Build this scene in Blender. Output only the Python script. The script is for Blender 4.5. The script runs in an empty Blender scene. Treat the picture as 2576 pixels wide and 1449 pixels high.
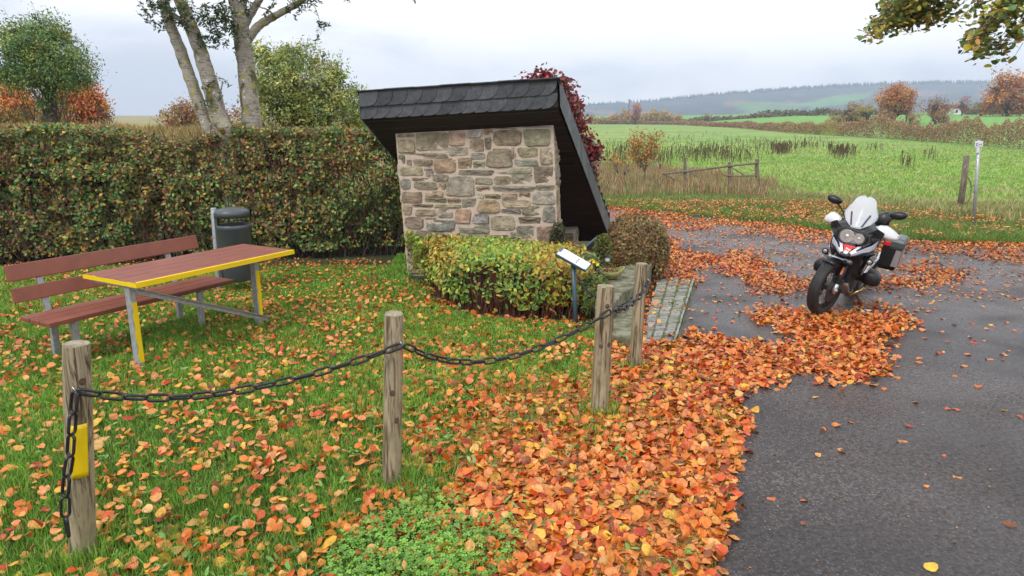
import bpy, math, random
import numpy as np
from mathutils import Vector, Matrix
random.seed(7); RNG = np.random.default_rng(7)
R = math.radians
sc = bpy.context.scene
COL = sc.collection

# ------------------------------------------------------------------ camera
F = 1740.; CH = 2.2; PITCH = R(13.7)
cam_d = bpy.data.cameras.new('camera'); cam = bpy.data.objects.new('camera', cam_d); COL.objects.link(cam)
cam_d.sensor_width = 36; cam_d.lens = 36*F/2576; cam_d.clip_start = .05; cam_d.clip_end = 9000
cam.location = (0, 0, CH); cam.rotation_euler = (R(90)-PITCH, 0, 0)
sc.camera = cam

# ------------------------------------------------------------------ world: overcast sky
SUN_EL, SUN_AZ = R(48), R(215)      # azimuth measured from +Y clockwise
w = bpy.data.worlds.new('World'); sc.world = w; w.use_nodes = True
nt = w.node_tree; nt.nodes.clear()
N = nt.nodes.new; L = nt.links.new
out = N('ShaderNodeOutputWorld'); bg1 = N('ShaderNodeBackground'); bg2 = N('ShaderNodeBackground'); mx = N('ShaderNodeMixShader')
sky = N('ShaderNodeTexSky'); sky.sky_type = 'NISHITA'; sky.sun_disc = False
sky.sun_elevation = SUN_EL; sky.sun_rotation = SUN_AZ
bg1.inputs[1].default_value = .1; L(sky.outputs[0], bg1.inputs[0])
tc = N('ShaderNodeTexCoord'); mp = N('ShaderNodeMapping'); mp.inputs['Scale'].default_value = (1., 1., 2.6)
mp.inputs['Rotation'].default_value = (0, R(4), 0)
L(tc.outputs['Generated'], mp.inputs[0])
n1 = N('ShaderNodeTexNoise'); n1.inputs['Scale'].default_value = 1.9; n1.inputs['Detail'].default_value = 6; n1.inputs['Roughness'].default_value = .48
n1.inputs['Distortion'].default_value = .5
L(mp.outputs[0], n1.inputs[0])
n9 = N('ShaderNodeTexNoise'); n9.inputs['Scale'].default_value = 6.5; n9.inputs['Detail'].default_value = 8; n9.inputs['Roughness'].default_value = .55; n9.inputs['Distortion'].default_value = .4; L(mp.outputs[0], n9.inputs[0])
sep = N('ShaderNodeSeparateXYZ'); L(tc.outputs['Generated'], sep.inputs[0])
# clouds are heavier to the left (west) and thin, bright to the right and near the horizon
def mth(op, a, b=None, clamp=False):
    m = N('ShaderNodeMath'); m.operation = op; m.use_clamp = clamp
    if op == 'MULTIPLY_ADD': m.inputs[2].default_value = 0
    for i, q in enumerate((a, b)):
        if q is None: continue
        if isinstance(q, (int, float)): m.inputs[i].default_value = q
        else: L(q, m.inputs[i])
    return m.outputs[0]
bias = mth('MULTIPLY', sep.outputs[0], .36)
hz_ = mth('MULTIPLY', mth('ABSOLUTE', mth('SUBTRACT', sep.outputs[2], .28)), -.35)
v = mth('ADD', mth('ADD', mth('MULTIPLY_ADD', n1.outputs[0], 1.75), bias), -.285)
v = mth('ADD', mth('SUBTRACT', v, mth('MULTIPLY', hz_, .4)), mth('MULTIPLY', mth('SUBTRACT', n9.outputs[0], .5), .55))
cr = N('ShaderNodeValToRGB'); L(v, cr.inputs[0])
els = cr.color_ramp.elements
els[0].position = .34; els[0].color = (.45, .465, .52, 1)
els[1].position = .74; els[1].color = (.74, .735, .755, 1)
e = els.new(.48); e.color = (.56, .575, .625, 1)
e = els.new(.6); e.color = (.69, .69, .715, 1)
L(cr.outputs[0], bg2.inputs[0]); bg2.inputs[1].default_value = 1.4
mx.inputs[0].default_value = .96
L(bg1.outputs[0], mx.inputs[1]); L(bg2.outputs[0], mx.inputs[2]); L(mx.outputs[0], out.inputs[0])

sl = bpy.data.lights.new('sun', 'SUN'); so = bpy.data.objects.new('sun', sl); COL.objects.link(so)
sl.energy = 1.5; sl.angle = R(14); sl.color = (1, .965, .91)
sd = Vector((math.sin(SUN_AZ)*math.cos(SUN_EL), math.cos(SUN_AZ)*math.cos(SUN_EL), math.sin(SUN_EL)))
so.rotation_euler = sd.to_track_quat('Z', 'Y').to_euler()
sc.view_settings.view_transform = 'Standard'; sc.view_settings.look = 'None'
sc.view_settings.exposure = .58; sc.view_settings.gamma = 1
sc.cycles.use_denoising = True
sc.cycles.max_bounces = 6; sc.cycles.transparent_max_bounces = 8; sc.cycles.volume_bounces = 0

# ------------------------------------------------------------------ picture <-> place helpers (design measurements)
cp, sp = math.cos(PITCH), math.sin(PITCH)
def G(px, py, z=0.):
    u = (px-1288)/F; v = (724.5-py)/F
    d = np.array([u, cp+v*sp, -sp+v*cp]); t = (z-CH)/d[2]
    return Vector((d[0]*t, d[1]*t, z))
def D(px, py, Y):
    u = (px-1288)/F; v = (724.5-py)/F
    d = np.array([u, cp+v*sp, -sp+v*cp])*Y/(cp+v*sp)
    return Vector((d[0], d[1], d[2]+CH))
def PX(P):
    P = np.asarray(P, float); z = P[:, 2]-CH
    d = P[:, 1]*cp - z*sp; vv = P[:, 1]*sp + z*cp
    d = np.where(d < .05, .05, d)
    return 1288+F*P[:, 0]/d, 724.5-F*vv/d
def inpoly(x, y, poly):
    r = np.zeros(len(x), bool); n = len(poly)
    for i in range(n):
        x1, y1 = poly[i][:2]; x2, y2 = poly[(i+1) % n][:2]
        if y1 == y2: continue
        c = ((y1 > y) != (y2 > y)) & (x < (x2-x1)*(y-y1)/(y2-y1)+x1)
        r ^= c
    return r
def edgedist(x, y, poly):
    d = np.full(len(x), 1e9); n = len(poly)
    for i in range(n):
        x1, y1 = poly[i][:2]; x2, y2 = poly[(i+1) % n][:2]
        dx, dy = x2-x1, y2-y1
        t = np.clip(((x-x1)*dx+(y-y1)*dy)/(dx*dx+dy*dy+1e-12), 0, 1)
        d = np.minimum(d, np.hypot(x-x1-t*dx, y-y1-t*dy))
    return d
def vnoise(x, y, s, seed=0):
    """smooth value noise 0..1"""
    x = x*s+seed*17.3+1000; y = y*s+seed*9.1+1000
    xi = np.floor(x).astype(np.int64); yi = np.floor(y).astype(np.int64); fx = x-xi; fy = y-yi
    fx = fx*fx*(3-2*fx); fy = fy*fy*(3-2*fy)
    def h(a, b):
        n = (a*374761393+b*668265263+seed*1442695) & 0x7fffffff
        n = ((n ^ (n >> 13))*1274126177) & 0x7fffffff
        return ((n ^ (n >> 16)) & 0xffff)/65535.
    return (h(xi, yi)*(1-fx)+h(xi+1, yi)*fx)*(1-fy)+(h(xi, yi+1)*(1-fx)+h(xi+1, yi+1)*fx)*fy

# ------------------------------------------------------------------ materials
def mat(name, col=(.5, .5, .5), rough=.6, metal=0, attr=False, var=.25, scale=6, stretch=(1, 1, 1), bump=0, bscale=None, trans=0,
        col2=None, lo=.35, hi=.65, detail=5, spec=None, coat=0, alpha=None, rvar=0):
    m = bpy.data.materials.new(name); m.use_nodes = True; t = m.node_tree
    b = t.nodes['Principled BSDF']; n = t.nodes.new; l = t.links.new
    b.inputs['Roughness'].default_value = rough; b.inputs['Metallic'].default_value = metal
    if spec is not None: b.inputs['Specular IOR Level'].default_value = spec
    if coat: b.inputs['Coat Weight'].default_value = coat; b.inputs['Coat Roughness'].default_value = .08
    tc = n('ShaderNodeTexCoord'); mp = n('ShaderNodeMapping'); mp.inputs['Scale'].default_value = stretch
    l(tc.outputs['Object'], mp.inputs[0])
    no = n('ShaderNodeTexNoise'); no.inputs['Scale'].default_value = scale; no.inputs['Detail'].default_value = detail
    no.inputs['Roughness'].default_value = .62; no.inputs['Distortion'].default_value = 1.1 if 'wood' in name or 'bark' in name else 0
    l(mp.outputs[0], no.inputs[0])
    r = n('ShaderNodeValToRGB'); l(no.outputs[0], r.inputs[0]); e = r.color_ramp.elements
    e[0].position = lo; e[1].position = hi
    mixn = n('ShaderNodeMix'); mixn.data_type = 'RGBA'
    if attr:
        e[0].color = (1-var,)*3+(1,); e[1].color = (1+var*.6,)*3+(1,)
        a = n('ShaderNodeAttribute'); a.attribute_name = 'Col'
        mixn.blend_type = 'MULTIPLY'; mixn.inputs[0].default_value = 1
        l(a.outputs[0], mixn.inputs[6]); l(r.outputs[0], mixn.inputs[7]); src = mixn.outputs[2]
    else:
        c2 = col2 or tuple(c*(1-var) for c in col)
        e[0].color = tuple(c2)+(1,); e[1].color = tuple(col)+(1,); src = r.outputs[0]
    l(src, b.inputs['Base Color'])
    if rvar:
        mr = n('ShaderNodeMapRange'); mr.inputs[3].default_value = rough-rvar; mr.inputs[4].default_value = rough+rvar
        n3 = n('ShaderNodeTexNoise'); n3.inputs['Scale'].default_value = 1.1; l(tc.outputs['Object'], n3.inputs[0])
        mr.inputs[1].default_value = .35; mr.inputs[2].default_value = .65
        l(n3.outputs[0], mr.inputs[0]); l(mr.outputs[0], b.inputs['Roughness'])
    if bump:
        bp = n('ShaderNodeBump'); bp.inputs['Strength'].default_value = bump; bp.inputs['Distance'].default_value = .02
        if bscale:
            n2 = n('ShaderNodeTexNoise'); n2.inputs['Scale'].default_value = bscale; n2.inputs['Detail'].default_value = 4
            l(mp.outputs[0], n2.inputs[0]); l(n2.outputs[0], bp.inputs['Height'])
        else: l(no.outputs[0], bp.inputs['Height'])
        l(bp.outputs[0], b.inputs['Normal'])
    if trans:
        ms = n('ShaderNodeMixShader'); tr = n('ShaderNodeBsdfTranslucent'); ms.inputs[0].default_value = trans
        l(src, tr.inputs[0]); l(b.outputs[0], ms.inputs[1]); l(tr.outputs[0], ms.inputs[2])
        l(ms.outputs[0], t.nodes['Material Output'].inputs[0])
    if alpha is not None: b.inputs['Alpha'].default_value = alpha
    m.diffuse_color = tuple(col)+(1,)
    return m
M = {}
M['leaf'] = mat('leaf_foliage', attr=True, rough=.5, var=.25, scale=30, trans=.25)
M['fallen'] = mat('leaf_fallen', attr=True, rough=.38, var=.28, scale=45, trans=.12, bump=.25, bscale=60)
M['grass'] = mat('grass_blades', attr=True, rough=.5, var=.2, scale=3, trans=.3)
M['stalk'] = mat('dry_stalks', attr=True, rough=.8, var=.2, scale=4, trans=.1)
M['stone'] = mat('rubble_stone', attr=True, rough=.85, var=.42, scale=11, bump=.8, bscale=26, detail=8)
M['mortar'] = mat('mortar', (.60, .485, .38), .95, var=.18, scale=20, bump=.5, bscale=70)
M['slate'] = mat('slate', attr=True, rough=.5, var=.35, scale=14, bump=.25, bscale=50)
M['darkwood'] = mat('dark_stained_boards', (.022, .011, .008), .6, var=.4, scale=3, stretch=(1, 12, 12), bump=.2)
M['wood'] = mat('weathered_post_wood', (.40, .33, .21), .85, col2=(.085, .052, .026), scale=5.5, stretch=(7, 7, .5), bump=.9, lo=.38, hi=.55, detail=9)
M['woodtop'] = mat('cut_wood_end', (.36, .31, .22), .9, col2=(.2, .16, .1), scale=22, bump=.4)
M['oldwood'] = mat('old_fence_wood', (.26, .21, .16), .9, col2=(.10, .08, .06), scale=6, stretch=(4, 4, .6), bump=.5)
M['chain'] = mat('black_chain_plastic', (.022, .022, .025), .32, var=.5, scale=30, bump=.1)
M['yellow'] = mat('yellow_tape', (.86, .60, .005), .42, var=.07, scale=9, bump=.08, bscale=120)
M['plank'] = mat('brown_recycled_plank', (.265, .082, .05), .5, var=.22, scale=5, stretch=(1, 1, 1), bump=.15, bscale=90, rvar=.1)
M['galv'] = mat('galvanised_steel', (.46, .48, .5), .45, .35, var=.3, scale=24, rvar=.08)
M['bin'] = mat('grey_bin_plastic', (.080, .096, .104), .4, var=.2, scale=5, bump=.05, bscale=80)
M['black'] = mat('black_plastic', (.012, .012, .013), .42, var=.3, scale=20)
M['rubber'] = mat('tyre_rubber', (.020, .020, .021), .62, var=.35, scale=18, bump=.2, bscale=60)
M['whitep'] = mat('white_paint', (.78, .79, .80), .3, var=.06, scale=8, coat=.4)
M['navy'] = mat('navy_paint', (.018, .032, .10), .28, var=.15, scale=8, coat=.6)
M['red'] = mat('red_paint', (.68, .02, .02), .3, var=.08, scale=8, coat=.4)
M['gloss'] = mat('gloss_black_paint', (.012, .014, .016), .18, var=.2, scale=8, coat=.6)
M['alu'] = mat('brushed_aluminium', (.55, .56, .57), .34, .8, var=.15, scale=30, stretch=(1, 1, 9))
M['steel'] = mat('bright_steel', (.62, .61, .59), .22, .9, var=.2, scale=20)
M['gold'] = mat('bronze_pipe', (.42, .29, .12), .25, .9, var=.3, scale=20)
M['darkmetal'] = mat('dark_grey_metal', (.05, .052, .055), .4, .5, var=.2, scale=20)
M['orange'] = mat('orange_reflector', (.8, .13, .01), .3, var=.1, scale=20)
M['asphalt'] = mat('asphalt', (.090, .074, .067), .36, col2=(.018, .016, .017), scale=38, bump=.5, bscale=110, lo=.38, hi=.66, detail=6, rvar=.2)
M['cobble'] = mat('granite_setts', attr=True, rough=.75, var=.3, scale=30, bump=.5, bscale=50)
M['moss'] = mat('mossy_concrete', (.23, .22, .15), .9, col2=(.085, .095, .045), scale=9, bump=.5, bscale=30, lo=.4, hi=.6)
M['bark'] = mat('lichen_bark', (.40, .36, .30), .9, col2=(.14, .118, .09), scale=6, stretch=(1.6, 1.6, 5), bump=1, bscale=16, lo=.34, hi=.50, detail=9)
M['twig'] = mat('brown_twigs', attr=True, rough=.85, var=.3, scale=12)
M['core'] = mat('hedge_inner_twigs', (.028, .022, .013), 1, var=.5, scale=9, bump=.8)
M['bowl'] = mat('glazed_stone_bowl', (.36, .34, .13), .35, col2=(.13, .16, .04), scale=12, bump=.1)
M['signblue'] = mat('blue_grey_powder_coat', (.045, .085, .115), .4, var=.15, scale=10)
M['signwhite'] = mat('sign_print_white', (.80, .82, .86), .3, var=.03, scale=10)
M['print'] = mat('sign_print_ink', (.13, .15, .26), .5, var=.2, scale=40)
M['faint'] = mat('sign_print_pale', (.62, .64, .68), .5, var=.05, scale=40)
M['wallwhite'] = mat('white_render', (.75, .75, .73), .8, var=.05)
M['flower'] = mat('yellow_petals', (.85, .68, .01), .6, var=.1, scale=60)

# moss and yellow lichen spots added to bark
M['lamp_reflector'] = mat('lamp_reflector', (.85, .86, .88), .18, .9, var=.2, scale=40)
def add_lichen():
    t = M['bark'].node_tree; b = t.nodes['Principled BSDF']
    src = b.inputs['Base Color'].links[0].from_socket
    tcn = [n for n in t.nodes if n.type == 'TEX_COORD'][0]
    def layer(src, scale, lo, hi, col):
        no = t.nodes.new('ShaderNodeTexNoise'); no.inputs['Scale'].default_value = scale; no.inputs['Detail'].default_value = 6
        no.inputs['Distortion'].default_value = .8
        t.links.new(tcn.outputs['Object'], no.inputs[0])
        r = t.nodes.new('ShaderNodeValToRGB'); r.color_ramp.elements[0].position = lo; r.color_ramp.elements[1].position = hi
        t.links.new(no.outputs[0], r.inputs[0])
        mi = t.nodes.new('ShaderNodeMix'); mi.data_type = 'RGBA'; t.links.new(r.outputs[0], mi.inputs[0])
        t.links.new(src, mi.inputs[6]); mi.inputs[7].default_value = tuple(col)+(1,)
        return mi.outputs[2]
    s = layer(src, 3.1, .53, .61, (.12, .115, .045))
    s = layer(s, 9.5, .60, .64, (.40, .36, .05))
    s = layer(s, 14, .63, .67, (.62, .62, .56))
    t.links.new(s, b.inputs['Base Color'])
add_lichen()

def add_algae():
    t = M['wood'].node_tree; b = t.nodes['Principled BSDF']; src = b.inputs['Base Color'].links[0].from_socket
    tcn = [n for n in t.nodes if n.type == 'TEX_COORD'][0]; n = t.nodes.new; l = t.links.new
    sx = n('ShaderNodeSeparateXYZ'); l(tcn.outputs['Object'], sx.inputs[0]); mr = n('ShaderNodeMapRange'); mr.inputs[1].default_value = .0; mr.inputs[2].default_value = .55; mr.inputs[3].default_value = .75; mr.inputs[4].default_value = .06; l(sx.outputs[2], mr.inputs[0])
    no = n('ShaderNodeTexNoise'); no.inputs['Scale'].default_value = 7; no.inputs['Detail'].default_value = 6; l(tcn.outputs['Object'], no.inputs[0]); r = n('ShaderNodeValToRGB'); r.color_ramp.elements[0].position = .38; r.color_ramp.elements[1].position = .6; l(no.outputs[0], r.inputs[0])
    mu = n('ShaderNodeMath'); mu.operation = 'MULTIPLY'; l(mr.outputs[0], mu.inputs[0]); l(r.outputs[0], mu.inputs[1]); mi = n('ShaderNodeMix'); mi.data_type = 'RGBA'; l(mu.outputs[0], mi.inputs[0]); l(src, mi.inputs[6]); mi.inputs[7].default_value = (.15, .155, .06, 1); l(mi.outputs[2], b.inputs['Base Color'])
add_algae()
M['knot'] = mat('wood_knot', (.16, .10, .06), .9, col2=(.07, .04, .025), scale=60, bump=.4)

# ------------------------------------------------------------------ mesh helpers
class MB:
    def __init__(s): s.v = []; s.f = []; s.c = []; s.col = (1, 1, 1)
    def add(s, vs, fs):
        o = len(s.v); s.v += [tuple(p) for p in vs]; s.f += [tuple(i+o for i in f) for f in fs]; s.c += [s.col]*len(vs); return s
    def box(s, c, d, rot=None, taper=1):
        hx, hy, hz = d[0]/2, d[1]/2, d[2]/2; vs = []
        for z in (-1, 1):
            k = taper if z > 0 else 1
            for x, y in ((-1, -1), (1, -1), (1, 1), (-1, 1)): vs.append(Vector((x*hx*k, y*hy*k, z*hz)))
        if rot is not None: vs = [rot @ p for p in vs]
        c = Vector(c)
        return s.add([p+c for p in vs], [(0, 3, 2, 1), (4, 5, 6, 7), (0, 1, 5, 4), (1, 2, 6, 5), (2, 3, 7, 6), (3, 0, 4, 7)])
    def bar(s, a, b, wd, th, up=(0, 0, 1)):
        a = Vector(a); b = Vector(b); y = (b-a).normalized(); x = y.cross(Vector(up))
        x = x.normalized() if x.length > 1e-4 else Vector((1, 0, 0)); z = x.cross(y)
        m = Matrix((x, y, z)).transposed()
        return s.box((a+b)/2, (wd, (b-a).length, th), m)
    def loft(s, rings, cap=True, close=True):
        n = len(rings[0]); vs = [p for r in rings for p in r]; fs = []
        for i in range(len(rings)-1):
            for j in range(n if close else n-1):
                k = (j+1) % n; fs.append((i*n+j, i*n+k, (i+1)*n+k, (i+1)*n+j))
        if cap and close: fs.append(tuple(range(n-1, -1, -1))); fs.append(tuple((len(rings)-1)*n+j for j in range(n)))
        return s.add(vs, fs)
    def tube(s, pts, r, n=8, cap=True, jit=0, flat=1):
        pts = [Vector(p) for p in pts]; rs = r if isinstance(r, (list, tuple)) else [r]*len(pts); rings = []
        t = (pts[1]-pts[0]).normalized(); x = t.orthogonal().normalized()
        for i, p in enumerate(pts):
            t = (pts[min(i+1, len(pts)-1)]-pts[max(i-1, 0)]).normalized()
            x = (x-t*x.dot(t)).normalized(); y = t.cross(x)
            rings.append([p+(x*math.cos(a)+y*math.sin(a)*flat)*rs[i]*(1+random.uniform(-jit, jit)) for a in [2*math.pi*k/n for k in range(n)]])
        return s.loft(rings, cap)
    def lathe(s, prof, n=24, m=None, cap=True):
        rings = []
        for r, h in prof:
            ring = [Vector((r*math.cos(2*math.pi*k/n), r*math.sin(2*math.pi*k/n), h)) for k in range(n)]
            rings.append([m @ p for p in ring] if m else ring)
        return s.loft(rings, cap)
    def prism(s, pts, ext):
        """pts: 3D polygon, ext: extrusion vector"""
        ext = Vector(ext); pts = [Vector(p) for p in pts]; n = len(pts)
        fs = [tuple(range(n-1, -1, -1)), tuple(range(n, 2*n))]+[(i, (i+1) % n, n+(i+1) % n, n+i) for i in range(n)]
        return s.add(pts+[p+ext for p in pts], fs)
    def ico(s, c, r, sub=1, sc=(1, 1, 1), jit=0):
        import bmesh
        bm = bmesh.new(); bmesh.ops.create_icosphere(bm, subdivisions=sub, radius=1)
        vs = [Vector((v.co.x*sc[0], v.co.y*sc[1], v.co.z*sc[2]))*r*(1+random.uniform(-jit, jit))+Vector(c) for v in bm.verts]
        fs = [tuple(v.index for v in f.verts) for f in bm.faces]; bm.free()
        return s.add(vs, fs)
    def build(s, name, m, parent=None, smooth=False, bevel=0, colors=False, sub=0, M4=None):
        me = bpy.data.meshes.new(name)
        vs = [M4 @ Vector(p) for p in s.v] if M4 is not None else s.v
        me.from_pydata(vs, [], s.f)
        import bmesh
        bm = bmesh.new(); bm.from_mesh(me); bmesh.ops.recalc_face_normals(bm, faces=bm.faces); bm.to_mesh(me); bm.free()
        if colors:
            a = me.color_attributes.new('Col', 'FLOAT_COLOR', 'POINT')
            a.data.foreach_set('color', np.c_[np.array(s.c, float), np.ones(len(s.c))].ravel().astype(np.float32))
        return link(name, me, m, parent, smooth, bevel, sub)
def link(name, me, m, parent=None, smooth=False, bevel=0, sub=0):
    if smooth: me.polygons.foreach_set('use_smooth', [True]*len(me.polygons))
    for q in (m if isinstance(m, (list, tuple)) else [m]): me.materials.append(M[q] if isinstance(q, str) else q)
    o = bpy.data.objects.new(name, me); COL.objects.link(o)
    if parent: o.parent = parent
    if bevel:
        b = o.modifiers.new('bevel', 'BEVEL'); b.width = bevel; b.segments = 2; b.limit_method = 'ANGLE'; b.angle_limit = R(35)
    if sub:
        b = o.modifiers.new('sub', 'SUBSURF'); b.levels = b.render_levels = sub
    return o
def tag(o, label=None, cat=None, group=None, kind=None):
    if label: o['label'] = label
    if cat: o['category'] = cat
    if group: o['group'] = group
    if kind: o['kind'] = kind
    return o
def thing(name, loc, label, cat, group=None, rot=(0, 0, 0), kind=None):
    o = bpy.data.objects.new(name, None); COL.objects.link(o); o.location = loc; o.rotation_euler = rot
    o.empty_display_size = .1
    return tag(o, label, cat, group, kind)

def npmesh(name, V, T, C, m, parent=None):
    """V (n,3), T (k,3) triangles, C (n,3) colours"""
    me = bpy.data.meshes.new(name); V = np.ascontiguousarray(V, np.float32); T = np.ascontiguousarray(T, np.int32)
    me.vertices.add(len(V)); me.vertices.foreach_set('co', V.ravel())
    me.loops.add(T.size); me.loops.foreach_set('vertex_index', T.ravel())
    me.polygons.add(len(T)); me.polygons.foreach_set('loop_start', np.arange(0, T.size, 3, dtype=np.int32))
    try: me.polygons.foreach_set('loop_total', np.full(len(T), 3, np.int32))
    except Exception: pass
    me.update(calc_edges=True)
    if C is not None:
        a = me.color_attributes.new('Col', 'FLOAT_COLOR', 'POINT')
        a.data.foreach_set('color', np.c_[C, np.ones(len(C))].astype(np.float32).ravel())
    return link(name, me, m, parent)

# leaf templates (x across, y along, z up), triangles
def T_fold():
    return np.array([(0, 0, 0), (.32, .45, .12), (0, 1, 0), (-.32, .45, .12)], float), np.array([(0, 1, 2), (0, 2, 3)])
def T_oval():
    v = [(0, 0, 0), (.18, .3, .05), (.17, .65, .05), (0, 1, -.04), (-.17, .65, .05), (-.18, .3, .05)]
    return np.array(v, float), np.array([(0, 1, 2), (0, 2, 3), (0, 3, 4), (0, 4, 5)])
def T_full():
    ts = [0, .06, .28, .6, .87, 1]; ws = [0, .26, .45, .45, .25, 0]
    v = [(0, t, 0) for t in ts]; l = []; r = []
    for t, wd in list(zip(ts, ws))[1:-1]: r.append(len(v)); v.append((wd, t, 0)); l.append(len(v)); v.append((-wd, t, 0))
    f = []
    for side, q in ((r, 0), (l, 1)):
        f.append((0, side[0], 1))
        for i in range(3): f += [(i+1, side[i], side[i+1]), (i+1, side[i+1], i+2)]
        f.append((4, side[3], 5))
        if q == 0: f = [t[::-1] for t in f]
    return np.array(v, float), np.array(f)
def T_round():
    v = [(0, .0, 0), (.3, .15, .03), (.42, .5, .06), (.25, .88, .02), (0, 1, 0), (-.25, .88, .02), (-.42, .5, .06), (-.3, .15, .03), (0, .5, 0)]
    return np.array(v, float), np.array([(8, i, (i+1) % 8) for i in range(8)])

def frames(N, up, spread, rng=RNG):
    """random rotation matrices whose z axis is near `up` (N,3)"""
    z = up+rng.normal(0, spread, (N, 3)); z /= np.linalg.norm(z, axis=1, keepdims=True)+1e-9
    a = rng.normal(0, 1, (N, 3)); y = a-(a*z).sum(1, keepdims=True)*z; y /= np.linalg.norm(y, axis=1, keepdims=True)+1e-9
    x = np.cross(y, z)
    return np.stack([x, y, z], 2)
def scatter(name, P, Rm, S, C, tpl, m, parent=None, curl=0, cvar=.0, rng=RNG):
    v, f = tpl; n = len(P); k = len(v)
    X = np.repeat(v[None], n, 0)
    if curl:
        c1 = rng.normal(-.15, .55, (n, 1))*curl; c2 = rng.normal(-.45, .5, (n, 1))*curl; tw = rng.normal(0, .5, (n, 1))*curl
        am = rng.uniform(.15, 1.25, (n, 1)); c1 = c1*am; c2 = c2*am; wv = rng.uniform(.70, 1.12, (n, 1)); X[:, :, 0] *= wv; X[:, :, :2] += rng.normal(0, .022, (n, k, 2))
        x = X[:, :, 0]; y = X[:, :, 1]-.45
        X[:, :, 2] += c1*x*x*2.2+c2*y*y*1.2+tw*x*y+rng.normal(0, .035*curl, (n, k))
        X[:, :, 1] -= .3*np.abs(c2)*y*np.abs(y)
    X = np.einsum('nij,nkj->nki', Rm, X*np.asarray(S).reshape(n, 1, 1))+P[:, None, :]
    T = (f[None]+(np.arange(n)*k)[:, None, None]).reshape(-1, 3)
    CC = np.repeat(C[:, None, :], k, 1)
    if cvar: CC = CC*(1+rng.normal(0, cvar, (n, k, 1)))
    return npmesh(name, X.reshape(-1, 3), T, np.clip(CC.reshape(-1, 3), 0, 1), m, parent)
def palette(n, pal, wts, var=.15, rng=RNG):
    wts = np.array(wts, float); wts /= wts.sum()
    c = np.array(pal, float)[rng.choice(len(pal), n, p=wts)]
    return np.clip(c*(1+rng.normal(0, var, (n, 1)))*(1+rng.normal(0, var*.35, (n, 3))), .003, .95)

def twigs(name, starts, ends, r0, r1, col, m='twig', parent=None, bend=.1, rng=RNG, seg=3):
    """thin 3-sided curved twigs"""
    n = len(starts); S = np.asarray(starts, float); E_ = np.asarray(ends, float); k = seg+1
    t = np.linspace(0, 1, k); B = rng.normal(0, bend, (n, 3))*np.linalg.norm(E_-S, axis=1, keepdims=True)
    pts = S[:, None]+(E_-S)[:, None]*t[None, :, None]+B[:, None]*(4*t*(1-t))[None, :, None]
    rr = (r0+(r1-r0)*t)[None, :, None, None]
    d = E_-S; d /= np.linalg.norm(d, axis=1, keepdims=True)+1e-9
    a = np.cross(d, rng.normal(0, 1, (n, 3))); a /= np.linalg.norm(a, axis=1, keepdims=True)+1e-9; b = np.cross(d, a)
    ang = np.array([0, 2.094, 4.189])
    off = a[:, None, None]*np.cos(ang)[None, None, :, None]+b[:, None, None]*np.sin(ang)[None, None, :, None]
    V = pts[:, :, None]+off*rr
    base = (np.arange(n)*k*3)[:, None]; T = []
    for i in range(seg):
        for j in range(3):
            q = (j+1) % 3; a0, a1, b0, b1 = i*3+j, i*3+q, (i+1)*3+j, (i+1)*3+q
            T.append(np.array([[a0, a1, b1]])+base); T.append(np.array([[a0, b1, b0]])+base)
    C = np.repeat(palette(n, [col], [1], .25)[:, None], k*3, 1)
    return npmesh(name, V.reshape(-1, 3), np.concatenate(T), C.reshape(-1, 3), m, parent)

def clump_points(blobs, n, ncl, spread, rng=RNG, shell=.55):
    """leaf clumps spread through ellipsoids: blobs [(centre, radii)]"""
    vol = np.array([r[0]*r[1]*r[2] for c, r in blobs])**.67; vol /= vol.sum()
    cl = []; nr = []
    for i in rng.choice(len(blobs), ncl, p=vol):
        c, r = blobs[i]; d = rng.normal(0, 1, 3); d /= np.linalg.norm(d)
        q = rng.uniform(shell, 1)**.7*(1+rng.normal(0, .05)); cl.append(np.array(c)+d*np.array(r)*q); nr.append(d)
    cl = np.array(cl); nr = np.array(nr); idx = rng.integers(0, ncl, n)
    sz = rng.uniform(.5, 1.3, ncl)*spread
    P = cl[idx]+rng.normal(0, 1, (n, 3))*sz[idx, None]*np.array([1, 1, .8])
    return P, nr[idx], idx

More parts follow.
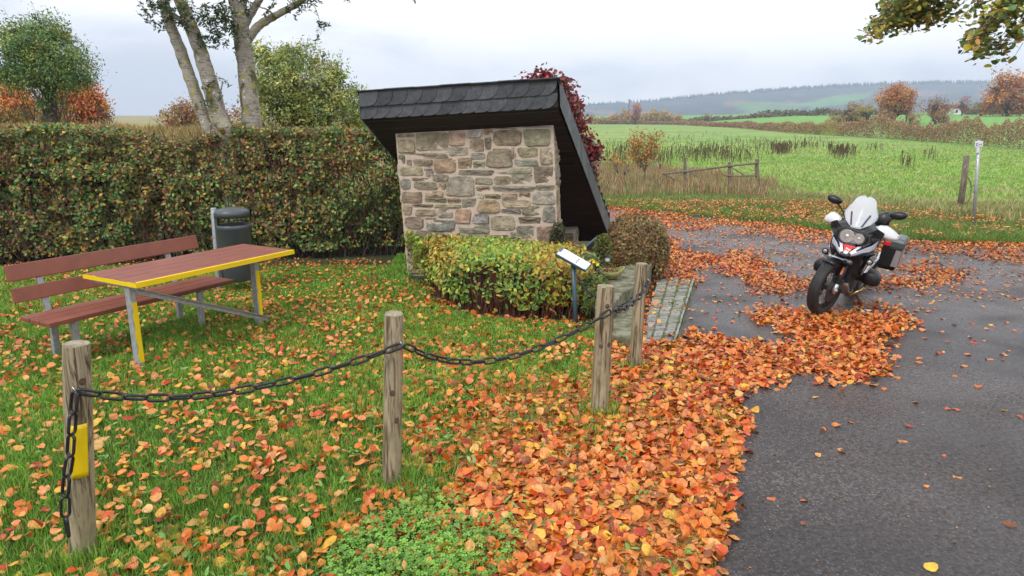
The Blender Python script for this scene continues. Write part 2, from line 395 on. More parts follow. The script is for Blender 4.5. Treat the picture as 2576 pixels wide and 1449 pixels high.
# ------------------------------------------------------------------ ground
BND = [(1490, 312), (1700, 314), (1850, 322), (2000, 336), (2150, 345), (2300, 355), (2450, 366), (2576, 378)]
_b = [G(*p) for p in BND]; BU = np.array([p.x/p.y for p in _b]); BY = np.array([p.y for p in _b])
def rowdepth(u): return np.interp(u, BU, BY)
def hz(x, y):
    x = np.asarray(x, float); y = np.asarray(y, float)
    u = np.where(y > 1, x/np.maximum(y, 1), 0); yb = rowdepth(u)
    sm = lambda t: np.clip(t, 0, 1)**2*(3-2*np.clip(t, 0, 1))
    bank = 1.86*sm((y-12.3)/9.)*sm((-.15-u)/.09)
    return np.maximum(np.clip(.021*(y-yb-4), 0, 5.2), bank)*(y > 1)
VERGE = ([1300, 1500, 1700, 1900, 2050, 2200, 2350, 2450, 2576], [462, 462, 468, 478, 505, 525, 532, 535, 545])
def make_ground():
    rings = [0]+list(np.geomspace(1.2, 1400, 300)); na = 640
    V = []; C = []
    th = np.linspace(0, 2*math.pi, na, endpoint=False)
    for r in rings:
        x = r*np.sin(th); y = r*np.cos(th); z = hz(x, y)
        V.append(np.c_[x, y, z])
    V = np.concatenate(V)
    px, py = PX(V); front = V[:, 1] > 2
    vl = np.interp(px, *VERGE)
    u = V[:, 0]/np.maximum(V[:, 1], 1); yb = rowdepth(u)
    lawn = np.array([.035, .05, .014]); field = np.array([.20, .33, .06]); far = np.array([.15, .34, .06]); dry = np.array([.33, .30, .12])
    C = np.tile(lawn, (len(V), 1))
    isf = ((py < vl) & front) | (V[:, 1] > 19)
    t = np.clip((vl-py+22*(vnoise(V[:, 0], V[:, 1], .35, 61)-.5))/58, 0, 1)[:, None]
    C = np.where(isf[:, None], dry*(1-t)*.62+field*t, C)
    nn = vnoise(V[:, 0], V[:, 1]*.45, .16, 3)*.4+vnoise(V[:, 0]*.4, V[:, 1], .5, 13)*.35+vnoise(V[:, 0]*.6, V[:, 1], 1.6, 23)*.25
    mixd = (np.clip((nn-.38)*2.6, 0, 1)*.55)[:, None]*(isf[:, None])
    C = C*(1-mixd)+dry*mixd
    C = C*(.82+.36*vnoise(V[:, 0]*.5, V[:, 1], .9, 27)[:, None])
    dk = np.clip((vnoise(V[:, 0]*.3, V[:, 1], .25, 29)-.5)*2, 0, .6)[:, None]*isf[:, None]; C = C*(1-dk)+np.array([.11, .27, .04])*dk
    beyond = (V[:, 1] > yb) & front
    onb = (u < -.17) & (V[:, 1] > 13); C = np.where(onb[:, None], np.array([.30, .26, .10])*(.6+.7*nn[:, None]), C)
    C = np.where((beyond & ~onb)[:, None], far, C)
    F_ = []
    for i in range(len(rings)-1):
        a = i*na; b = a+na; j = np.arange(na); k = (j+1) % na
        F_.append(np.c_[a+j, b+j, b+k]); F_.append(np.c_[a+j, b+k, a+k])
    o = npmesh('ground', V, np.concatenate(F_), C, mat('ground_soil_and_pasture', attr=True, rough=.95, var=.42, scale=.8, detail=14, lo=.3, hi=.7, bump=.5, bscale=12))
    return tag(o, kind='structure')
make_ground()

# ---- road
ROADPX = [(1800, 1449), (1815, 1380), (1835, 1290), (1842, 1200), (1855, 1110), (1868, 1050), (1845, 1000), (1780, 940), (1712, 862), (1703, 852),
          (1722, 790), (1745, 706), (1752, 690), (1690, 640), (1600, 590), (1500, 545), (1400, 528), (1400, 508),
          (1530, 524), (1700, 556), (1900, 572), (2060, 592), (2200, 606), (2400, 618), (2576, 622)]
ROAD = [G(*p) for p in ROADPX]
def road_poly():
    q = [(p.x, p.y) for p in ROAD]
    last = q[-1]; d = (q[-1][0]-q[-2][0], q[-1][1]-q[-2][1])
    q += [(last[0]+9, last[1]+.4), (last[0]+12, last[1]-6), (14, -6), (.6, -6), (.75, 1.0)]
    return q
RP = road_poly()
def flat_sheet(name, poly, z, m):
    import bmesh
    me = bpy.data.meshes.new(name); bm = bmesh.new()
    vs = [bm.verts.new((x, y, z)) for x, y in poly]; f = bm.faces.new(vs)
    bmesh.ops.triangulate(bm, faces=[f]); bmesh.ops.recalc_face_normals(bm, faces=bm.faces)
    if bm.faces[:][0].normal.z < 0: bmesh.ops.reverse_faces(bm, faces=bm.faces)
    bm.to_mesh(me); bm.free(); return link(name, me, m)
# densify the road edge with a ragged outline
rp2 = []
for i in range(len(RP)):
    a = np.array(RP[i]); b = np.array(RP[(i+1) % len(RP)]); n = max(1, min(40, int(np.linalg.norm(b-a)/.12)))
    for k in range(n):
        p = a+(b-a)*k/n; rp2.append(tuple(p+RNG.normal(0, .012, 2)))
tag(flat_sheet('road', rp2, .004, 'asphalt'), kind='structure')
def asphalt_extra():
    t = M['asphalt'].node_tree; b = t.nodes['Principled BSDF']; src = b.inputs['Base Color'].links[0].from_socket
    tcn = [n for n in t.nodes if n.type == 'TEX_COORD'][0]
    # pale aggregate chips, more of them in worn areas
    vo = t.nodes.new('ShaderNodeTexVoronoi'); vo.inputs['Scale'].default_value = 52; t.links.new(tcn.outputs['Object'], vo.inputs[0])
    no = t.nodes.new('ShaderNodeTexNoise'); no.inputs['Scale'].default_value = .8; no.inputs['Detail'].default_value = 3; t.links.new(tcn.outputs['Object'], no.inputs[0])
    mm = t.nodes.new('ShaderNodeMath'); mm.operation = 'MULTIPLY_ADD'; mm.inputs[1].default_value = -.8; mm.inputs[2].default_value = .45
    t.links.new(no.outputs[0], mm.inputs[0])
    ad = t.nodes.new('ShaderNodeMath'); ad.operation = 'ADD'; t.links.new(vo.outputs['Distance'], ad.inputs[0]); t.links.new(mm.outputs[0], ad.inputs[1])
    r = t.nodes.new('ShaderNodeValToRGB'); r.color_ramp.elements[0].position = .30; r.color_ramp.elements[0].color = (1, 1, 1, 1)
    r.color_ramp.elements[1].position = .46; r.color_ramp.elements[1].color = (0, 0, 0, 1); t.links.new(ad.outputs[0], r.inputs[0])
    vc = t.nodes.new('ShaderNodeMath'); vc.operation = 'GREATER_THAN'; vc.inputs[1].default_value = .6
    sp_ = t.nodes.new('ShaderNodeSeparateColor'); t.links.new(vo.outputs['Color'], sp_.inputs[0]); t.links.new(sp_.outputs[0], vc.inputs[0])
    mu = t.nodes.new('ShaderNodeMath'); mu.operation = 'MULTIPLY'; t.links.new(r.outputs[0], mu.inputs[0]); t.links.new(vc.outputs[0], mu.inputs[1])
    mi = t.nodes.new('ShaderNodeMix'); mi.data_type = 'RGBA'; t.links.new(mu.outputs[0], mi.inputs[0]); t.links.new(src, mi.inputs[6])
    mi.inputs[7].default_value = (.135, .115, .103, 1)
    n4 = t.nodes.new('ShaderNodeTexNoise'); n4.inputs['Scale'].default_value = .55; n4.inputs['Detail'].default_value = 5; n4.inputs['Distortion'].default_value = .6; t.links.new(tcn.outputs['Object'], n4.inputs[0])
    r4 = t.nodes.new('ShaderNodeValToRGB'); r4.color_ramp.elements[0].position = .38; r4.color_ramp.elements[0].color = (.60, .60, .62, 1); r4.color_ramp.elements[1].position = .62; r4.color_ramp.elements[1].color = (1.15, 1.12, 1.1, 1); t.links.new(n4.outputs[0], r4.inputs[0])
    m5 = t.nodes.new('ShaderNodeMix'); m5.data_type = 'RGBA'; m5.blend_type = 'MULTIPLY'; m5.inputs[0].default_value = 1; t.links.new(mi.outputs[2], m5.inputs[6]); t.links.new(r4.outputs[0], m5.inputs[7])
    t.links.new(m5.outputs[2], b.inputs['Base Color'])
asphalt_extra()

# ---- cobbles
def cobbles():
    a0, a1 = G(1612, 862), G(1700, 860); b0, b1 = G(1655, 703), G(1748, 703)
    mb = MB(); rows = 29
    base = MB(); base.add([(p.x, p.y, .006) for p in (a0, a1, b1, b0)], [(0, 1, 2, 3)])
    for i in range(rows):
        t0, t1 = i/rows, (i+1)/rows
        for j in range(3):
            o = (.0, .045, -.04)[j]+random.uniform(-.006, .006)
            s0, s1 = j/3.25+random.uniform(0, .012), (j+random.uniform(.84, .92))/3.25
            def P(s, t): p = (a0.lerp(a1, s)).lerp(b0.lerp(b1, s), t); return p
            q = [P(s0, t0+o/3), P(s1, t0+o/3), P(s1, t1-.24/rows+o/3), P(s0, t1-.24/rows+o/3)]
            q = [Vector((p.x+random.uniform(-.010, .010), p.y+random.uniform(-.010, .010), 0)) for p in q]
            c = sum(q, Vector())/4; h = random.uniform(.018, .03)
            g = random.uniform(.20, .36); mb.col = (g, g*.98, g*random.uniform(.76, .95))
            top = [Vector((c.x+(p.x-c.x)*.86, c.y+(p.y-c.y)*.86, h)) for p in q]
            mid = [Vector((p.x, p.y, h*.6)) for p in q]; bot = [Vector((p.x, p.y, -.02)) for p in q]
            mb.loft([bot, mid, top])
        # pale kerb set
    for i in range(15):
        t0, t1 = i/15, (i+.93)/15
        q = [(a0.lerp(a1, s)).lerp(b0.lerp(b1, s), t) for s, t in ((.945, t0), (1.0, t0), (1.0, t1), (.945, t1))]
        q = [Vector((p.x+random.uniform(-.004, .004), p.y, 0)) for p in q]
        g = random.uniform(.24, .36); mb.col = (g, g, g*.97)
        mb.loft([[Vector((p.x, p.y, -.02)) for p in q], [Vector((p.x, p.y, .028)) for p in q]])
    base.build('sett_bedding', mat('sandy_joints', (.13, .15, .05), .95, col2=(.06, .11, .025), scale=14)).__setitem__('kind', 'structure')
    o = mb.build('cobblestone_strip', 'cobble', colors=True, smooth=False); tag(o, kind='structure')
cobbles()

# ---- hills
def hills():
    prof = [(-2500, 306), (1000, 303), (1250, 285), (1480, 266), (1600, 258), (1800, 238), (2000, 222), (2200, 212), (2420, 208), (2500, 203), (2576, 199), (3400, 190), (6000, 200)]
    px = np.array([p[0] for p in prof], float); ty = np.array([p[1] for p in prof], float)
    na, nr = 620, 46; az = np.linspace(-3000, 5200, na)
    u = (az-1288)/F; V = np.zeros((nr, na, 3))
    for i in range(nr):
        t = i/(nr-1); Y = 1250+1150*t
        h = np.array([D(1288, y, 2400).z for y in np.interp(az, px, ty)])
        wav = vnoise(u*8, np.full(na, t*3.), 1.5, 4)-.5
        z = -12+(h+6)*(t**1.25)+wav*26*math.sin(math.pi*min(1, t*1.02))
        z += (vnoise(az*.11, np.full(na, t*60), 1, 8)*7+vnoise(az*.5, np.full(na, t*90), 1, 9)*6)
        V[i, :, 0] = u*Y*1.0; V[i, :, 1] = Y; V[i, :, 2] = z
    V = V.reshape(-1, 3); qx = V[:, 0]/V[:, 1]; T_ = np.repeat(np.linspace(0, 1, nr), na)
    n1 = vnoise(qx*10, T_*5, 1., 5); n2 = vnoise(qx*26, T_*10, 1., 6); n3 = vnoise(qx*160, T_*45, 1., 7)
    C = np.tile(np.array([.022, .045, .040]), (len(V), 1))
    au = (n2*.6+n1*.4+n3*.18 > .62)[:, None] & (T_ < .8)[:, None]; C = np.where(au, np.array([.20, .11, .06]), C)
    C *= (.7+.6*n3)[:, None]
    fl = ((n1 > .70) & (T_ > .1) & (T_ < .6)); C = np.where(fl[:, None], np.array([.09, .22, .04]), C)
    hx, hy = PX(V)
    g = inpoly(hx, hy, [(2010, 262), (2070, 246), (2110, 238), (2190, 234), (2180, 248), (2120, 262), (2050, 270)])
    C = np.where(g[:, None], np.array([.09, .28, .05]), C)
    i = np.arange(nr-1)[:, None]*na; j = np.arange(na-1)[None]; a = (i+j).ravel()
    T = np.concatenate([np.c_[a, a+1, a+na+1], np.c_[a, a+na+1, a+na]])
    tag(npmesh('hills', V, T, C, mat('hill_forest', attr=True, rough=1, var=.3, scale=.02)), kind='structure')
    # spruce tops along the skyline
    n = 3000; a = RNG.uniform(1300, 3300, n); Y = 2400+RNG.uniform(-60, 10, n)
    zt = np.array([D(1288, y, 2400).z for y in np.interp(a, px, ty)])-8
    P = np.c_[(a-1288)/F*Y, Y, zt-6]; v = np.array([(-.25, 0, 0), (.25, 0, 0), (0, 0, 1), (0, -.25, 0), (0, .25, 0)], float); f = np.array([(0, 1, 2), (3, 4, 2)])
    Rm = np.tile(np.eye(3), (n, 1, 1)); o = scatter('distant_forest', P, Rm, RNG.uniform(14, 26, n), palette(n, [(.02, .05, .035)], [1]), (v, f), 'leaf')
    tag(o, kind='stuff', label='dark conifer forest along the crest of the far blue hills', cat='forest')
hills()

def haze():
    mb = MB(); mb.box((300, 1150, 80), (7000, 3200, 186)); o = mb.build('haze', None or mat('hz_tmp'))
    m = bpy.data.materials.new('valley_haze'); m.use_nodes = True; t = m.node_tree; t.nodes.clear()
    oo = t.nodes.new('ShaderNodeOutputMaterial'); pv = t.nodes.new('ShaderNodeVolumePrincipled')
    pv.inputs['Color'].default_value = (.70, .84, 1, 1); pv.inputs['Density'].default_value = .00046; pv.inputs['Anisotropy'].default_value = .0
    t.links.new(pv.outputs[0], oo.inputs['Volume']); o.data.materials.clear(); o.data.materials.append(m)
    tag(o, 'pale blue haze over the far valley and hills', 'haze', kind='stuff')
haze()
# ------------------------------------------------------------------ stone hut with leaning slate roof
HB = Vector((.568, 9.129, 2.689)); HTH, HRO = .189, .053
def hut():
    ex = Vector((math.cos(HTH)*math.cos(HRO), -math.sin(HTH)*math.cos(HRO), math.sin(HRO)))
    ey = Vector((math.sin(HTH), math.cos(HTH), 0)); ez = ex.cross(ey)
    m = Matrix((ex, ey, ez)).transposed()
    t = thing('stone_shelter', HB-ez*2.689, 'small rubble stone wayside shelter under a steep leaning slate roof', 'shelter', rot=m.to_euler())
    ZT = 2.689; W, Lr, S, TH, O, A, Bq, E_, GG = 2.646, 2.70, .80, .335, .266, 2.307, .102, .47, .2
    und = lambda y: ZT-TH-S*y
    # wall: mortar body with a sloping top under the roof
    wt = .42; y0, y1 = O, O+wt; zt0, zt1 = und(y0)-.004, und(y1)-.004
    mb = MB(); mb.loft([[Vector((-A, y0, -.3)), Vector((-Bq, y0, -.3)), Vector((-Bq, y1, -.3)), Vector((-A, y1, -.3))],
                        [Vector((-A, y0, zt0)), Vector((-Bq, y0, zt0)), Vector((-Bq, y1, zt1)), Vector((-A, y1, zt1))]])
    wall = mb.build('wall', 'mortar', t)
    tan, brn, oli, gry, blu, red, lt, org = (.42, .335, .22), (.28, .20, .135), (.32, .27, .165), (.27, .235, .185), (.26, .26, .23), (.33, .20, .135), (.48, .44, .34), (.38, .26, .14)
    mute = lambda c: tuple(q*.62+w_*.38 for q, w_ in zip(c, (.34, .285, .205)))
    tan, brn, oli, gry, blu, red, lt, org = map(mute, (tan, brn, oli, gry, blu, red, lt, org))
    ST = [(432,540,500,568,tan),(508,540,570,568,gry),(430,582,578,678,tan),(583,530,835,665,oli),(830,522,955,628,tan),(958,510,1072,575,lt),(1090,505,1160,556,brn),
    (1168,500,1330,514,gry),(1335,492,1570,506,gry),(1155,518,1365,630,brn),(1380,512,1574,632,tan),(830,634,978,696,lt),(985,580,1088,668,brn),(1095,568,1145,655,gry),
    (1287,640,1325,714,gry),(1337,640,1480,705,brn),(1492,638,1584,755,tan),(510,678,820,716,gry),(443,690,503,760,gry),(515,725,552,762,gry),(565,722,708,768,brn),(720,714,887,816,red),
    (900,710,1003,790,org),(998,675,1100,722,blu),(1010,735,1100,788,gry),(1106,642,1292,780,oli),(1310,720,1476,768,blu),(455,770,638,842,tan),(645,776,705,798,gry),(660,806,692,840,gry),(699,808,718,836,gry),
    (560,853,695,875,brn),(708,832,825,880,brn),(903,797,1155,834,gry),(1177,780,1430,822,gry),(1448,768,1586,888,red),(467,862,547,935,blu),(570,882,745,938,brn),(755,890,808,936,tan),
    (812,840,1018,985,lt),(1022,848,1150,900,gry),(1160,838,1285,902,brn),(1292,825,1433,893,lt),(1030,910,1133,950,red),(1152,908,1440,950,gry),(1460,897,1590,935,gry),
    (475,955,635,1040,brn),(650,948,790,990,brn),(650,998,812,1028,oli),(820,1000,920,1038,red),(928,998,1030,1063,gry),(1030,962,1085,1000,lt),(1215,958,1330,998,tan),(1340,952,1420,993,red),
    (1436,940,1592,1035,lt),(1040,1006,1205,1100,org),(1092,966,1205,1004,org),(1220,1005,1418,1060,tan),(560,1043,712,1070,gry),(722,1046,920,1068,brn),(487,1048,555,1125,brn),(583,1083,738,1125,tan),
    (748,1078,865,1140,gry),(873,1078,993,1180,org),(1003,1105,1125,1180,blu),(1212,1068,1352,1105,gry),(1365,1045,1497,1115,oli),(1505,1045,1596,1165,blu),(1137,1118,1310,1228,oli),
    (1335,1124,1490,1175,brn),(492,1140,645,1230,brn),(650,1130,735,1152,gry),(657,1158,880,1243,blu),(898,1190,1127,1250,gry),(1320,1190,1450,1282,gry),(1275,1236,1315,1282,gry),(1462,1190,1600,1318,red),
    (507,1240,570,1335,tan),(577,1238,800,1298,gry),(820,1262,912,1292,gry),(920,1258,1087,1300,tan),(1093,1258,1265,1300,brn),(1345,1294,1458,1322,gry)]
    y = 1325
    rr = random.Random(3)
    while y < 1570:
        h = rr.uniform(45, 80); x = 515
        while x < 1590:
            wd = min(rr.uniform(80, 230), 1605-x)
            if wd > 30: ST.append((x, y, x+wd-14, y+h-14, rr.choice([tan, brn, gry, oli, blu])))
            x += wd
        y += h
    mb = MB(); k = .00193
    def stone(mb, quad, col, nrm, rnd):
        """quad: 4 corners (Vector) of the joint outline, anticlockwise"""
        c = sum(quad, Vector())/4; e1 = (quad[1]-quad[0]); e2 = (quad[3]-quad[0]); a, b = e1.length/2, e2.length/2
        X = e1.normalized(); Y = e2.normalized(); n = 18; ring = []
        p = rnd.uniform(3.6, 9); sk = rnd.uniform(-.10, .10); tp = rnd.uniform(-.10, .10)
        for i in range(n):
            th = 2*math.pi*(i+.5)/n; cx = math.copysign(abs(math.cos(th))**(2/p), math.cos(th)); sy = math.copysign(abs(math.sin(th))**(2/p), math.sin(th))
            j = 1+rnd.uniform(-.05, .04)
            ring.append((a*(cx*(1+tp*sy)+sk*sy*.5)*j, b*sy*j*(1+rnd.uniform(-.04, .04))))
        g = rnd.uniform(.68, 1.12); mb.col = tuple(min(.9, q*g*rnd.uniform(.93, 1.07)) for q in col)
        pr = rnd.uniform(.008, .020); tx, ty = rnd.uniform(-.012, .012), rnd.uniform(-.012, .012)
        rings = []
        m_ = min(a, b)
        for s_, h_ in ((1, -.012), (.985, .35*pr), (.93, .9*pr), (.6, pr), (.25, pr*1.05)):
            rg = []
            for (u, v) in ring:
                l = math.hypot(u, v); f = 1-(1-s_)*(m_/max(l, 1e-4))*1.2 if s_ > .9 else s_
                rg.append(c+X*u*f+Y*v*f+nrm*(h_+(tx*u/a+ty*v/b if h_ > 0 else 0)+(rnd.uniform(-.0045, .0045) if h_ > 0 else 0)))
            rings.append(rg)
        mb.loft(rings, cap=True)
    rnd = random.Random(11)
    for (x0, ya, x1, yb, col) in ST:
        def P(x, y_):
            xl = 427+(y_-540)*.098; xr = 1590+(y_-490)*.022; u = (x-xl)/(xr-xl); yt = 540-50*u
            return Vector((-A+u*(A-Bq), y0, zt0-.005-(y_-yt)*k))
        q = [P(x0, yb), P(x1, yb), P(x1, ya), P(x0, ya)]
        for p in q: p.x = min(max(p.x, -A+.006), -Bq-.004); p.z = min(p.z, zt0-.006)
        stone(mb, q, col, Vector((0, -1, 0)), rnd)
    # right end face (quoins seen edge on) and left end face
    for xs, nx in ((-Bq, 1), (-A, -1)):
        z = -.2
        while z < 2.05:
            h = rnd.uniform(.12, .24); cut = rnd.uniform(.3, .7) if rnd.random() < .5 else 1.0
            yy = y0+.01
            for (f0, f1) in (((0, cut), (cut, 1)) if cut < 1 else ((0, 1),)):
                ya_, yb_ = y0+.008+f0*(wt-.02), y0+f1*(wt-.02)
                zt_ = min(z+h-.02, und(yb_)-.02)
                if zt_-z < .04: continue
                q = [Vector((xs, ya_, z)), Vector((xs, yb_, z)), Vector((xs, yb_, zt_)), Vector((xs, ya_, zt_))]
                if nx < 0: q = [q[1], q[0], q[3], q[2]]
                stone(mb, q, rnd.choice([lt, tan, brn, org, lt]), Vector((nx, 0, 0)), rnd)
            z += h
    mb.build('rubble_stones', 'stone', wall, colors=True, smooth=False)
    # roof slab
    def xe(side, y): return (E_*y/Lr if side > 0 else -W-.12*y/Lr*0+GG*y*(.0))
    def RL(y, z): return Vector((-W+GG*.9*y*(0 if y > 9 else 1), y, z))
    mb = MB()
    ring = lambda y: [Vector((-W+.2*y, y, ZT-S*y-TH)), Vector((E_*y/Lr, y, ZT-S*y-TH)), Vector((E_*y/Lr, y, ZT-S*y)), Vector((-W+.2*y, y, ZT-S*y))]
    mb.loft([ring(y) for y in np.linspace(0, Lr, 9)])
    roof = mb.build('roof', 'darkwood', t)
    # soffit boards, proud ribs
    sb = MB()
    for y in np.arange(.05, Lr-.05, .135):
        a = ring(y); b = ring(y+.122)
        sb.loft([[a[0]+Vector((.01, 0, -.012)), a[1]+Vector((-.01, 0, -.012)), a[1]+Vector((-.01, 0, .003)), a[0]+Vector((.01, 0, .003))],
                 [b[0]+Vector((.01, 0, -.012)), b[1]+Vector((-.01, 0, -.012)), b[1]+Vector((-.01, 0, .003)), b[0]+Vector((.01, 0, .003))]])
    sb.build('soffit_boards', 'darkwood', roof)
    # slates
    rs = random.Random(5)
    def scol(mb): g = rs.uniform(.045, .085); mb.col = (g*.94, g, g*1.12)
    def slate(mb, o, X, Y, n, wd, h, cr, lift):
        """o top-left, X right, Y down; bottom right corner rounded by radius cr; Y edge lifted"""
        pts = [(0, 0), (wd, 0)]
        for i in range(8):
            a = math.pi/2*i/7; pts.append((wd-cr*(1-math.cos(a)), h-cr*(1-math.sin(a)) if i else h-cr))
        pts.append((-.03, h))
        P3 = [o+X*u+Y*v+n*(.004+lift*v/h+.006*u/wd) for u, v in pts]
        scol(mb); mb.prism(P3, -n*.006)
    # top course is laid last so it covers the lower course
    fas = MB(); n = Vector((0, -1, 0)); Xv = Vector((1, 0, 0)); Yv = Vector((0, 0, -1))
    nb = 15; wd = W/nb
    for i in range(nb):
        x = -W+i*wd
        slate(fas, Vector((x, -.004-.0015*(nb-i)*.3, ZT-.165)), Xv, Yv, n, min(wd*1.35, -x+.004) if i == nb-1 else wd*1.32 if x+wd*1.32 < 0 else -x, .182, min(.16, wd*.9), .006)
    nb = 13; wd = W/nb
    for i in range(nb-1, -1, -1):
        x = -W+i*wd
        slate(fas, Vector((x, -.013-.0022*(nb-i), ZT+.012)), Xv, Yv, n, wd*1.28 if x+wd*1.28 < 0 else -x, .195, min(.15, wd*.9), .006)
    fas.build('fascia_slates', 'slate', roof, colors=True)
    cap = MB(); scol(cap)
    for i in range(7):
        x0 = -W-.03+i*(W+.05)/7; x1 = x0+(W+.05)/7+.03
        scol(cap); cap.loft([[Vector((x, -.075, ZT+.014+.004*(i % 2))), Vector((x, -.075, ZT+.026+.004*(i % 2))), Vector((x, .30, ZT+.03-S*.30+.004*(i % 2)+.012)), Vector((x, .30, ZT+.018-S*.3+.004*(i % 2)))] for x in (x0, x1)])
    cap.build('ridge_slates', 'slate', roof, colors=True)
    for side in (1, -1):
        vm = MB(); ln = math.hypot(Lr, S*Lr); d = Vector((E_/Lr if side > 0 else .2, 1, -S)).normalized()
        nn = 19; hgt = TH+.012
        o0 = Vector((0 if side > 0 else -W, 0, ZT)); nx = Vector((side, 0, 0)); perp = Vector((0, -S, -1)).normalized()
        hp = TH*math.cos(math.atan(S))
        for i in range(nn-1, -1, -1):
            q = o0+d*(ln*1.01)*i/nn; w_ = ln/nn*1.25
            pts = [q+Vector((0, 0, .012)), q+d*w_+Vector((0, 0, .012)), q+d*w_+Vector((0, 0, -hgt*.86)), q+d*w_*.82+Vector((0, 0, -hgt)), q+d*w_*.3+Vector((0, 0, -hgt)), q+Vector((0, 0, -hgt*.97))]
            if i == 0: pts[0].y += 0.0
            scol(vm); vm.col = tuple(q_*1.7 for q_ in vm.col); vm.prism([p+nx*(.006+.0016*(nn-i)) for p in pts], -nx*.005)  # same slate, colour lightened to stand in for sky light on the verge
        vm.build('verge_slates', 'slate', roof, colors=True)
        # thin slate edge strip lying on top of the verge
    # slate field on the upper side
    tp = MB(); rows, cols = 17, 15; d = Vector((0, 1, -S)); up = Vector((0, S, 1)).normalized()
    for r_ in range(rows-1, -1, -1):
        y = Lr*r_/rows; yn = Lr*(r_+1.25)/rows
        xa, xb = -W-.04+.2*y, E_*y/Lr+.045; cw = (xb-xa)/cols
        for c_ in range(cols):
            x = xa+(c_+(.5 if r_ % 2 else 0)*0)*cw
            yy = min(yn, Lr+.05)
            q = [Vector((x, y, ZT-S*y)), Vector((x+cw*.985, y, ZT-S*y)), Vector((x+cw*.985, yy-.05, ZT-S*(yy-.05))), Vector((x+cw*.7, yy, ZT-S*yy)), Vector((x, yy, ZT-S*yy))]
            scol(tp); tp.prism([p+up*(.012+.006*rs.random()+ (.010 if i >= 2 else 0)) for i, p in enumerate(q)], -up*.006)
    tp.build('roof_slates', 'slate', roof, colors=True)
    # low stone wall below the open side and back
    lw = MB(); lm = MB()
    lm.box((-.28, 2.02, .16), (.5, .62, .62)); lwm = lm.build('low_wall', 'mortar', t)
    st = MB(); rnd = random.Random(9)
    for (x0, x1) in ((-.53, -.30), (-.28, -.03)):
        for (za, zb) in ((.30, .462), (.12, .28), (-.1, .1)):
            stone(st, [Vector((x0, 1.71, za)), Vector((x1, 1.71, za)), Vector((x1, 1.71, zb)), Vector((x0, 1.71, zb))], rnd.choice([gry, brn, tan]), Vector((0, -1, 0)), rnd)
    for (y_a, y_b) in ((1.72, 2.0), (2.02, 2.32)):
        for (za, zb) in ((.28, .46), (.05, .26)):
            stone(st, [Vector((-.03, y_a, za)), Vector((-.03, y_b, za)), Vector((-.03, y_b, zb)), Vector((-.03, y_a, zb))], rnd.choice([gry, brn, tan]), Vector((1, 0, 0)), rnd)
    st.build('rubble_stones', 'stone', lwm, colors=True)
    return t
hut()

# ------------------------------------------------------------------ posts and chains
def post(base, top, r, seed, label, tape=None):
    rnd = random.Random(seed); base = Vector(base); top = Vector(top); lean = top-base
    t = thing('wooden_post', base, label, 'post', 'round wooden posts carrying the chain')
    rings = []; n = 20; segs = 16; ph = [rnd.uniform(0, 6.28) for _ in range(3)]
    for i in range(segs+1):
        f = i/segs; z_ = -.25+(lean.z+.25)*f; c = Vector((lean.x*z_/lean.z, lean.y*z_/lean.z, z_)); k = 1.03-.05*f
        if i == segs: k *= .96
        rings.append([c+Vector((math.cos(a), math.sin(a), 0))*r*k*(1+.022*math.sin(3*a+ph[0]+f*2)+.014*math.sin(7*a+ph[1]+3*f)+rnd.uniform(-.006, .006)) for a in [2*math.pi*j/n for j in range(n)]])
    mb = MB(); mb.loft(rings, cap=False)
    body = mb.build('shaft', 'wood', t, smooth=True)
    c = rings[-1]; cc = sum(c, Vector())/n; tilt = Vector((rnd.uniform(-.06, .06), rnd.uniform(-.06, .06), 0))
    mb = MB(); top_in = [cc+(p-cc)*.93+Vector((0, 0, .006+(p-cc).dot(tilt))) for p in c]
    mb.loft([c, top_in]); mb.build('end_grain', 'woodtop', body, smooth=False)
    return t
PB = [G(208, 1400), G(985, 1215), G(1507, 1035), G(1597, 922)]
PT = [D(192, 866, 3.15), D(991, 790, 3.90), D(1524, 720, 4.99), D(1614, 664, 6.0)]
PR = [.062, .0575, .068, .054]
plab = ['round wooden post with the yellow tape strip, nearest at far left', 'round wooden post in the middle of the leafy lawn where two chain spans meet',
        'pale round wooden post with a knot, in front of the mossy stone ledge', 'round wooden post farthest along the chain, beside the cobbled strip']
posts = [post(PB[i], PT[i], PR[i], 20+i, plab[i]) for i in range(4)]
def knots():
    for ob, z, da in ((posts[1], .62, -.1), (posts[1], .44, .45), (posts[2], .55, -.2), (posts[2], .56, .75), (posts[2], .86, .3), (posts[3], .68, -.3), (posts[0], .98, .3)):
        i = posts.index(ob); b, tp = PB[i], PT[i]; ang = math.atan2(-b.y, -b.x)+da; d = Vector((math.cos(ang), math.sin(ang), 0)); L_ = tp-b
        c = Vector((L_.x*z/L_.z, L_.y*z/L_.z, z))+d*(PR[i]*1.005); m4 = Matrix.Translation(c) @ d.to_track_quat('Z', 'Y').to_matrix().to_4x4()
        mb = MB(); mb.lathe([(.001, .0035), (.006, .003), (.010, .0005), (.013, .003), (.017, -.004)], 14, m4 @ Matrix.Diagonal((1, 1.25, 1, 1)), cap=False); mb.build('knot', 'knot', ob, smooth=True)
knots()
# yellow tape on the first post: a bent strip following the round shaft
def tape():
    b, tp = PB[0], PT[0]; mb = MB(); rows = 10
    toc = math.atan2(-b.y, -b.x)
    for i in range(rows):
        pass
    rings = []
    for i in range(rows+1):
        f = .415+.245*i/rows; c = Vector(((tp-b).x*f, (tp-b).y*f, (tp-b).z*f))
        rings.append([c+Vector((math.cos(toc+a), math.sin(toc+a), 0))*(PR[0]*1.03+.0035) for a in np.linspace(-.62, .50, 9)])
    mb.loft(rings, cap=False, close=False); o = mb.build('yellow_tape_strip', 'yellow', posts[0], smooth=True)
    s = o.modifiers.new('solid', 'SOLIDIFY'); s.thickness = .0015
tape()

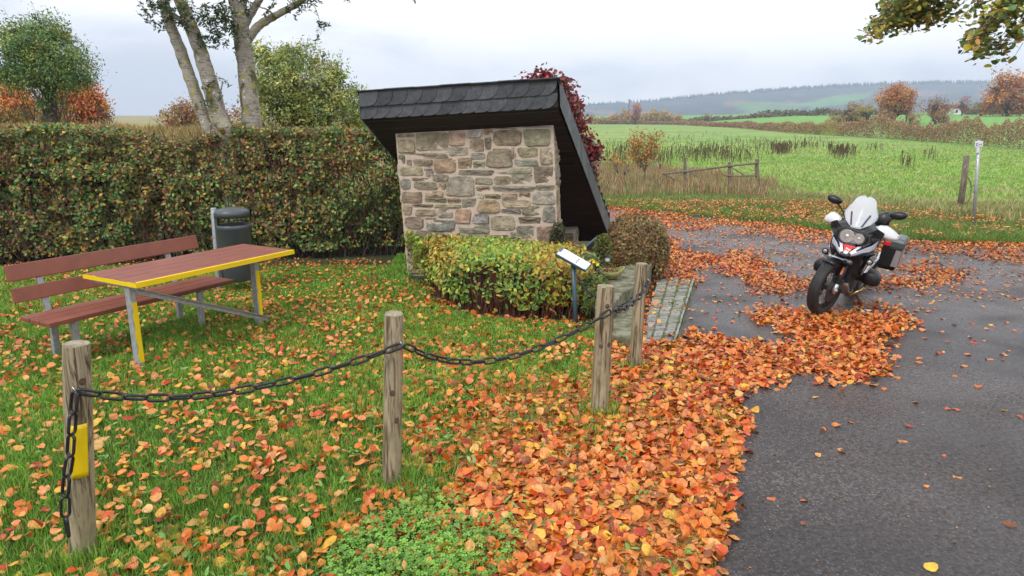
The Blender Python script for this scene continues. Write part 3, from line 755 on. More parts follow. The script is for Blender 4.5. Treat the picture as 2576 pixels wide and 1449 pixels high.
def link_mesh(l=.118, wd=.050, r=.0072):
    pts = []; hw = wd/2-r; hl = l/2-hw-r
    for i in range(7): a = -math.pi/2+math.pi*i/6; pts.append(Vector((hl+hw*math.cos(a), hw*math.sin(a), 0)))
    for i in range(7): a = math.pi/2+math.pi*i/6; pts.append(Vector((-hl+hw*math.cos(a), hw*math.sin(a), 0)))
    n = 8; rings = []
    for i, p in enumerate(pts):
        t = (pts[(i+1) % len(pts)]-pts[i-1]).normalized(); x = Vector((0, 0, 1)); y = t.cross(x)
        rings.append([p+(x*math.cos(a)*1.15+y*math.sin(a))*r for a in [2*math.pi*k/n for k in range(n)]])
    rings.append(rings[0]); mb = MB(); mb.loft(rings, cap=False)
    return mb
LINK = {}
def chain(label, pts, lk=.118, wd=.050, r=.0072, twist=0, seed=1):
    """pts: smooth path (Vectors)"""
    rnd = random.Random(seed)
    P = [Vector(p) for p in pts]; t = thing('chain', P[0], label, 'chain', 'black plastic link chains')
    key = (lk, wd, r)
    seg = [(P[i+1]-P[i]).length for i in range(len(P)-1)]; tot = sum(seg); pitch = lk-2.3*r
    n = max(2, round(tot/pitch)); pitch = tot/n
    def at(s):
        for i, q in enumerate(seg):
            if s <= q or i == len(seg)-1: return P[i]+(P[i+1]-P[i])*(s/q)
            s -= q
    first = LINK.get(key)
    for i in range(n):
        a, b = at(i*pitch), at((i+1)*pitch); c = (a+b)/2; x = (b-a).normalized()
        h = x.cross(Vector((0, 0, 1))); h = h.normalized() if h.length > .15 else Vector((1, 0, 0)).cross(x).normalized()
        v = h.cross(x)*-1
        ang = R(45 if i % 2 else -45)+R(twist)+rnd.uniform(-.22, .22)
        y = h*math.cos(ang)+v*math.sin(ang); z = x.cross(y)
        m = Matrix((x, y, z)).transposed().to_4x4(); m.translation = c-P[0]
        if first is None:
            o = link_mesh(lk, wd, r).build('link', 'chain', t, smooth=True); LINK[key] = first = o
        else: o = first.copy(); COL.objects.link(o); o.parent = t
        o.matrix_local = m
    return t
def sag(a, b, m, n=24):
    """parabola through a, b whose middle passes through m"""
    a, b, m = Vector(a), Vector(b), Vector(m); c = m*2-(a+b)/2
    return [a*(1-t)**2+c*2*t*(1-t)+b*t*t for t in [i/n for i in range(n+1)]]
def offp(P, r): # move a point in front of post towards the viewer
    d = Vector((-P.x, -P.y, 0)).normalized(); return P+d*r
h1 = D(192, 983, 3.085); h2 = D(1012, 868, 3.835)
h3 = D(1538, 782, 4.93); h4 = D(1632, 708, 5.96)
chain('long chain span hanging between the taped post and the middle post', sag(h1, h2, D(585, 985, 3.47)), seed=3)
chain('chain span sagging between the middle post and the knotted post', sag(h2+Vector((.012, 0, 0)), h3, D(1262, 903, 4.42)), seed=4)
chain('short chain span from the knotted post to the post by the cobbles', sag(h3, h4, D(1592, 762, 5.44)), seed=5)
e1 = D(172, 1350, 3.02)
pp = [h1+Vector((0, -.01, 0)), D(183, 1050, 3.06), D(176, 1150, 3.04), D(163, 1230, 3.03), D(165, 1300, 3.02), e1]
chain('loose chain end hanging down the post with the yellow tape', pp, seed=6)
c5a, c5b = D(1452, 694, 7.25), D(1500, 745, 6.6)
chain('thin chain running from the info panel post towards the knotted post', sag(c5a, c5b, D(1474, 728, 6.9)), .075, .032, .0048, seed=7)
chain('short thin chain piece just behind the knotted post', sag(D(1543, 775, 5.7), D(1593, 744, 6.2), D(1570, 764, 5.95)), .075, .032, .0048, seed=8)
# staples that hold the chain
for p, ob in ((h1, posts[0]), (h2, posts[1]), (h3, posts[2]), (h4, posts[3])):
    mb = MB(); q = p-ob.location
    mb.tube([q+Vector((-.012, .05, .02)), q+Vector((-.010, -.012, .024)), q+Vector((.006, -.014, .0)), q+Vector((.012, .05, -.012))], .0024, 6)
    mb.build('staple', 'steel', ob, smooth=True)

# ------------------------------------------------------------------ table, bench, bin
DV = Vector((.487, .873, 0)).normalized(); NV = Vector((.873, -.487, 0)).normalized()
def table():
    o = Vector((-3.575, 5.985, 0)); rz = math.atan2(DV.y, DV.x)
    t = thing('picnic_table', o, 'brown slatted picnic table with bright yellow taped edges on the lawn', 'table', rot=(0, 0, rz))
    # local: x along the length, y to the left (away from viewer side)
    Lt, Wd, Z = 1.79, .79, .83; mb = MB()
    for i in range(5):
        w_ = Wd/5; mb.box((Lt/2, -Wd/2+w_*(i+.5), Z-.02), (Lt, w_-.006, .04))
    mb.build('tabletop', 'plank', t, bevel=.004)
    mb = MB()
    mb.box((Lt/2, -Wd/2-.004, Z-.021), (Lt+.008, .004, .043))
    mb.box((Lt/2, -Wd/2+.012, Z+.0017), (Lt, .028, .0022))
    mb.build('long_edge_tape', 'yellow', t)
    mb = MB(); n = 14; pts = []
    # torn upper edge at the near end
    for i in range(n+1): pts.append(Vector((-.005, -Wd/2-.004+(Wd+.006)*i/n, Z-.043)))
    for i in range(n, -1, -1):
        k = random.Random(i+4).uniform(-.007, .001); pts.append(Vector((-.005, -Wd/2-.004+(Wd+.006)*i/n, Z+k)))
    mb.prism(pts, Vector((-.004, 0, 0))); mb.build('end_edge_tape', 'yellow', t)
    for x, yl, nm in ((.045, -.205, 0), (1.49, -.11, 1)):
        mb = MB(); mb.box((x, yl, (Z-.06)/2-.05), (.055, .075, Z-.04+.06)); lg = mb.build('leg', 'galv', t, bevel=.006)
        mb = MB(); pts = []; rr = random.Random(8+nm)
        for i in range(9): pts.append(Vector((0, -.0385-.003, .09+.52*i/8)))
        for i in range(8, -1, -1): pts.append(Vector((0, -.0385-.003, .09+.52*i/8)))
        q = [Vector((x+.0+(.026), yl-.0385, .07+.56*i/8)) for i in range(9)]+[Vector((x-.020+rr.uniform(-.006, .008), yl-.0385, .07+.56*i/8)) for i in range(8, -1, -1)]
        mb.prism(q, Vector((0, -.003, 0))); mb.build('leg_tape', 'yellow', lg)
        mb = MB(); mb.box((x, 0, Z-.058), (.05, Wd*.86, .03)); mb.build('cross_bearer', 'galv', t, bevel=.003)
        mb = MB(); mb.box((x, yl, .006), (.10, .12, .01)); mb.build('foot_plate', 'galv', lg, bevel=.003)
    mb = MB(); a = Vector((.07, -.25, Z-.10)); b = Vector((1.55, -.175, .09))
    mb.bar(a, b, .006, .05); mb.bar(a+Vector((0, -.02, .024)), b+Vector((0, -.02, .024)), .04, .006)
    mb.build('diagonal_brace', 'galv', t)
table()
def bench():
    o = Vector((-4.05, 5.80, 0)); rz = math.atan2(DV.y, DV.x)
    t = thing('park_bench', o, 'brown plank park bench with grey metal frames behind the picnic table', 'bench', rot=(0, 0, rz))
    Lb = 1.96; mb = MB()
    for i in range(3): mb.box((Lb/2, .075+.160*i, .445), (Lb, .148, .042))
    mb.build('seat', 'plank', t, bevel=.006)
    tilt = Matrix.Rotation(R(-14), 3, 'X')
    mb = MB(); mb.box((Lb/2, .53, .645), (Lb, .042, .135), tilt); mb.box((Lb/2, .578, .845), (Lb, .042, .15), tilt)
    mb.build('backrest', 'plank', t, bevel=.006)
    for x in (.26, 1.58):
        for y0_, y1_ in ((.10, .10), (.47, .45)):
            mb = MB(); mb.bar((x, y0_+.02, -.1), (x, y1_, .415), .06, .045, up=(0, 1, 0)); mb.build('leg', 'galv', t, bevel=.008)
        mb = MB(); mb.box((x, .265, .408), (.06, .44, .028)); mb.bar((x, .485, .40), (x, .60, .88), .055, .03, up=(0, 1, 0)); mb.build('back_frame', 'galv', t, bevel=.004)
bench()
def bin_():
    b = G(551, 735); r = .2
    t = thing('litter_bin', b, 'dark grey hooded litter bin strapped to a galvanised post by the hedge', 'litter bin')
    S_ = 8.9/1740
    top = D(537, 523, b.y); mb = MB(); mb.tube([Vector((0, 0, -.2)), top-b], .036, 14); po = mb.build('pole', 'galv', t, smooth=True, bevel=.004)
    cx = D(594, 640, b.y+.05)-b; cx.z = 0
    zb = D(594, 706, b.y).z; zt = D(594, 566, b.y).z; zh = D(594, 523, b.y).z
    M4 = Matrix.Translation(cx)
    mb = MB(); mb.lathe([(r*.80, zb), (r*.90, zb+.02), (r*.93, zb+.12), (r*.955, zb+.13), (r*1.02, zt-.05), (r*1.05, zt-.045), (r*1.05, zt), (r*1.0, zt+.006), (r*.96, zt-.01), (r*.9, zb+.15)], 36, M4, cap=False)
    mb.lathe([(r*.9, zb+.16), (.001, zb+.16)], 36, M4, cap=False); mb.lathe([(r*.8, zb), (.001, zb-.001)], 36, M4, cap=False)
    mb.build('bin_body', 'bin', t, smooth=True)
    mb = MB(); mb.lathe([(r*1.0, zh-.115), (r*1.06, zh-.12), (r*1.07, zh-.06), (r*1.0, zh-.03), (r*.6, zh-.006), (.001, zh)], 36, M4, cap=False)
    mb.lathe([(r*1.0, zh-.115), (r*.95, zh-.06), (.001, zh-.03)], 36, M4, cap=False)
    mb.build('hood', 'bin', t, smooth=True)
    mb = MB(); d = (-cx).normalized(); q = cx+d*r*.98
    mb.bar(q+Vector((0, 0, zb+.02)), q+Vector((0, 0, zh-.06)), .13, .035, up=tuple(d)); mb.build('back_bracket', 'bin', t, bevel=.006)
    for z in (zb+.2, zt-.16):
        mb = MB(); mb.lathe([(.040, z), (.043, z), (.043, z+.02), (.040, z+.02)], 14, Matrix.Translation(Vector(((top-b).x*z/(top-b).z, (top-b).y*z/(top-b).z, 0))), cap=False)
        mb.build('clamp', 'galv', po)
bin_()

# ------------------------------------------------------------------ info panel on its post
def panel():
    b = G(1452, 820); t = thing('info_panel', b, 'small sloping white info panel on a blue grey post beside the yellow green shrub', 'sign')
    c = [D(1415, 622, 7.42), D(1489, 664, 7.34), D(1475, 681, 7.18), D(1398, 639, 7.26)]
    c = [p-b for p in c]; X = (c[1]-c[0]); Y = (c[3]-c[0]); n = X.cross(Y).normalized(); n = n if n.z > 0 else -n
    mid = sum(c, Vector())/4
    mb = MB(); mb.tube([Vector((0, 0, -.2)), mid-n*.03], .026, 14); mb.build('pole', 'signblue', t, smooth=True)
    mb = MB(); mb.prism([p-n*.028 for p in c], n*.026); pn = mb.build('panel_frame', 'signblue', t, bevel=.004)
    def q(u0, v0, u1, v1, lift, m, name, mb=None):
        own = mb is None; mb = mb or MB(); P = lambda u, v: c[0]+X*u+Y*v+n*lift
        mb.prism([P(u0, v0), P(u1, v0), P(u1, v1), P(u0, v1)], -n*.002)
        if own: mb.build(name, m, pn)
        return mb
    q(.02, .05, .97, .93, .003, 'signwhite', 'print_sheet')
    q(.02, .05, .07, .6, .0045, 'print', 'blue_title')
    for k in range(3): q(.60, .22+.2*k, .64, .36+.2*k, .0045, 'print', 'symbol')
    q(.22, .46, .235, .52, .0045, 'print', 'symbol')
    mb = MB()
    for u in list(np.arange(.12, .56, .035))+list(np.arange(.68, .92, .035)): q(u, .16, u+.012, .8-.2*random.random(), .0045, 0, '', mb)
    mb.build('text_lines', 'faint', pn)
panel()

# ------------------------------------------------------------------ mossy ledge, planter, lamp, gate
def ledge():
    t = thing('mossy_stone_ledge', G(1575, 800), 'low stepped ledge of green mossy stone slabs beside the cobbled strip', 'ledge'); o = t.location.copy()
    def slab(pix, z, h, nm, m='moss'):
        p = [G(x, y, z)-o for x, y in pix]; mb = MB(); cen = sum(p, Vector())/len(p); rings = []
        full = []
        for i in range(len(p)):
            a, b = p[i], p[(i+1) % len(p)]; k = 6
            for j in range(k): full.append(a.lerp(b, j/k)+Vector((random.uniform(-.012, .012), random.uniform(-.012, .012), 0)))
        for s_, dz in ((1.0, -h), (1.01, -.03), (1.0, -.012), (.965, 0)):
            rings.append([cen+(q-cen)*s_+Vector((0, 0, dz+random.uniform(-.004, .004))) for q in full])
        mb.loft(rings); return mb.build(nm, m, t, smooth=False)
    slab([(1490, 705), (1560, 668), (1640, 660), (1622, 690), (1600, 715), (1572, 735), (1545, 760), (1500, 770)], .30, .34, 'slab')
    slab([(1545, 745), (1605, 705), (1630, 712), (1612, 765), (1600, 790), (1588, 845), (1540, 835)], .12, .2, 'slab')
    slab([(1545, 820), (1600, 800), (1598, 838), (1583, 856), (1546, 850)], .05, .12, 'slab')
ledge()
def planter():
    c = D(1531, 690, 8.25); c.z = .31
    t = thing('planter_bowl', c, 'shallow green stone planter bowl filled with flowers on the mossy ledge', 'planter')
    mb = MB(); rings = []; n = 28
    for r_, h in ((.05, 0), (.09, .006), (.145, .05), (.18, .10), (.17, .102), (.13, .06), (.05, .04)):
        rings.append([Vector((r_*math.cos(a)*1.08, r_*math.sin(a)*.8, h+(.055*abs(math.cos(a))**3 if h > .05 else 0)*(h/.11))) for a in [2*math.pi*k/n for k in range(n)]])
    mb.loft(rings); mb.build('bowl', 'bowl', t, smooth=True)
    nn = 160; P = np.c_[RNG.normal(0, .06, nn), RNG.normal(0, .045, nn), RNG.uniform(.08, .14, nn)]
    bp_ = scatter('bedding_plants', P, frames(nn, np.tile([0, 0, 1.], (nn, 1)), .6), RNG.uniform(.02, .045, nn), palette(nn, [(.45, .05, .02), (.10, .16, .03), (.2, .03, .02)], [3, 5, 1]), T_oval(), 'leaf', t); bp_['kind'] = 'stuff'
planter()
def lamp():
    b = D(1527, 692, 8.35); b.z = .33
    t = thing('solar_garden_lamp', b, 'small black solar garden lamp stuck in the planter bowl', 'garden lamp')
    mb = MB(); mb.tube([(0, 0, 0), (0, 0, .17)], .008, 8); mb.build('stake', 'black', t)
    mb = MB(); mb.lathe([(.014, .165), (.026, .18), (.028, .225), (.02, .228)], 12); mb.build('glass', 'faint', t)
    mb = MB(); mb.lathe([(.038, .226), (.040, .234), (.012, .252)], 12); mb.build('cap', 'black', t)
lamp()
def gate():
    b = D(1475, 690, 8.75); b.z = 0
    t = thing('metal_side_panel', b, 'dark grey metal side panel beside the shelter opening', 'panel')
    p = [D(1452, 640, 8.7)-b, D(1500, 598, 9.2)-b, D(1500, 655, 9.2)-b, D(1470, 700, 8.75)-b, D(1456, 700, 8.7)-b]
    mb = MB(); mb.prism(p, Vector((.012, .02, 0))); mb.build('sheet', 'darkmetal', t)
    mb = MB(); mb.tube([p[0]+Vector((0, 0, .0)), p[1]], .016, 8); mb.build('top_rail', 'signblue', t)
gate()
# ------------------------------------------------------------------ clipped hedge
GRN, DGR, OLV = (.065, .13, .025), (.03, .07, .02), (.12, .14, .03)
def in_hull(P, poly, z0, z1): return inpoly(P[:, 0], P[:, 1], poly) & (P[:, 2] > z0) & (P[:, 2] < z1)
def long_hedge():
    a, b = Vector((-10.6, 9.95, 0)), Vector((-1.72, 11.15, 0)); d = (b-a).normalized(); nb = Vector((-d.y, d.x, 0)); Ln = (b-a).length
    t = thing('clipped_hedge', a, 'long clipped autumn hedge of small green and brown leaves behind the bench', 'hedge')
    W_, H_ = 1.15, 2.09
    def W(s, q, z): return np.stack([d.x*s+nb.x*q, d.y*s+nb.y*q, z], -1)
    rng = np.random.default_rng(21)
    def topz(s): return H_-.02+.09*(vnoise(s, s*0, .9, 2)-.5)+.08*(vnoise(s, s*0, 4, 3)-.5)-.28*np.exp(-((s-5.45)/.55)**2)
    # front and top leaves
    n = 52000; s = rng.uniform(0, Ln, n); z = rng.uniform(.06, 1.0, n)**.92*H_
    dep = np.abs(rng.normal(0, .13, n)); bulge = .18*(vnoise(s, z, 1.1, 5)-.5)+.16*(vnoise(s, z, 3.2, 6)-.5)
    q = dep+bulge+.16*np.clip(.46-vnoise(s, z, 5.5, 91), 0, .3)/.3+.12*np.clip(.5-z, 0, 1)
    rnd_top = .22*np.clip((z-1.72)/.3, 0, 1)**2; q = q+rnd_top
    P = W(s, q, np.minimum(z, topz(s)+.02)); up = np.tile([-nb.x, -nb.y, .35], (n, 1))
    thin = vnoise(s, z, 3.2, 11) < (.25+.42*(z < .5)*(s > 6.5)+.62*(s > 8.0)*(z < 1.3)+.08*vnoise(s, z, .8, 77))
    keep = ~thin | (rng.random(n) < .35)
    n2 = 15000; s2 = rng.uniform(0, Ln, n2); q2 = rng.uniform(0, W_, n2); z2 = topz(s2)-np.abs(rng.normal(-.01, .07, n2))
    P = np.r_[P[keep], W(s2, q2, z2)]; up = np.r_[up[keep], np.tile([-nb.x*.4, -nb.y*.4, 1.], (n2, 1))]
    n3 = 4200; s3 = np.full(n3, Ln)-np.abs(rng.normal(0, .12, n3)); q3 = rng.uniform(0, W_, n3); z3 = rng.uniform(.3, 1, n3)*H_
    P = np.r_[P, W(s3, q3, z3)]; up = np.r_[up, np.tile([d.x, d.y, .3], (n3, 1))]
    n = len(P)
    pal = [(.11, .20, .045), (.055, .12, .035), (.22, .28, .06), (.36, .31, .07), (.28, .15, .05), (.50, .32, .04), (.17, .075, .04), (.38, .08, .03)]
    C = palette(n, pal, [9, 9, 5, 2.4, 2, 1.3, 2.2, .5], .22, rng)
    s_ = (P[:, 0]*d.x+P[:, 1]*d.y); ncl = vnoise(s_, P[:, 2], 1.4, 9)*.65+vnoise(s_, P[:, 2], 4, 19)*.35
    warm = np.clip((ncl-.52)*3.4+np.clip((P[:, 2]-1.5)*.8, -.15, .5)+np.clip((s_+5)/12, -.2, .35), 0, 1)[:, None]
    C2 = palette(n, [(.28, .15, .06), (.20, .10, .05), (.46, .27, .05), (.22, .21, .06), (.12, .065, .04)], [4, 3, 2.2, 5, 2], .2, rng)
    pick = rng.random((n, 1)) < warm*.5; C = np.where(pick, C2, C)
    scatter('foliage', P, frames(n, up, .6, rng), rng.uniform(.040, .082, n), C*1.28, T_fold(), 'leaf', t, rng=rng)
    # inner twig mass, ragged box well inside the leaves
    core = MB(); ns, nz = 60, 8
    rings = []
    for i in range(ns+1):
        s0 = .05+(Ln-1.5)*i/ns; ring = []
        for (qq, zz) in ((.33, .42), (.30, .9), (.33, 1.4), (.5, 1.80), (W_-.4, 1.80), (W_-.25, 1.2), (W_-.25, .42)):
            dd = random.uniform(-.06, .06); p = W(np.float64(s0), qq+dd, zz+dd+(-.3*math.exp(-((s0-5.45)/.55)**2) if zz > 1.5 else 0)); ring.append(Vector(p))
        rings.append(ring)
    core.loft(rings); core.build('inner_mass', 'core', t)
    # stems and twigs
    n = 900; s = rng.uniform(0, Ln, n); q = rng.uniform(.12, .8, n)
    S = W(s, q, np.zeros(n)); E_ = W(s+rng.normal(0, .25, n), q+rng.normal(0, .22, n), rng.uniform(.6, 1.9, n))
    twigs('stems', S, E_, .013, .004, (.075, .048, .032), parent=t, bend=.06, rng=rng)
    n = 3600; s = rng.uniform(0, Ln, n); z = rng.uniform(.3, 1.95, n); q = rng.uniform(-.02, .25, n)
    S = W(s, q, z); E_ = S+np.c_[rng.normal(0, .16, n), rng.normal(-.05, .07, n), rng.normal(.12, .13, n)]
    twigs('twigs', S, E_, .004, .0018, (.14, .075, .05), parent=t, rng=rng)
    o = thing_hips(t, W, rng, Ln)
    return t
def thing_hips(t, W, rng, Ln):
    mb = MB()
    for i in range(46):
        p = W(np.float64(rng.uniform(1, Ln)), -.03, rng.uniform(1.2, 2.05)); mb.ico(p, .011, 1)
    o = mb.build('rose_hips', 'red', t, smooth=True); o['kind'] = 'stuff'; return o
long_hedge()

# ------------------------------------------------------------------ two multi-stemmed trees behind the hedge
def jpath(pts, seg=5, j=.02):
    out = []
    P = [Vector(p) for p in pts]
    for i in range(len(P)-1):
        p0, p1, p2, p3 = P[max(i-1, 0)], P[i], P[i+1], P[min(i+2, len(P)-1)]
        for k in range(seg):
            t = k/seg; out.append(.5*((2*p1)+(p2-p0)*t+(2*p0-5*p1+4*p2-p3)*t*t+(3*p1-p0-3*p2+p3)*t**3)+Vector((random.uniform(-j, j), random.uniform(-j, j), 0)))
    out.append(P[-1]); return out
def limb(mb, pts, r0, r1, n=14, j=.006, knots=True):
    P = jpath(pts, 6, j); m = len(P); rs = [(r0+(r1-r0)*(i/(m-1))**.85)*(.9 if n == 14 else 1) for i in range(m)]
    rs = [r*(1+random.uniform(-.05, .05)+(.10 if random.random() < .05 else 0)) for r in rs]
    mb.tube(P, rs, n, jit=.025)
def leafspray(P0, n, spread, rng, size=(.04, .075)):
    P = np.array(P0)[None]+rng.normal(0, 1, (n, 3))*np.array(spread); return P, rng.uniform(*size, n)
def grey_tree(label, base, limbs_, sprays, seed):
    rng = np.random.default_rng(seed); random.seed(seed)
    t = thing('grey_barked_tree', base, label, 'tree', 'grey barked trees behind the hedge'); mb = MB()
    B = Vector(base)
    for pts, r0, r1 in limbs_: limb(mb, [Vector(p)-B for p in pts], r0, r1)
    mb.build('trunk', 'bark', t, smooth=True)
    Ps, Ss, E0, E1 = [], [], [], []
    for (c, n, sp_) in sprays:
        c = Vector(c)-B
        k = max(1, n//22)
        for _ in range(k):
            cc = np.array(c)+rng.normal(0, 1, 3)*np.array(sp_)
            # compound sprig: a drooping stalk with paired leaflets
            dr = rng.normal(0, 1, 3); dr[2] = -abs(dr[2])*.6-.25; dr /= np.linalg.norm(dr); ln = rng.uniform(.16, .3)
            tt = np.linspace(.1, 1, 11); side = np.cross(dr, rng.normal(0, 1, 3)); side /= np.linalg.norm(side)
            pts = cc+dr*ln*tt[:, None]
            Ps += [pts+side*.012, pts-side*.012]; Ss.append(rng.uniform(.04, .07, 22))
            E0.append(cc-dr*.05); E1.append(cc+dr*ln)
    P = np.concatenate(Ps); n = len(P)
    C = palette(n, [(.05, .10, .03), (.03, .07, .022), (.09, .14, .04), (.16, .18, .05)], [5, 4, 3, 1], .2, rng)
    scatter('crown', P, frames(n, np.tile([0, -.3, 1.], (n, 1)), .8, rng), rng.uniform(.045, .075, n), C, T_oval(), 'leaf', t, rng=rng)
    twigs('twigs', np.array(E0), np.array(E1), .003, .0015, (.10, .08, .05), parent=t, rng=rng)['kind'] = 'stuff'
YA, YB = 11.0, 11.35
def PA(x, y, Y=YA): return D(x, y, Y)
ga = PA(585, 640); ga.z = -.1
grey_tree('pair of leaning grey lichen covered trunks grown together, rising behind the hedge', (PA(572, 400).x, YA, 0),
    [([ (PA(582, 560).x, YA, -.2), PA(576, 380), PA(549, 293), PA(527, 207), PA(506, 138), PA(481, 69), PA(452, 0), PA(425, -70), PA(395, -180)], .175, .075),
     ([ (PA(566, 560).x, YA+.1, -.2), PA(548, 380, YA+.1), PA(527, 325, YA+.1), PA(506, 276, YA+.1), PA(482, 207, YA+.1), PA(458, 138, YA+.1), PA(431, 69, YA+.08), PA(410, 0, YA+.1), PA(385, -80, YA+.2), PA(370, -190, YA+.3)], .125, .075),
     ([PA(395, -180), PA(370, -300), PA(330, -420)], .06, .012), ([PA(410, -130), PA(450, -260), PA(480, -400)], .045, .01), ([PA(370, -190, YA+.3), PA(310, -280, YA+.5), PA(250, -340, YA+.6)], .06, .012),
     ([PA(470, 60), PA(440, 40, YA-.1), PA(420, 25, YA-.15), PA(395, 5, YA-.2)], .05, .02),
     ([PA(545, 240), PA(556, 226, YA-.06), PA(560, 205, YA-.1)], .022, .008), ([PA(553, 300), PA(562, 270, YA-.05), PA(556, 225, YA-.08)], .013, .005)],
    [(PA(412, 22, YA-.3), 420, (.16, .2, .12)), (PA(450, 12, YA-.3), 200, (.15, .2, .12)), (PA(548, 215, YA-.1), 90, (.05, .06, .15)), (PA(552, 260, YA-.1), 60, (.03, .05, .1)), (PA(515, 118, YA-.1), 22, (.06, .06, .1)), (PA(400, -70, YA-.3), 300, (.3, .3, .2)), (PA(390, -260), 2600, (.75, .7, .45)), (PA(320, -300), 1800, (.6, .6, .4)), (PA(450, -380), 2200, (.7, .7, .4))], 31)
grey_tree('single thick grey trunk forking into spreading branches, right of the leaning pair', (PA(643, 400, YB).x, YB, 0),
    [([ (PA(645, 600, YB).x, YB, -.2), PA(641, 400, YB), PA(637, 341, YB), PA(630, 276, YB), PA(620, 172, YB), PA(611, 103, YB), PA(603, 62, YB)], .185, .135),
     ([PA(605, 72, YB), PA(598, 38, YB), PA(586, -5, YB), PA(575, -60, YB), PA(560, -160, YB)], .12, .06),
     ([PA(560, -160, YB), PA(545, -260, YB), PA(530, -380, YB)], .05, .01), ([PA(690, -110, YB), PA(720, -230, YB), PA(740, -330, YB)], .035, .01), ([PA(618, -40, YB), PA(630, -180, YB), PA(640, -340, YB)], .05, .012), ([PA(800, -60, YB), PA(850, -130, YB), PA(900, -180, YB)], .03, .008),
     ([PA(606, 80, YB), PA(622, 50, YB), PA(645, 12, YB), PA(662, -20, YB), PA(690, -110, YB)], .085, .04),
     ([PA(612, 118, YB), PA(632, 88, YB), PA(655, 62, YB), PA(692, 40, YB), PA(725, 22, YB), PA(756, 4, YB), PA(775, -15, YB), PA(800, -60, YB)], .085, .035),
     ([PA(600, 60, YB), PA(585, 45, YB-.1), PA(565, 38, YB-.15), PA(548, 20, YB-.2)], .03, .012),
     ([PA(604, 62, YB), PA(610, 20, YB), PA(618, -40, YB)], .09, .05),
     ([PA(690, 40, YB), PA(672, 24, YB), PA(655, 18, YB), PA(630, 5, YB)], .018, .008), ([PA(662, 52, YB), PA(675, 25, YB), PA(690, 0, YB)], .012, .005),
     ([PA(752, 8, YB), PA(772, 8, YB), PA(790, 15, YB), PA(803, 50, YB)], .014, .005), ([PA(742, 14, YB), PA(728, 5, YB), PA(715, -10, YB)], .014, .006)],
    [(PA(552, 62, YB-.3), 560, (.14, .2, .17)), (PA(535, 25, YB-.3), 330, (.15, .2, .12)), (PA(575, 15, YB-.3), 220, (.13, .15, .10)), (PA(530, 75, YB-.3), 110, (.1, .1, .08)),
     (PA(640, 18, YB), 60, (.15, .1, .06)), (PA(720, 10, YB), 110, (.2, .1, .08)), (PA(770, 6, YB), 120, (.14, .1, .06)), (PA(800, 35, YB), 66, (.04, .06, .1)), (PA(690, -60, YB), 300, (.5, .3, .12)), (PA(620, -290, YB), 3200, (.9, .8, .5)), (PA(730, -250, YB), 2600, (.8, .7, .45)), (PA(850, -170, YB), 1300, (.5, .5, .3))], 32)

# ------------------------------------------------------------------ generic tree / shrub with leaf clumps
def tree(name, label, cat, base, blobs, pal, wts, n, ncl, spread, size, group=None, seed=1, trunk=None, tpl=None, twn=70, shell=.5, upw=.3, trunkcol=(.09, .07, .055), bright=1., elong=1):
    """blobs: [(centre xyz world, radii)] ; trunk: list of (path, r0, r1)"""
    rng = np.random.default_rng(seed); random.seed(seed); B = Vector(base)
    t = thing(name, base, label, cat, group)
    bl = [(np.array(Vector(c)-B), r) for c, r in blobs]
    P, nr, idx = clump_points(bl, n, ncl, spread, rng, shell)
    cc = palette(ncl, pal, wts, .16, rng)
    C = cc[idx]*(1+rng.normal(0, .13, (n, 1)))*bright
    up = nr+np.array([0, 0, upw]); keep = P[:, 2] > .05
    scatter('crown', P[keep], frames(int(keep.sum()), up[keep], .75, rng), rng.uniform(size[0], size[1], int(keep.sum())), np.clip(C[keep], .005, .9), tpl or T_fold(), 'leaf', t, rng=rng)
    mb = MB()
    if trunk:
        for pts, r0, r1 in trunk: limb(mb, [Vector(p)-B for p in pts], r0, r1, 8)
        mb.build('trunk', mat('bark_plain', trunkcol, .95, var=.5, scale=4, bump=.4), t, smooth=True)
    if twn:
        st = []
        for i in range(twn):
            c, r = bl[rng.integers(len(bl))]; st.append((c*np.array([.6, .6, .55]), c+rng.normal(0, .55, 3)*np.array(r)))
        st = np.array(st); sc_ = np.mean([r[0] for _, r in bl])
        twigs('branches', st[:, 0], st[:, 1], .018*sc_, .006*sc_, trunkcol, parent=t, rng=rng, bend=.08)
    return t
def zg(p): return float(hz(p.x, p.y))
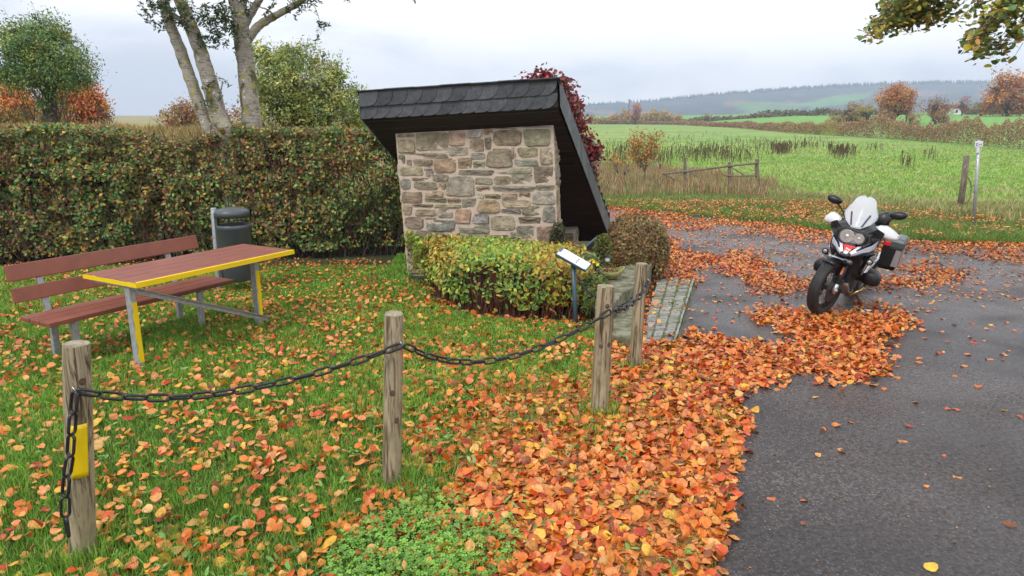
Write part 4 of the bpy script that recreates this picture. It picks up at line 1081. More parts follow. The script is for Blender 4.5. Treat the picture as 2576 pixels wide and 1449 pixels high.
# front clipped shrub, yellow green with red brown stems
def front_shrub():
    rng = np.random.default_rng(44)
    base = [G(1030, 694), G(1075, 742), G(1130, 778), G(1200, 797), G(1290, 806), G(1380, 812), G(1452, 812), G(1476, 788), G(1474, 725), G(1410, 672, .1)]
    pts = [(p.x, p.y) for p in base]+[(.55, 9.0), (-.4, 9.12), (-1.30, 9.34)]
    b = G(1290, 780); t = thing('clipped_shrub', b, 'low rounded yellow green shrub with bare red brown stems in front of the stone wall', 'shrub')
    xs = np.array(pts); lo, hi = xs.min(0), xs.max(0); Hh = .70
    n = 90000; P = np.c_[rng.uniform(lo[0]-.12, hi[0]+.12, n), rng.uniform(lo[1]-.1, hi[1]+.1, n), rng.uniform(.02, Hh+.1, n)]
    ins = inpoly(P[:, 0], P[:, 1], pts); ed = edgedist(P[:, 0], P[:, 1], pts); sd = np.where(ins, ed, -ed)
    nz_ = .10*(vnoise(P[:, 0]*1.0, P[:, 1]+P[:, 2]*1.7, 3.2, 12)-.5)+.05*(vnoise(P[:, 0], P[:, 1]+P[:, 2], 9, 13)-.5)
    # vertical overhang: the leafy skirt is wider than the stems
    sde = sd+.02+nz_-.16*np.clip(.32-P[:, 2], 0, .3)
    warmr = P[:, 0] > .45
    zt = Hh+.05*(vnoise(P[:, 0], P[:, 1], 2.5, 14)-.5)-.10*np.clip((P[:, 0]-.0)/1.0, 0, 1)-.3*np.clip(.18-sde, 0, .2)**1.0
    dt = zt-P[:, 2]; dd = np.minimum(sde, dt)
    kp = (dd > 0) & (dd < .09)
    low = P[:, 2] < (.17+.16*(vnoise(P[:, 0], P[:, 1], 3, 15)-.4)); kp &= ~(low & (rng.random(n) < .93))
    bare = (vnoise(P[:, 0], P[:, 2]*.45+P[:, 1]*.3, 2.6, 16) < .40) & (P[:, 2] < .55); kp &= ~(bare & (rng.random(n) < .75))
    P = P[kp]; n = len(P); sd = sd[kp]; topness = (P[:, 2] > .50)
    C = palette(n, [(.32, .42, .05), (.20, .32, .05), (.12, .24, .04), (.46, .42, .05)], [5, 5, 4, 2], .15, rng)
    C2 = palette(n, [(.45, .27, .04), (.50, .40, .06), (.30, .13, .03), (.35, .30, .05)], [3, 3, 1.5, 3], .18, rng)
    warm = np.clip((vnoise(P[:, 0], P[:, 2], 2.2, 17)-.42)*2.6, 0, .85); warm = np.maximum(warm, .12); warm = np.where(P[:, 0] > .38, np.maximum(warm, .5), warm)
    C = np.where((rng.random(n) < warm)[:, None], C2, C)
    g = ((P[:, 0] > -.75) & (P[:, 0] < .35) & (P[:, 2] < .5))[:, None]; C = np.where(g & (rng.random((n, 1)) < .6), palette(n, [(.10, .20, .03), (.15, .26, .04)], [1, 1], .15, rng), C)
    cx = np.array([(pts[i][0]+pts[(i+3) % len(pts)][0])/2 for i in range(1)])
    ctr = xs.mean(0); up = np.c_[P[:, 0]-ctr[0], (P[:, 1]-ctr[1])-.6, np.where(topness, 1.0, .25)]; up /= np.linalg.norm(up, axis=1, keepdims=True)
    v, f = T_oval(); v = v*np.array([1.25, 1, 1])
    scatter('foliage', P-np.array(b), frames(n, up, .5, rng), rng.uniform(.045, .08, n), C*1.18, (v, f), 'leaf', t, rng=rng, curl=.25)
    n = 5200; i = rng.integers(0, len(pts), n); Q = np.c_[rng.uniform(lo[0], hi[0], n), rng.uniform(lo[1], hi[1], n)]
    ins = inpoly(Q[:, 0], Q[:, 1], pts) & (edgedist(Q[:, 0], Q[:, 1], pts) > .09) & (edgedist(Q[:, 0], Q[:, 1], pts) < .5); Q = Q[ins]; n = len(Q)
    S = np.c_[Q, np.zeros(n)]-np.array(b); E_ = S+np.c_[rng.normal(0, .06, n), rng.normal(-.05, .05, n), rng.uniform(.35, .66, n)]
    twigs('stems', S, E_, .0045, .0025, (.20, .075, .04), parent=t, rng=rng, bend=.05)
    mb = MB(); ring = []
    for s_, z in ((.82, .12), (.86, .3), (.84, .48), (.6, .56)): ring.append([Vector((ctr[0]+(x-ctr[0])*s_, ctr[1]+(y-ctr[1])*s_+.03, z))-b for x, y in pts])
    mb.loft(ring); mb.build('inner_mass', mat('shrub_inner_twigs', (.085, .035, .02), 1, col2=(.03, .018, .010), scale=16, stretch=(1, 1, .25), bump=.8), t)
front_shrub()
def blob_shrub(name, label, c, rad, H_, pal, wts, n, seed, size=(.03, .05), tw=(.12, .07, .05), tws=700, tpl=None, flat=.35):
    rng = np.random.default_rng(seed); b = Vector((c[0], c[1], 0)); t = thing(name, b, label, 'shrub')
    d = rng.normal(0, 1, (n, 3)); d[:, 2] = np.abs(d[:, 2])*1.0-.25; d /= np.linalg.norm(d, axis=1, keepdims=True)
    p = 2.9; k = (np.abs(d[:, 0])**p+np.abs(d[:, 1])**p+np.abs(d[:, 2])**p)**(-1/p)*.93
    k = k*(1-np.abs(rng.normal(0, .06, n)))*(1+.10*(vnoise(d[:, 0]*3+d[:, 1]*2, d[:, 2]*3, 1.2, seed)-.5))
    P = d*k[:, None]*np.array([rad[0], rad[1], H_*.62])+np.array([0, 0, H_*.42]); P = P[P[:, 2] > .03]; n = len(P)
    C = palette(n, pal, wts, .2, rng); wv = vnoise(P[:, 0]*1+P[:, 1], P[:, 2], 3.5, seed+3)[:, None]; C = C*(.8+.4*wv)
    up = P-np.array([0, 0, H_*.4]); up /= np.linalg.norm(up, axis=1, keepdims=True)
    scatter('foliage', P, frames(n, up, .55, rng), rng.uniform(*size, n), C, tpl or T_fold(), 'leaf', t, rng=rng)
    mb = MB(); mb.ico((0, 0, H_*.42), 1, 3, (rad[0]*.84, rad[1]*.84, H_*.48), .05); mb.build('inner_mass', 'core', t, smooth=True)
    S = np.c_[rng.normal(0, rad[0]*.3, tws), rng.normal(0, rad[1]*.3, tws), np.zeros(tws)]; dd = rng.normal(0, 1, (tws, 3)); dd[:, 2] = np.abs(dd[:, 2]); dd /= np.linalg.norm(dd, axis=1, keepdims=True)
    twigs('twigs', S, dd*np.array([rad[0], rad[1], H_*.6])*.96+np.array([0, 0, H_*.38]), .005, .002, tw, parent=t, rng=rng)
    return t
AUT = [(.30, .16, .07), (.38, .18, .06), (.22, .20, .07), (.26, .25, .08), (.42, .25, .10), (.14, .08, .04)]
blob_shrub('round_bush', 'rounded red brown and olive clipped bush at the right corner of the shelter', (1.79, 9.72), (.43, .60), .88, AUT, [4, 3, 4, 3, 2, 3], 17000, 51, (.03, .055))
blob_shrub('boxwood_bush', 'small upright boxwood bush behind the planter bowl', (D(1516, 640, 8.75).x, 8.75), (.13, .13), .78, [(.14, .17, .03), (.22, .22, .04), (.10, .13, .03)], [3, 3, 2], 2600, 52, (.02, .034), tws=160)
blob_shrub('dark_evergreen_bush', 'small dark evergreen bush tight against the right end of the stone wall', (.62, 9.25), (.13, .12), .86, [(.05, .07, .025), (.09, .10, .03)], [3, 2], 1800, 53, (.02, .035), tws=120)
blob_shrub('grey_leaved_herb', 'pale grey green herb growing right behind the info panel', (D(1482, 640, 8.1).x, 8.1), (.17, .14), .64, [(.14, .22, .09), (.20, .28, .12)], [1, 1], 1500, 54, (.025, .045), tws=120, tpl=T_oval())
blob_shrub('leafy_garden_plant', 'leafy green plant between the info panel post and the knotted post', (.93, 7.55), (.17, .26), .50, [(.09, .16, .03), (.16, .22, .04), (.3, .2, .05)], [4, 3, 1], 2200, 55, (.035, .06), tws=200, tpl=T_oval())
blob_shrub('red_heather', 'small pinkish red heather tuft at the edge of the mossy ledge', (1.08, 7.9), (.09, .14), .36, [(.42, .09, .06), (.5, .16, .12), (.2, .1, .05)], [3, 2, 2], 1500, 56, (.012, .028), tws=100)
def flowers():
    for i, (x, y) in enumerate(((1492, 656), (1502, 663))):
        p = D(x, y, 8.0); t = thing('yellow_flower', (p.x, p.y, .3), ['upper left of two yellow blooms beside the info panel', 'lower right of two yellow blooms beside the info panel'][i], 'flower', 'yellow flowers by the panel')
        mb = MB(); h = p.z-.3
        for k in range(7):
            a = 2*math.pi*k/7; c = Vector((0, 0, h)); d = Vector((math.cos(a), -.5+math.sin(a)*.4, math.sin(a)))
            mb.prism([c, c+d*.018+Vector((.008, 0, .004)), c+d*.03, c+d*.018-Vector((.008, 0, .004))], Vector((0, .002, 0)))
        mb.build('petals', 'flower', t); mb = MB(); mb.tube([(0, 0, -.1), (.004, 0, h)], .003, 5); mb.build('stem', mat('flower_stem', (.06, .14, .03), .6), t)
flowers()

# ------------------------------------------------------------------ copper-red beech behind the shelter
YR = 12.6
tree('red_beech', 'slender dark red beech tree standing right behind the slate roof', 'tree', (D(1440, 400, YR).x, YR, 0),
     [(D(1374, 212, YR), (.17, .25, .22)), (D(1402, 240, YR), (.22, .28, .30)), (D(1425, 285, YR), (.22, .3, .38)), (D(1448, 350, YR), (.27, .3, .42)), (D(1468, 430, YR), (.2, .3, .36)), (D(1480, 385, YR), (.2, .2, .2)), (D(1350, 260, YR+.3), (.3, .3, .5))],
     [(.26, .035, .04), (.16, .025, .03), (.36, .09, .08), (.20, .07, .04), (.09, .03, .025)], [4, 4, 2, 1.5, 2], 8200, 230, .085, (.045, .085), seed=61,
     trunk=[([(D(1440, 400, YR).x, YR, -.1), D(1425, 400, YR), D(1400, 280, YR), D(1375, 185, YR)], .05, .012)], tpl=T_round(), twn=60, bright=1.15)
rng_ = np.random.default_rng(5)
# ------------------------------------------------------------------ trees and bushes beyond the hedge
def W3(x, y, Y): return D(x, y, Y)
YG = 24.
tree('green_willow', 'dense round green willow tree on a dark trunk at far left beyond the hedge', 'tree', (W3(120, 300, YG).x, YG, 0),
     [(W3(95, 110, YG), (1.2, 1.0, .95)), (W3(45, 165, YG), (.85, .8, .8)), (W3(150, 160, YG), (1.1, 1, 1.0)), (W3(100, 170, YG), (1.15, 1, .62)), (W3(182, 190, YG), (.5, .6, .5)), (W3(22, 190, YG), (.35, .5, .4)), (W3(125, 72, YG), (.55, .5, .45)), (W3(60, 100, YG), (.5, .5, .4)), (W3(130, 265, YG), (.38, .5, .55))],
     [(.085, .15, .04), (.055, .11, .03), (.14, .19, .04), (.20, .19, .04), (.035, .075, .025)], [4, 4, 4, 2, 1.5], 19000, 620, .17, (.07, .13), 'trees beyond the hedge', 71,
     [([(W3(120, 300, YG).x, YG, -.1), W3(125, 260, YG), W3(118, 210, YG), W3(100, 150, YG)], .16, .06), ([W3(122, 250, YG), W3(95, 215, YG), W3(60, 180, YG)], .08, .03), ([W3(124, 250, YG), W3(150, 210, YG), W3(165, 170, YG)], .08, .03), ([(W3(135, 300, YG).x, YG, -.1), W3(135, 250, YG), W3(140, 200, YG)], .10, .04)], bright=1.9, tpl=T_oval())
REDP = [(.55, .19, .06), (.60, .28, .07), (.46, .10, .05), (.50, .34, .08)]
YO = 27.
tree('orange_bush', 'bright orange red bush at the far left edge, left of the green willow', 'bush', (W3(25, 300, YO).x, YO, 0),
     [(W3(25, 255, YO), (1.0, .8, .75)), (W3(-30, 250, YO), (1, .8, .9)), (W3(60, 275, YO), (.5, .6, .5))], REDP, [4, 5, 1, 3], 6200, 260, .15, (.09, .15), 'autumn bushes beyond the hedge', 72, bright=1.3)
tree('orange_bush', 'bright red and orange bush just right of the green willow', 'bush', (W3(200, 300, YO).x, YO, 0),
     [(W3(195, 245, YO), (.85, .8, .7)), (W3(225, 270, YO), (.6, .6, .6)), (W3(160, 265, YO), (.6, .6, .6)), (W3(215, 225, YO), (.45, .4, .35)), (W3(185, 300, YO), (.9, .6, .5))], REDP, [5, 3, 4, 2], 5600, 260, .14, (.08, .14), 'autumn bushes beyond the hedge', 73, bright=1.25)
tree('yellow_bush', 'low ochre yellow bush in front of the left orange bush', 'bush', (W3(60, 300, YO-2).x, YO-2, 0),
     [(W3(60, 305, YO-2), (1.3, .6, .5)), (W3(0, 312, YO-2), (.9, .6, .6)), (W3(30, 225, YO+2), (.5, .5, .5))], [(.38, .26, .05), (.28, .22, .06), (.2, .14, .05)], [3, 3, 2], 3000, 150, .15, (.08, .13), 'autumn bushes beyond the hedge', 74)
tree('dry_shrub', 'thin wispy brown shrub right of the red bush, over the hedge', 'bush', (W3(255, 300, YO).x, YO, 0),
     [(W3(258, 285, YO), (.35, .4, .5))], [(.25, .16, .07), (.4, .22, .08)], [3, 1], 260, 60, .12, (.06, .1), 'autumn bushes beyond the hedge', 75, twn=90)
YM = 22.
tree('pinkish_hawthorn', 'pinkish brown hawthorn bush seen left of the leaning trunks', 'bush', (W3(455, 300, YM).x, YM, 0),
     [(W3(440, 295, YM), (.42, .5, .3)), (W3(475, 280, YM), (.45, .5, .36)), (W3(520, 300, YM), (.5, .5, .35)), (W3(590, 305, YM), (.6, .5, .4))], [(.30, .16, .09), (.38, .12, .08), (.25, .2, .07), (.35, .24, .08)], [4, 2, 3, 2], 3400, 200, .12, (.06, .10), 'autumn bushes beyond the hedge', 76, twn=200, bright=1.4)
YW = 17.5
tree('yellow_willow', 'broad feathery yellow green willow between the trunks and the shelter', 'tree', (W3(760, 300, YW).x, YW, 0),
     [(W3(700, 215, YW), (.62, .7, .75)), (W3(760, 200, YW), (.85, .8, .85)), (W3(820, 230, YW), (.6, .7, .65)), (W3(735, 260, YW), (.9, .8, .65)), (W3(810, 280, YW), (.75, .7, .45)), (W3(660, 150, YW), (.28, .4, .35)), (W3(720, 150, YW), (.42, .4, .35)), (W3(780, 145, YW), (.4, .4, .3)), (W3(845, 175, YW), (.22, .3, .25)), (W3(655, 250, YW), (.4, .5, .6))],
     [(.30, .32, .09), (.21, .26, .06), (.40, .38, .11), (.13, .19, .05), (.08, .13, .035)], [5, 5, 3, 3, 1.5], 15000, 640, .12, (.06, .11), 'trees beyond the hedge', 77,
     [([(W3(760, 300, YW).x, YW, -.1), W3(752, 300, YW), W3(745, 240, YW), W3(740, 180, YW)], .08, .03), ([W3(700, 305, YW), W3(690, 285, YW), W3(660, 290, YW)], .03, .015)], tpl=T_oval(), twn=260, bright=1.42)
tree('yellow_willow', 'smaller yellow green willow partly hidden behind the left end of the roof', 'tree', (W3(895, 300, YW+1).x, YW+1, 0),
     [(W3(885, 290, YW+1), (.35, .5, .5)), (W3(900, 260, YW+1), (.28, .4, .4)), (W3(880, 245, YW+1), (.2, .3, .3)), (W3(915, 310, YW+1), (.3, .4, .35))],
     [(.28, .32, .06), (.20, .26, .05), (.14, .18, .05)], [4, 4, 2], 2600, 150, .10, (.06, .10), 'trees beyond the hedge', 78, tpl=T_oval(), twn=80, bright=1.6)
# wispy upright shoots on top of the yellow willow handled by its twigs; dry weeds behind the hedge
def weeds(name, label, poly, n, h, pal, wts, seed, wd=.010, m='stalk', group=None, lean=.12):
    rng = np.random.default_rng(seed); xs = np.array(poly); lo, hi = xs.min(0), xs.max(0)
    P = np.c_[rng.uniform(lo[0], hi[0], n*3), rng.uniform(lo[1], hi[1], n*3)]; P = P[inpoly(P[:, 0], P[:, 1], poly)][:n]; n = len(P)
    hh = rng.uniform(h[0], h[1], n)*(.6+.8*vnoise(P[:, 0], P[:, 1], 1.1, seed)); a = rng.uniform(0, math.pi, n); dx, dy = np.cos(a)*wd, np.sin(a)*wd
    lx, ly = rng.normal(0, lean, n)*hh, rng.normal(0, lean, n)*hh; z = hz(P[:, 0], P[:, 1])-.02
    V = np.stack([np.c_[P[:, 0]-dx, P[:, 1]-dy, z], np.c_[P[:, 0]+dx, P[:, 1]+dy, z], np.c_[P[:, 0]-dx*.8+lx*.35, P[:, 1]-dy*.8+ly*.35, z+hh*.55], np.c_[P[:, 0]+dx*.8+lx*.35, P[:, 1]+dy*.8+ly*.35, z+hh*.55], np.c_[P[:, 0]+lx, P[:, 1]+ly, z+hh]], 1)
    T = (np.array([[0, 1, 3], [0, 3, 2], [2, 3, 4]])[None]+(np.arange(n)*5)[:, None, None]).reshape(-1, 3)
    C = np.repeat(palette(n, pal, wts, .2, rng)[:, None], 5, 1)
    o = npmesh(name, V.reshape(-1, 3), T, np.clip(C.reshape(-1, 3), 0, 1), m); tag(o, label, 'grass', group, 'stuff'); return o
DRY = [(.44, .33, .15), (.32, .22, .10), (.38, .32, .11), (.52, .33, .09), (.20, .21, .07)]
weeds('tall_dry_weeds', 'tall dry orange and brown weeds just behind the hedge', [(-13, 12.8), (-2.9, 12.8), (-5, 22), (-20, 22)], 42000, (.12, .30), DRY, [3, 3, 3, 2, 3], 81, wd=.012, lean=.3)
weeds('green_meadow_weeds', 'green meadow plants seen through the gap between hedge and shelter', [(-3.2, 12.3), (-.6, 12.3), (-.6, 15), (-3.2, 15)], 4000, (.3, 1.0), [(.08, .17, .03), (.12, .22, .04)], [1, 1], 82)
weeds('tall_bank_weeds', 'taller straggling brown weeds on the bank behind the hedge', [(-13, 13), (-3.2, 13), (-5, 19), (-17, 19)], 2200, (.3, .6), DRY, [3, 3, 3, 2, 3], 84, wd=.009, lean=.14)
weeds('grey_mugwort', 'grey green mugwort stalks rising over the hedge beside the hawthorn', [(W3(380, 300, 14).x, 13.8), (W3(425, 300, 14).x, 13.8), (W3(425, 300, 14).x, 14.6), (W3(380, 300, 14).x, 14.6)], 260, (1.2, 1.75), [(.14, .18, .09)], [1], 83, lean=.06)

# ------------------------------------------------------------------ overhanging branches at the top right
def hanging(label, clusters, pal, wts, seed, tw):
    rng = np.random.default_rng(seed); b = Vector((7.5, 6.5, 0))
    t = thing('beech_tree', b, label, 'tree'); 
    Pn, Nn, E0, E1 = [], [], [], []
    for (x, y, Y, n, sx, sy, ang) in clusters:
        c = np.array(D(x, y, Y)); k = max(3, n//9)
        for _ in range(k):
            r = rng.normal(0, 1, 2); px = x+r[0]*sx; py = y+r[1]*sy+r[0]*math.tan(ang)*sx; YY = Y+rng.normal(0, .3)
            p = np.array(D(px, py, YY)); Pn.append(p+rng.normal(0, .05, (9, 3))); E0.append(p+np.array([.14, 0, .20])); E1.append(p+rng.normal(0, .03, 3))
    P = np.concatenate(Pn)-np.array(b); n = len(P); C = palette(n, pal, wts, .2, rng)
    scatter('crown', P, frames(n, np.tile([-.2, -.2, 1.], (n, 1)), .6, rng), rng.uniform(.05, .085, n), C, T_round(), 'leaf', t, rng=rng, curl=.5)
    twigs('twigs', np.array(E0)-np.array(b), np.array(E1)-np.array(b), .004, .0015, (.10, .08, .06), parent=t, rng=rng)
    mb = MB()
    for pts, r0, r1 in tw: limb(mb, [Vector(p)-b for p in pts], r0, r1, 8)
    mb.build('trunk', 'bark', t, smooth=True)
hanging('large beech tree whose green and golden leafy branches hang into the top right corner',
    [(2290, 10, 8.8, 700, 42, 16, .0), (2250, 45, 8.8, 420, 28, 13, -.2), (2215, 72, 8.8, 150, 13, 8, -.5), (2300, 40, 8.8, 300, 26, 12, 0), (2358, 40, 8.9, 26, 10, 8, 0), (2368, 5, 8.8, 50, 10, 8, 0), (2385, 8, 8.9, 40, 6, 6, 0),
     (2440, 20, 8, 90, 25, 10, -.6), (2500, 35, 8, 230, 30, 14, -.9), (2545, 12, 8, 280, 30, 14, -.8), (2470, 75, 8, 150, 22, 10, -.9), (2445, 118, 8, 60, 10, 10, -.8), (2470, 128, 8, 22, 8, 12, 0), (2500, 135, 8, 22, 8, 10, 0), (2520, 110, 8, 24, 14, 12, -.5), (2560, 70, 8, 90, 16, 26, -.8), (2590, 20, 8, 160, 20, 20, 0), (2480, -120, 8.3, 1500, 90, 50, 0), (2330, -70, 8.8, 900, 60, 22, 0), (2650, -60, 8, 900, 60, 60, 0), (2560, -260, 8.2, 1500, 120, 60, 0)],
    [(.12, .20, .05), (.24, .30, .07), (.62, .46, .07), (.46, .42, .09), (.5, .24, .05)], [4, 4, 3, 3, .6], 91,
    [([(7.5, 6.5, -.2), (7.4, 6.55, 2), (7.1, 6.7, 4.2), (6.6, 7, 6.5)], .30, .18), ([(7.2, 6.65, 3.6), (6.6, 7.4, 4.0), D(2640, -60, 8), D(2560, 20, 8), D(2510, 60, 8), D(2460, 105, 8)], .06, .006),
     ([(7.1, 6.7, 4.2), (6.4, 7.8, 4.4), D(2450, -60, 8.7), D(2330, -15, 8.8), D(2240, 50, 8.8)], .05, .006), ([D(2600, -20, 8), D(2570, 60, 8), D(2500, 140, 8)], .012, .003)])

# ------------------------------------------------------------------ field: hedgerow, fence, trees, stalks
def hedgerow():
    rng = np.random.default_rng(101); n = 52000
    px = rng.uniform(1440, 2760, n); by = np.interp(px, [1490, 1700, 1850, 2000, 2150, 2300, 2450, 2576, 2760], [312, 314, 322, 336, 345, 355, 366, 378, 394])
    g = np.array([list(G(a, b)) for a, b in zip(px, by)]); dep = g[:, 1]+rng.uniform(0, 1, n)*np.clip(g[:, 1]*.05, 1.5, 9)
    k = dep/g[:, 1]; X = g[:, 0]*k
    h = 1.6*np.interp(px, [1440, 1800, 2050, 2200, 2400, 2576], [.8, .75, .95, 1.25, 1.1, 1.25])*(.55+.9*vnoise(px, px*0, .018, 4))*(.75+.5*vnoise(px, px*0, .07, 5))
    z = rng.uniform(0, 1, n)**.75*h; P = np.c_[X, dep, z+hz(X, dep)]
    sc_ = np.interp(dep, [45, 300], [.11, .6]); C = palette(n, [(.34, .19, .10), (.24, .12, .07), (.16, .13, .05), (.42, .28, .14), (.12, .07, .04)], [4, 4, 1.4, 3, 3], .15, rng)
    cl = vnoise(px, px*0, .02, 14)[:, None]; C = np.where(rng.random((n, 1)) < np.clip((cl-.68)*3, 0, .7), palette(n, [(.42, .33, .08), (.26, .22, .07)], [1, 1], .15, rng), C)
    o = scatter('field_hedgerow', P, frames(n, np.tile([0, -1., .6], (n, 1)), .7, rng), sc_*rng.uniform(.7, 1.3, n), C*1.12*(.6+.7*(z/h))[:, None]**.0, T_oval(), 'leaf', rng=rng)
    tag(o, 'long low brown hedgerow running diagonally across the far side of the green field', 'hedgerow', kind='stuff')
hedgerow()
def far_row(name, label, segs, h, n, pal, wts, seed, sz):
    rng = np.random.default_rng(seed); P = []
    for (x0, Y0, x1, Y1, k) in segs:
        m = int(n*k); t = rng.random(m); px = x0+(x1-x0)*t; Y = Y0+(Y1-Y0)*t+rng.uniform(-4, 4, m); X = (px-1288)/F*Y*1.0
        hh = h*(.4+1.1*vnoise(px, px*0, .05, seed))*(.7+.6*vnoise(px, px*0, .15, seed+1))
        P.append(np.c_[X, Y, hz(X, Y)+rng.uniform(0, 1, m)**.8*hh])
    P = np.concatenate(P); m = len(P)
    o = scatter(name, P, frames(m, np.tile([0, -1., .5], (m, 1)), .7, rng), rng.uniform(sz*.7, sz*1.3, m), palette(m, pal, wts, .15, rng), T_oval(), 'leaf', rng=rng)
    tag(o, label, 'hedgerow', kind='stuff')
far_row('distant_hedgerow', 'thin dark hedgerow with fence posts behind the second green field', [(1500, 330, 1830, 300, .3), (1830, 300, 2260, 270, .4), (2390, 250, 2720, 240, .35)], 1.6, 7000, [(.11, .10, .05), (.16, .12, .06), (.05, .07, .035), (.22, .14, .06)], [3, 3, 2, 2], 111, 1.0)
far_row('orange_treeline', 'low line of orange autumn trees at the left end of the field', [(1480, 335, 1700, 340, 1)], 4.4, 3000, [(.48, .26, .10), (.42, .28, .11), (.30, .26, .10)], [3, 3, 2], 112, 1.3)
far_row('far_conifer_row', 'small dark conifers before the hills, right of centre', [(1900, 420, 2090, 430, 1)], 1.5, 500, [(.03, .06, .03), (.05, .07, .03)], [1, 1], 113, 1.8)
def ftree(name, label, px0, px1, yt, yb, Y, pal, wts, seed, n=2600, group='autumn trees beyond the hedgerow', trunk=True, br=1.35, gap=.5):
    s = Y/F; cx, w_ = (px0+px1)/2, (px1-px0)*s/2; x = D(cx, 300, Y).x; zb = float(hz(x, Y)); zt = D(cx, yt, Y).z; zc0 = D(cx, yb, Y).z
    H_ = zt-zc0; b = Vector((x, Y, zb)); rng = np.random.default_rng(seed); blobs = []
    for i in range(12):
        a = rng.uniform(0, 6.28); r = rng.uniform(.15, .66)
        zz = zc0+H_*rng.uniform(.10, .82); k = 1-abs((zz-zc0)/H_-.45)*.7
        blobs.append((Vector((x+math.cos(a)*w_*r*k, Y+math.sin(a)*w_*r, zz)), (w_*.45, w_*.45, H_*.26)))
    blobs.append((Vector((x, Y, zc0+H_*.78)), (w_*.45, w_*.4, H_*.2)))
    tr = [([(x, Y, zb-.2), (x+.1, Y, zb+(zc0-zb)*.7+.3), (x, Y, zc0+H_*.5)], w_*.09, w_*.03)]
    for k in range(4): tr.append(([(x, Y, zb+.2+(zc0-zb)*.5), (x+rng.uniform(-.5, .5)*w_, Y, zc0+H_*.3), (x+rng.uniform(-.8, .8)*w_, Y, zc0+H_*.65)], w_*.05, w_*.015))
    tree(name, label, 'tree', b, blobs, pal, wts, n, max(40, n//22), w_*.13, (w_*.06, w_*.11), group, seed, tr if trunk else None, twn=120, shell=gap, bright=br, trunkcol=(.06, .05, .045))
ORG = [(.38, .13, .045), (.45, .19, .05), (.28, .07, .035), (.25, .17, .05)]
ftree('orange_tree', 'large orange tree with a crimson right side in the middle distance, above the hedgerow', 2197, 2300, 208, 292, 150, ORG, [3, 4, 1.5, 2], 121, 4200)
ftree('crimson_tree', 'dark crimson crown tucked against the right side of the large orange tree', 2255, 2304, 222, 295, 156, [(.28, .03, .04), (.35, .06, .05), (.2, .03, .03)], [3, 2, 2], 122, 1800)
ftree('bare_brown_tree', 'thin brown half bare trees left of the large orange tree', 2090, 2190, 252, 308, 140, [(.24, .17, .10), (.30, .19, .10), (.18, .14, .08)], [3, 2, 2], 123, 1500, gap=.2)
ftree('yellow_tree', 'small yellow olive tree in front of the bare brown trees', 2150, 2205, 262, 312, 132, [(.36, .28, .05), (.24, .22, .06)], [3, 2], 124, 1500)
ftree('russet_tree', 'russet brown tree with dark stems right of the large orange tree', 2312, 2394, 240, 306, 135, [(.30, .12, .07), (.24, .13, .07), (.36, .16, .08), (.18, .13, .07)], [3, 3, 2, 2], 125, 2000, gap=.3)
ftree('red_tree', 'small far red tree between the russet tree and the olive tree', 2395, 2440, 242, 278, 230, [(.30, .06, .06), (.34, .12, .07)], [2, 2], 126, 1100)
ftree('olive_tree', 'round olive yellow tree beside the broad orange tree at right', 2430, 2500, 244, 284, 215, [(.16, .15, .04), (.28, .22, .05)], [3, 2], 127, 1500)
ftree('broad_orange_tree', 'broad orange tree at the far right edge of the view', 2462, 2600, 184, 282, 205, ORG, [4, 4, 1, 2], 128, 4800)
ftree('pink_orange_tree', 'round pinkish orange tree far left in the field, below the wind pylon', 1577, 1620, 262, 300, 300, [(.42, .15, .08), (.46, .24, .08), (.36, .09, .07)], [3, 3, 2], 129, 1500)
ftree('pale_yellow_tree', 'small pale tan round tree far off above the middle of the field', 1764, 1792, 283, 299, 300, [(.45, .30, .12), (.36, .26, .12)], [1, 1], 130, 500)
ftree('orange_corner_tree', 'small orange tree seen right beside the red beech at the horizon', 1474, 1500, 285, 304, 290, [(.40, .17, .06), (.34, .2, .07)], [1, 1], 131, 500)
BRW = [(.30, .18, .10), (.22, .12, .07), (.36, .22, .12), (.20, .17, .07)]
for i, (a, b, y0_, Y_, lb) in enumerate(((2080, 2130, 272, 128, 'leftmost pale brown thorn scrub in the hedgerow gap below the bare brown trees'), (2195, 2260, 278, 130, 'brown thorn scrub at the foot of the large orange tree, left side'),
        (2265, 2325, 280, 126, 'brown thorn scrub between the large orange tree and the russet tree'), (2335, 2400, 276, 128, 'brown thorn scrub under the russet tree, nearest the olive tree'))):
    ftree('thorn_scrub', lb, a, b, y0_, 318, Y_, BRW, [3, 3, 2, 1], 150+i, 1500, 'thorn scrub beyond the hedgerow', trunk=False, gap=.2)
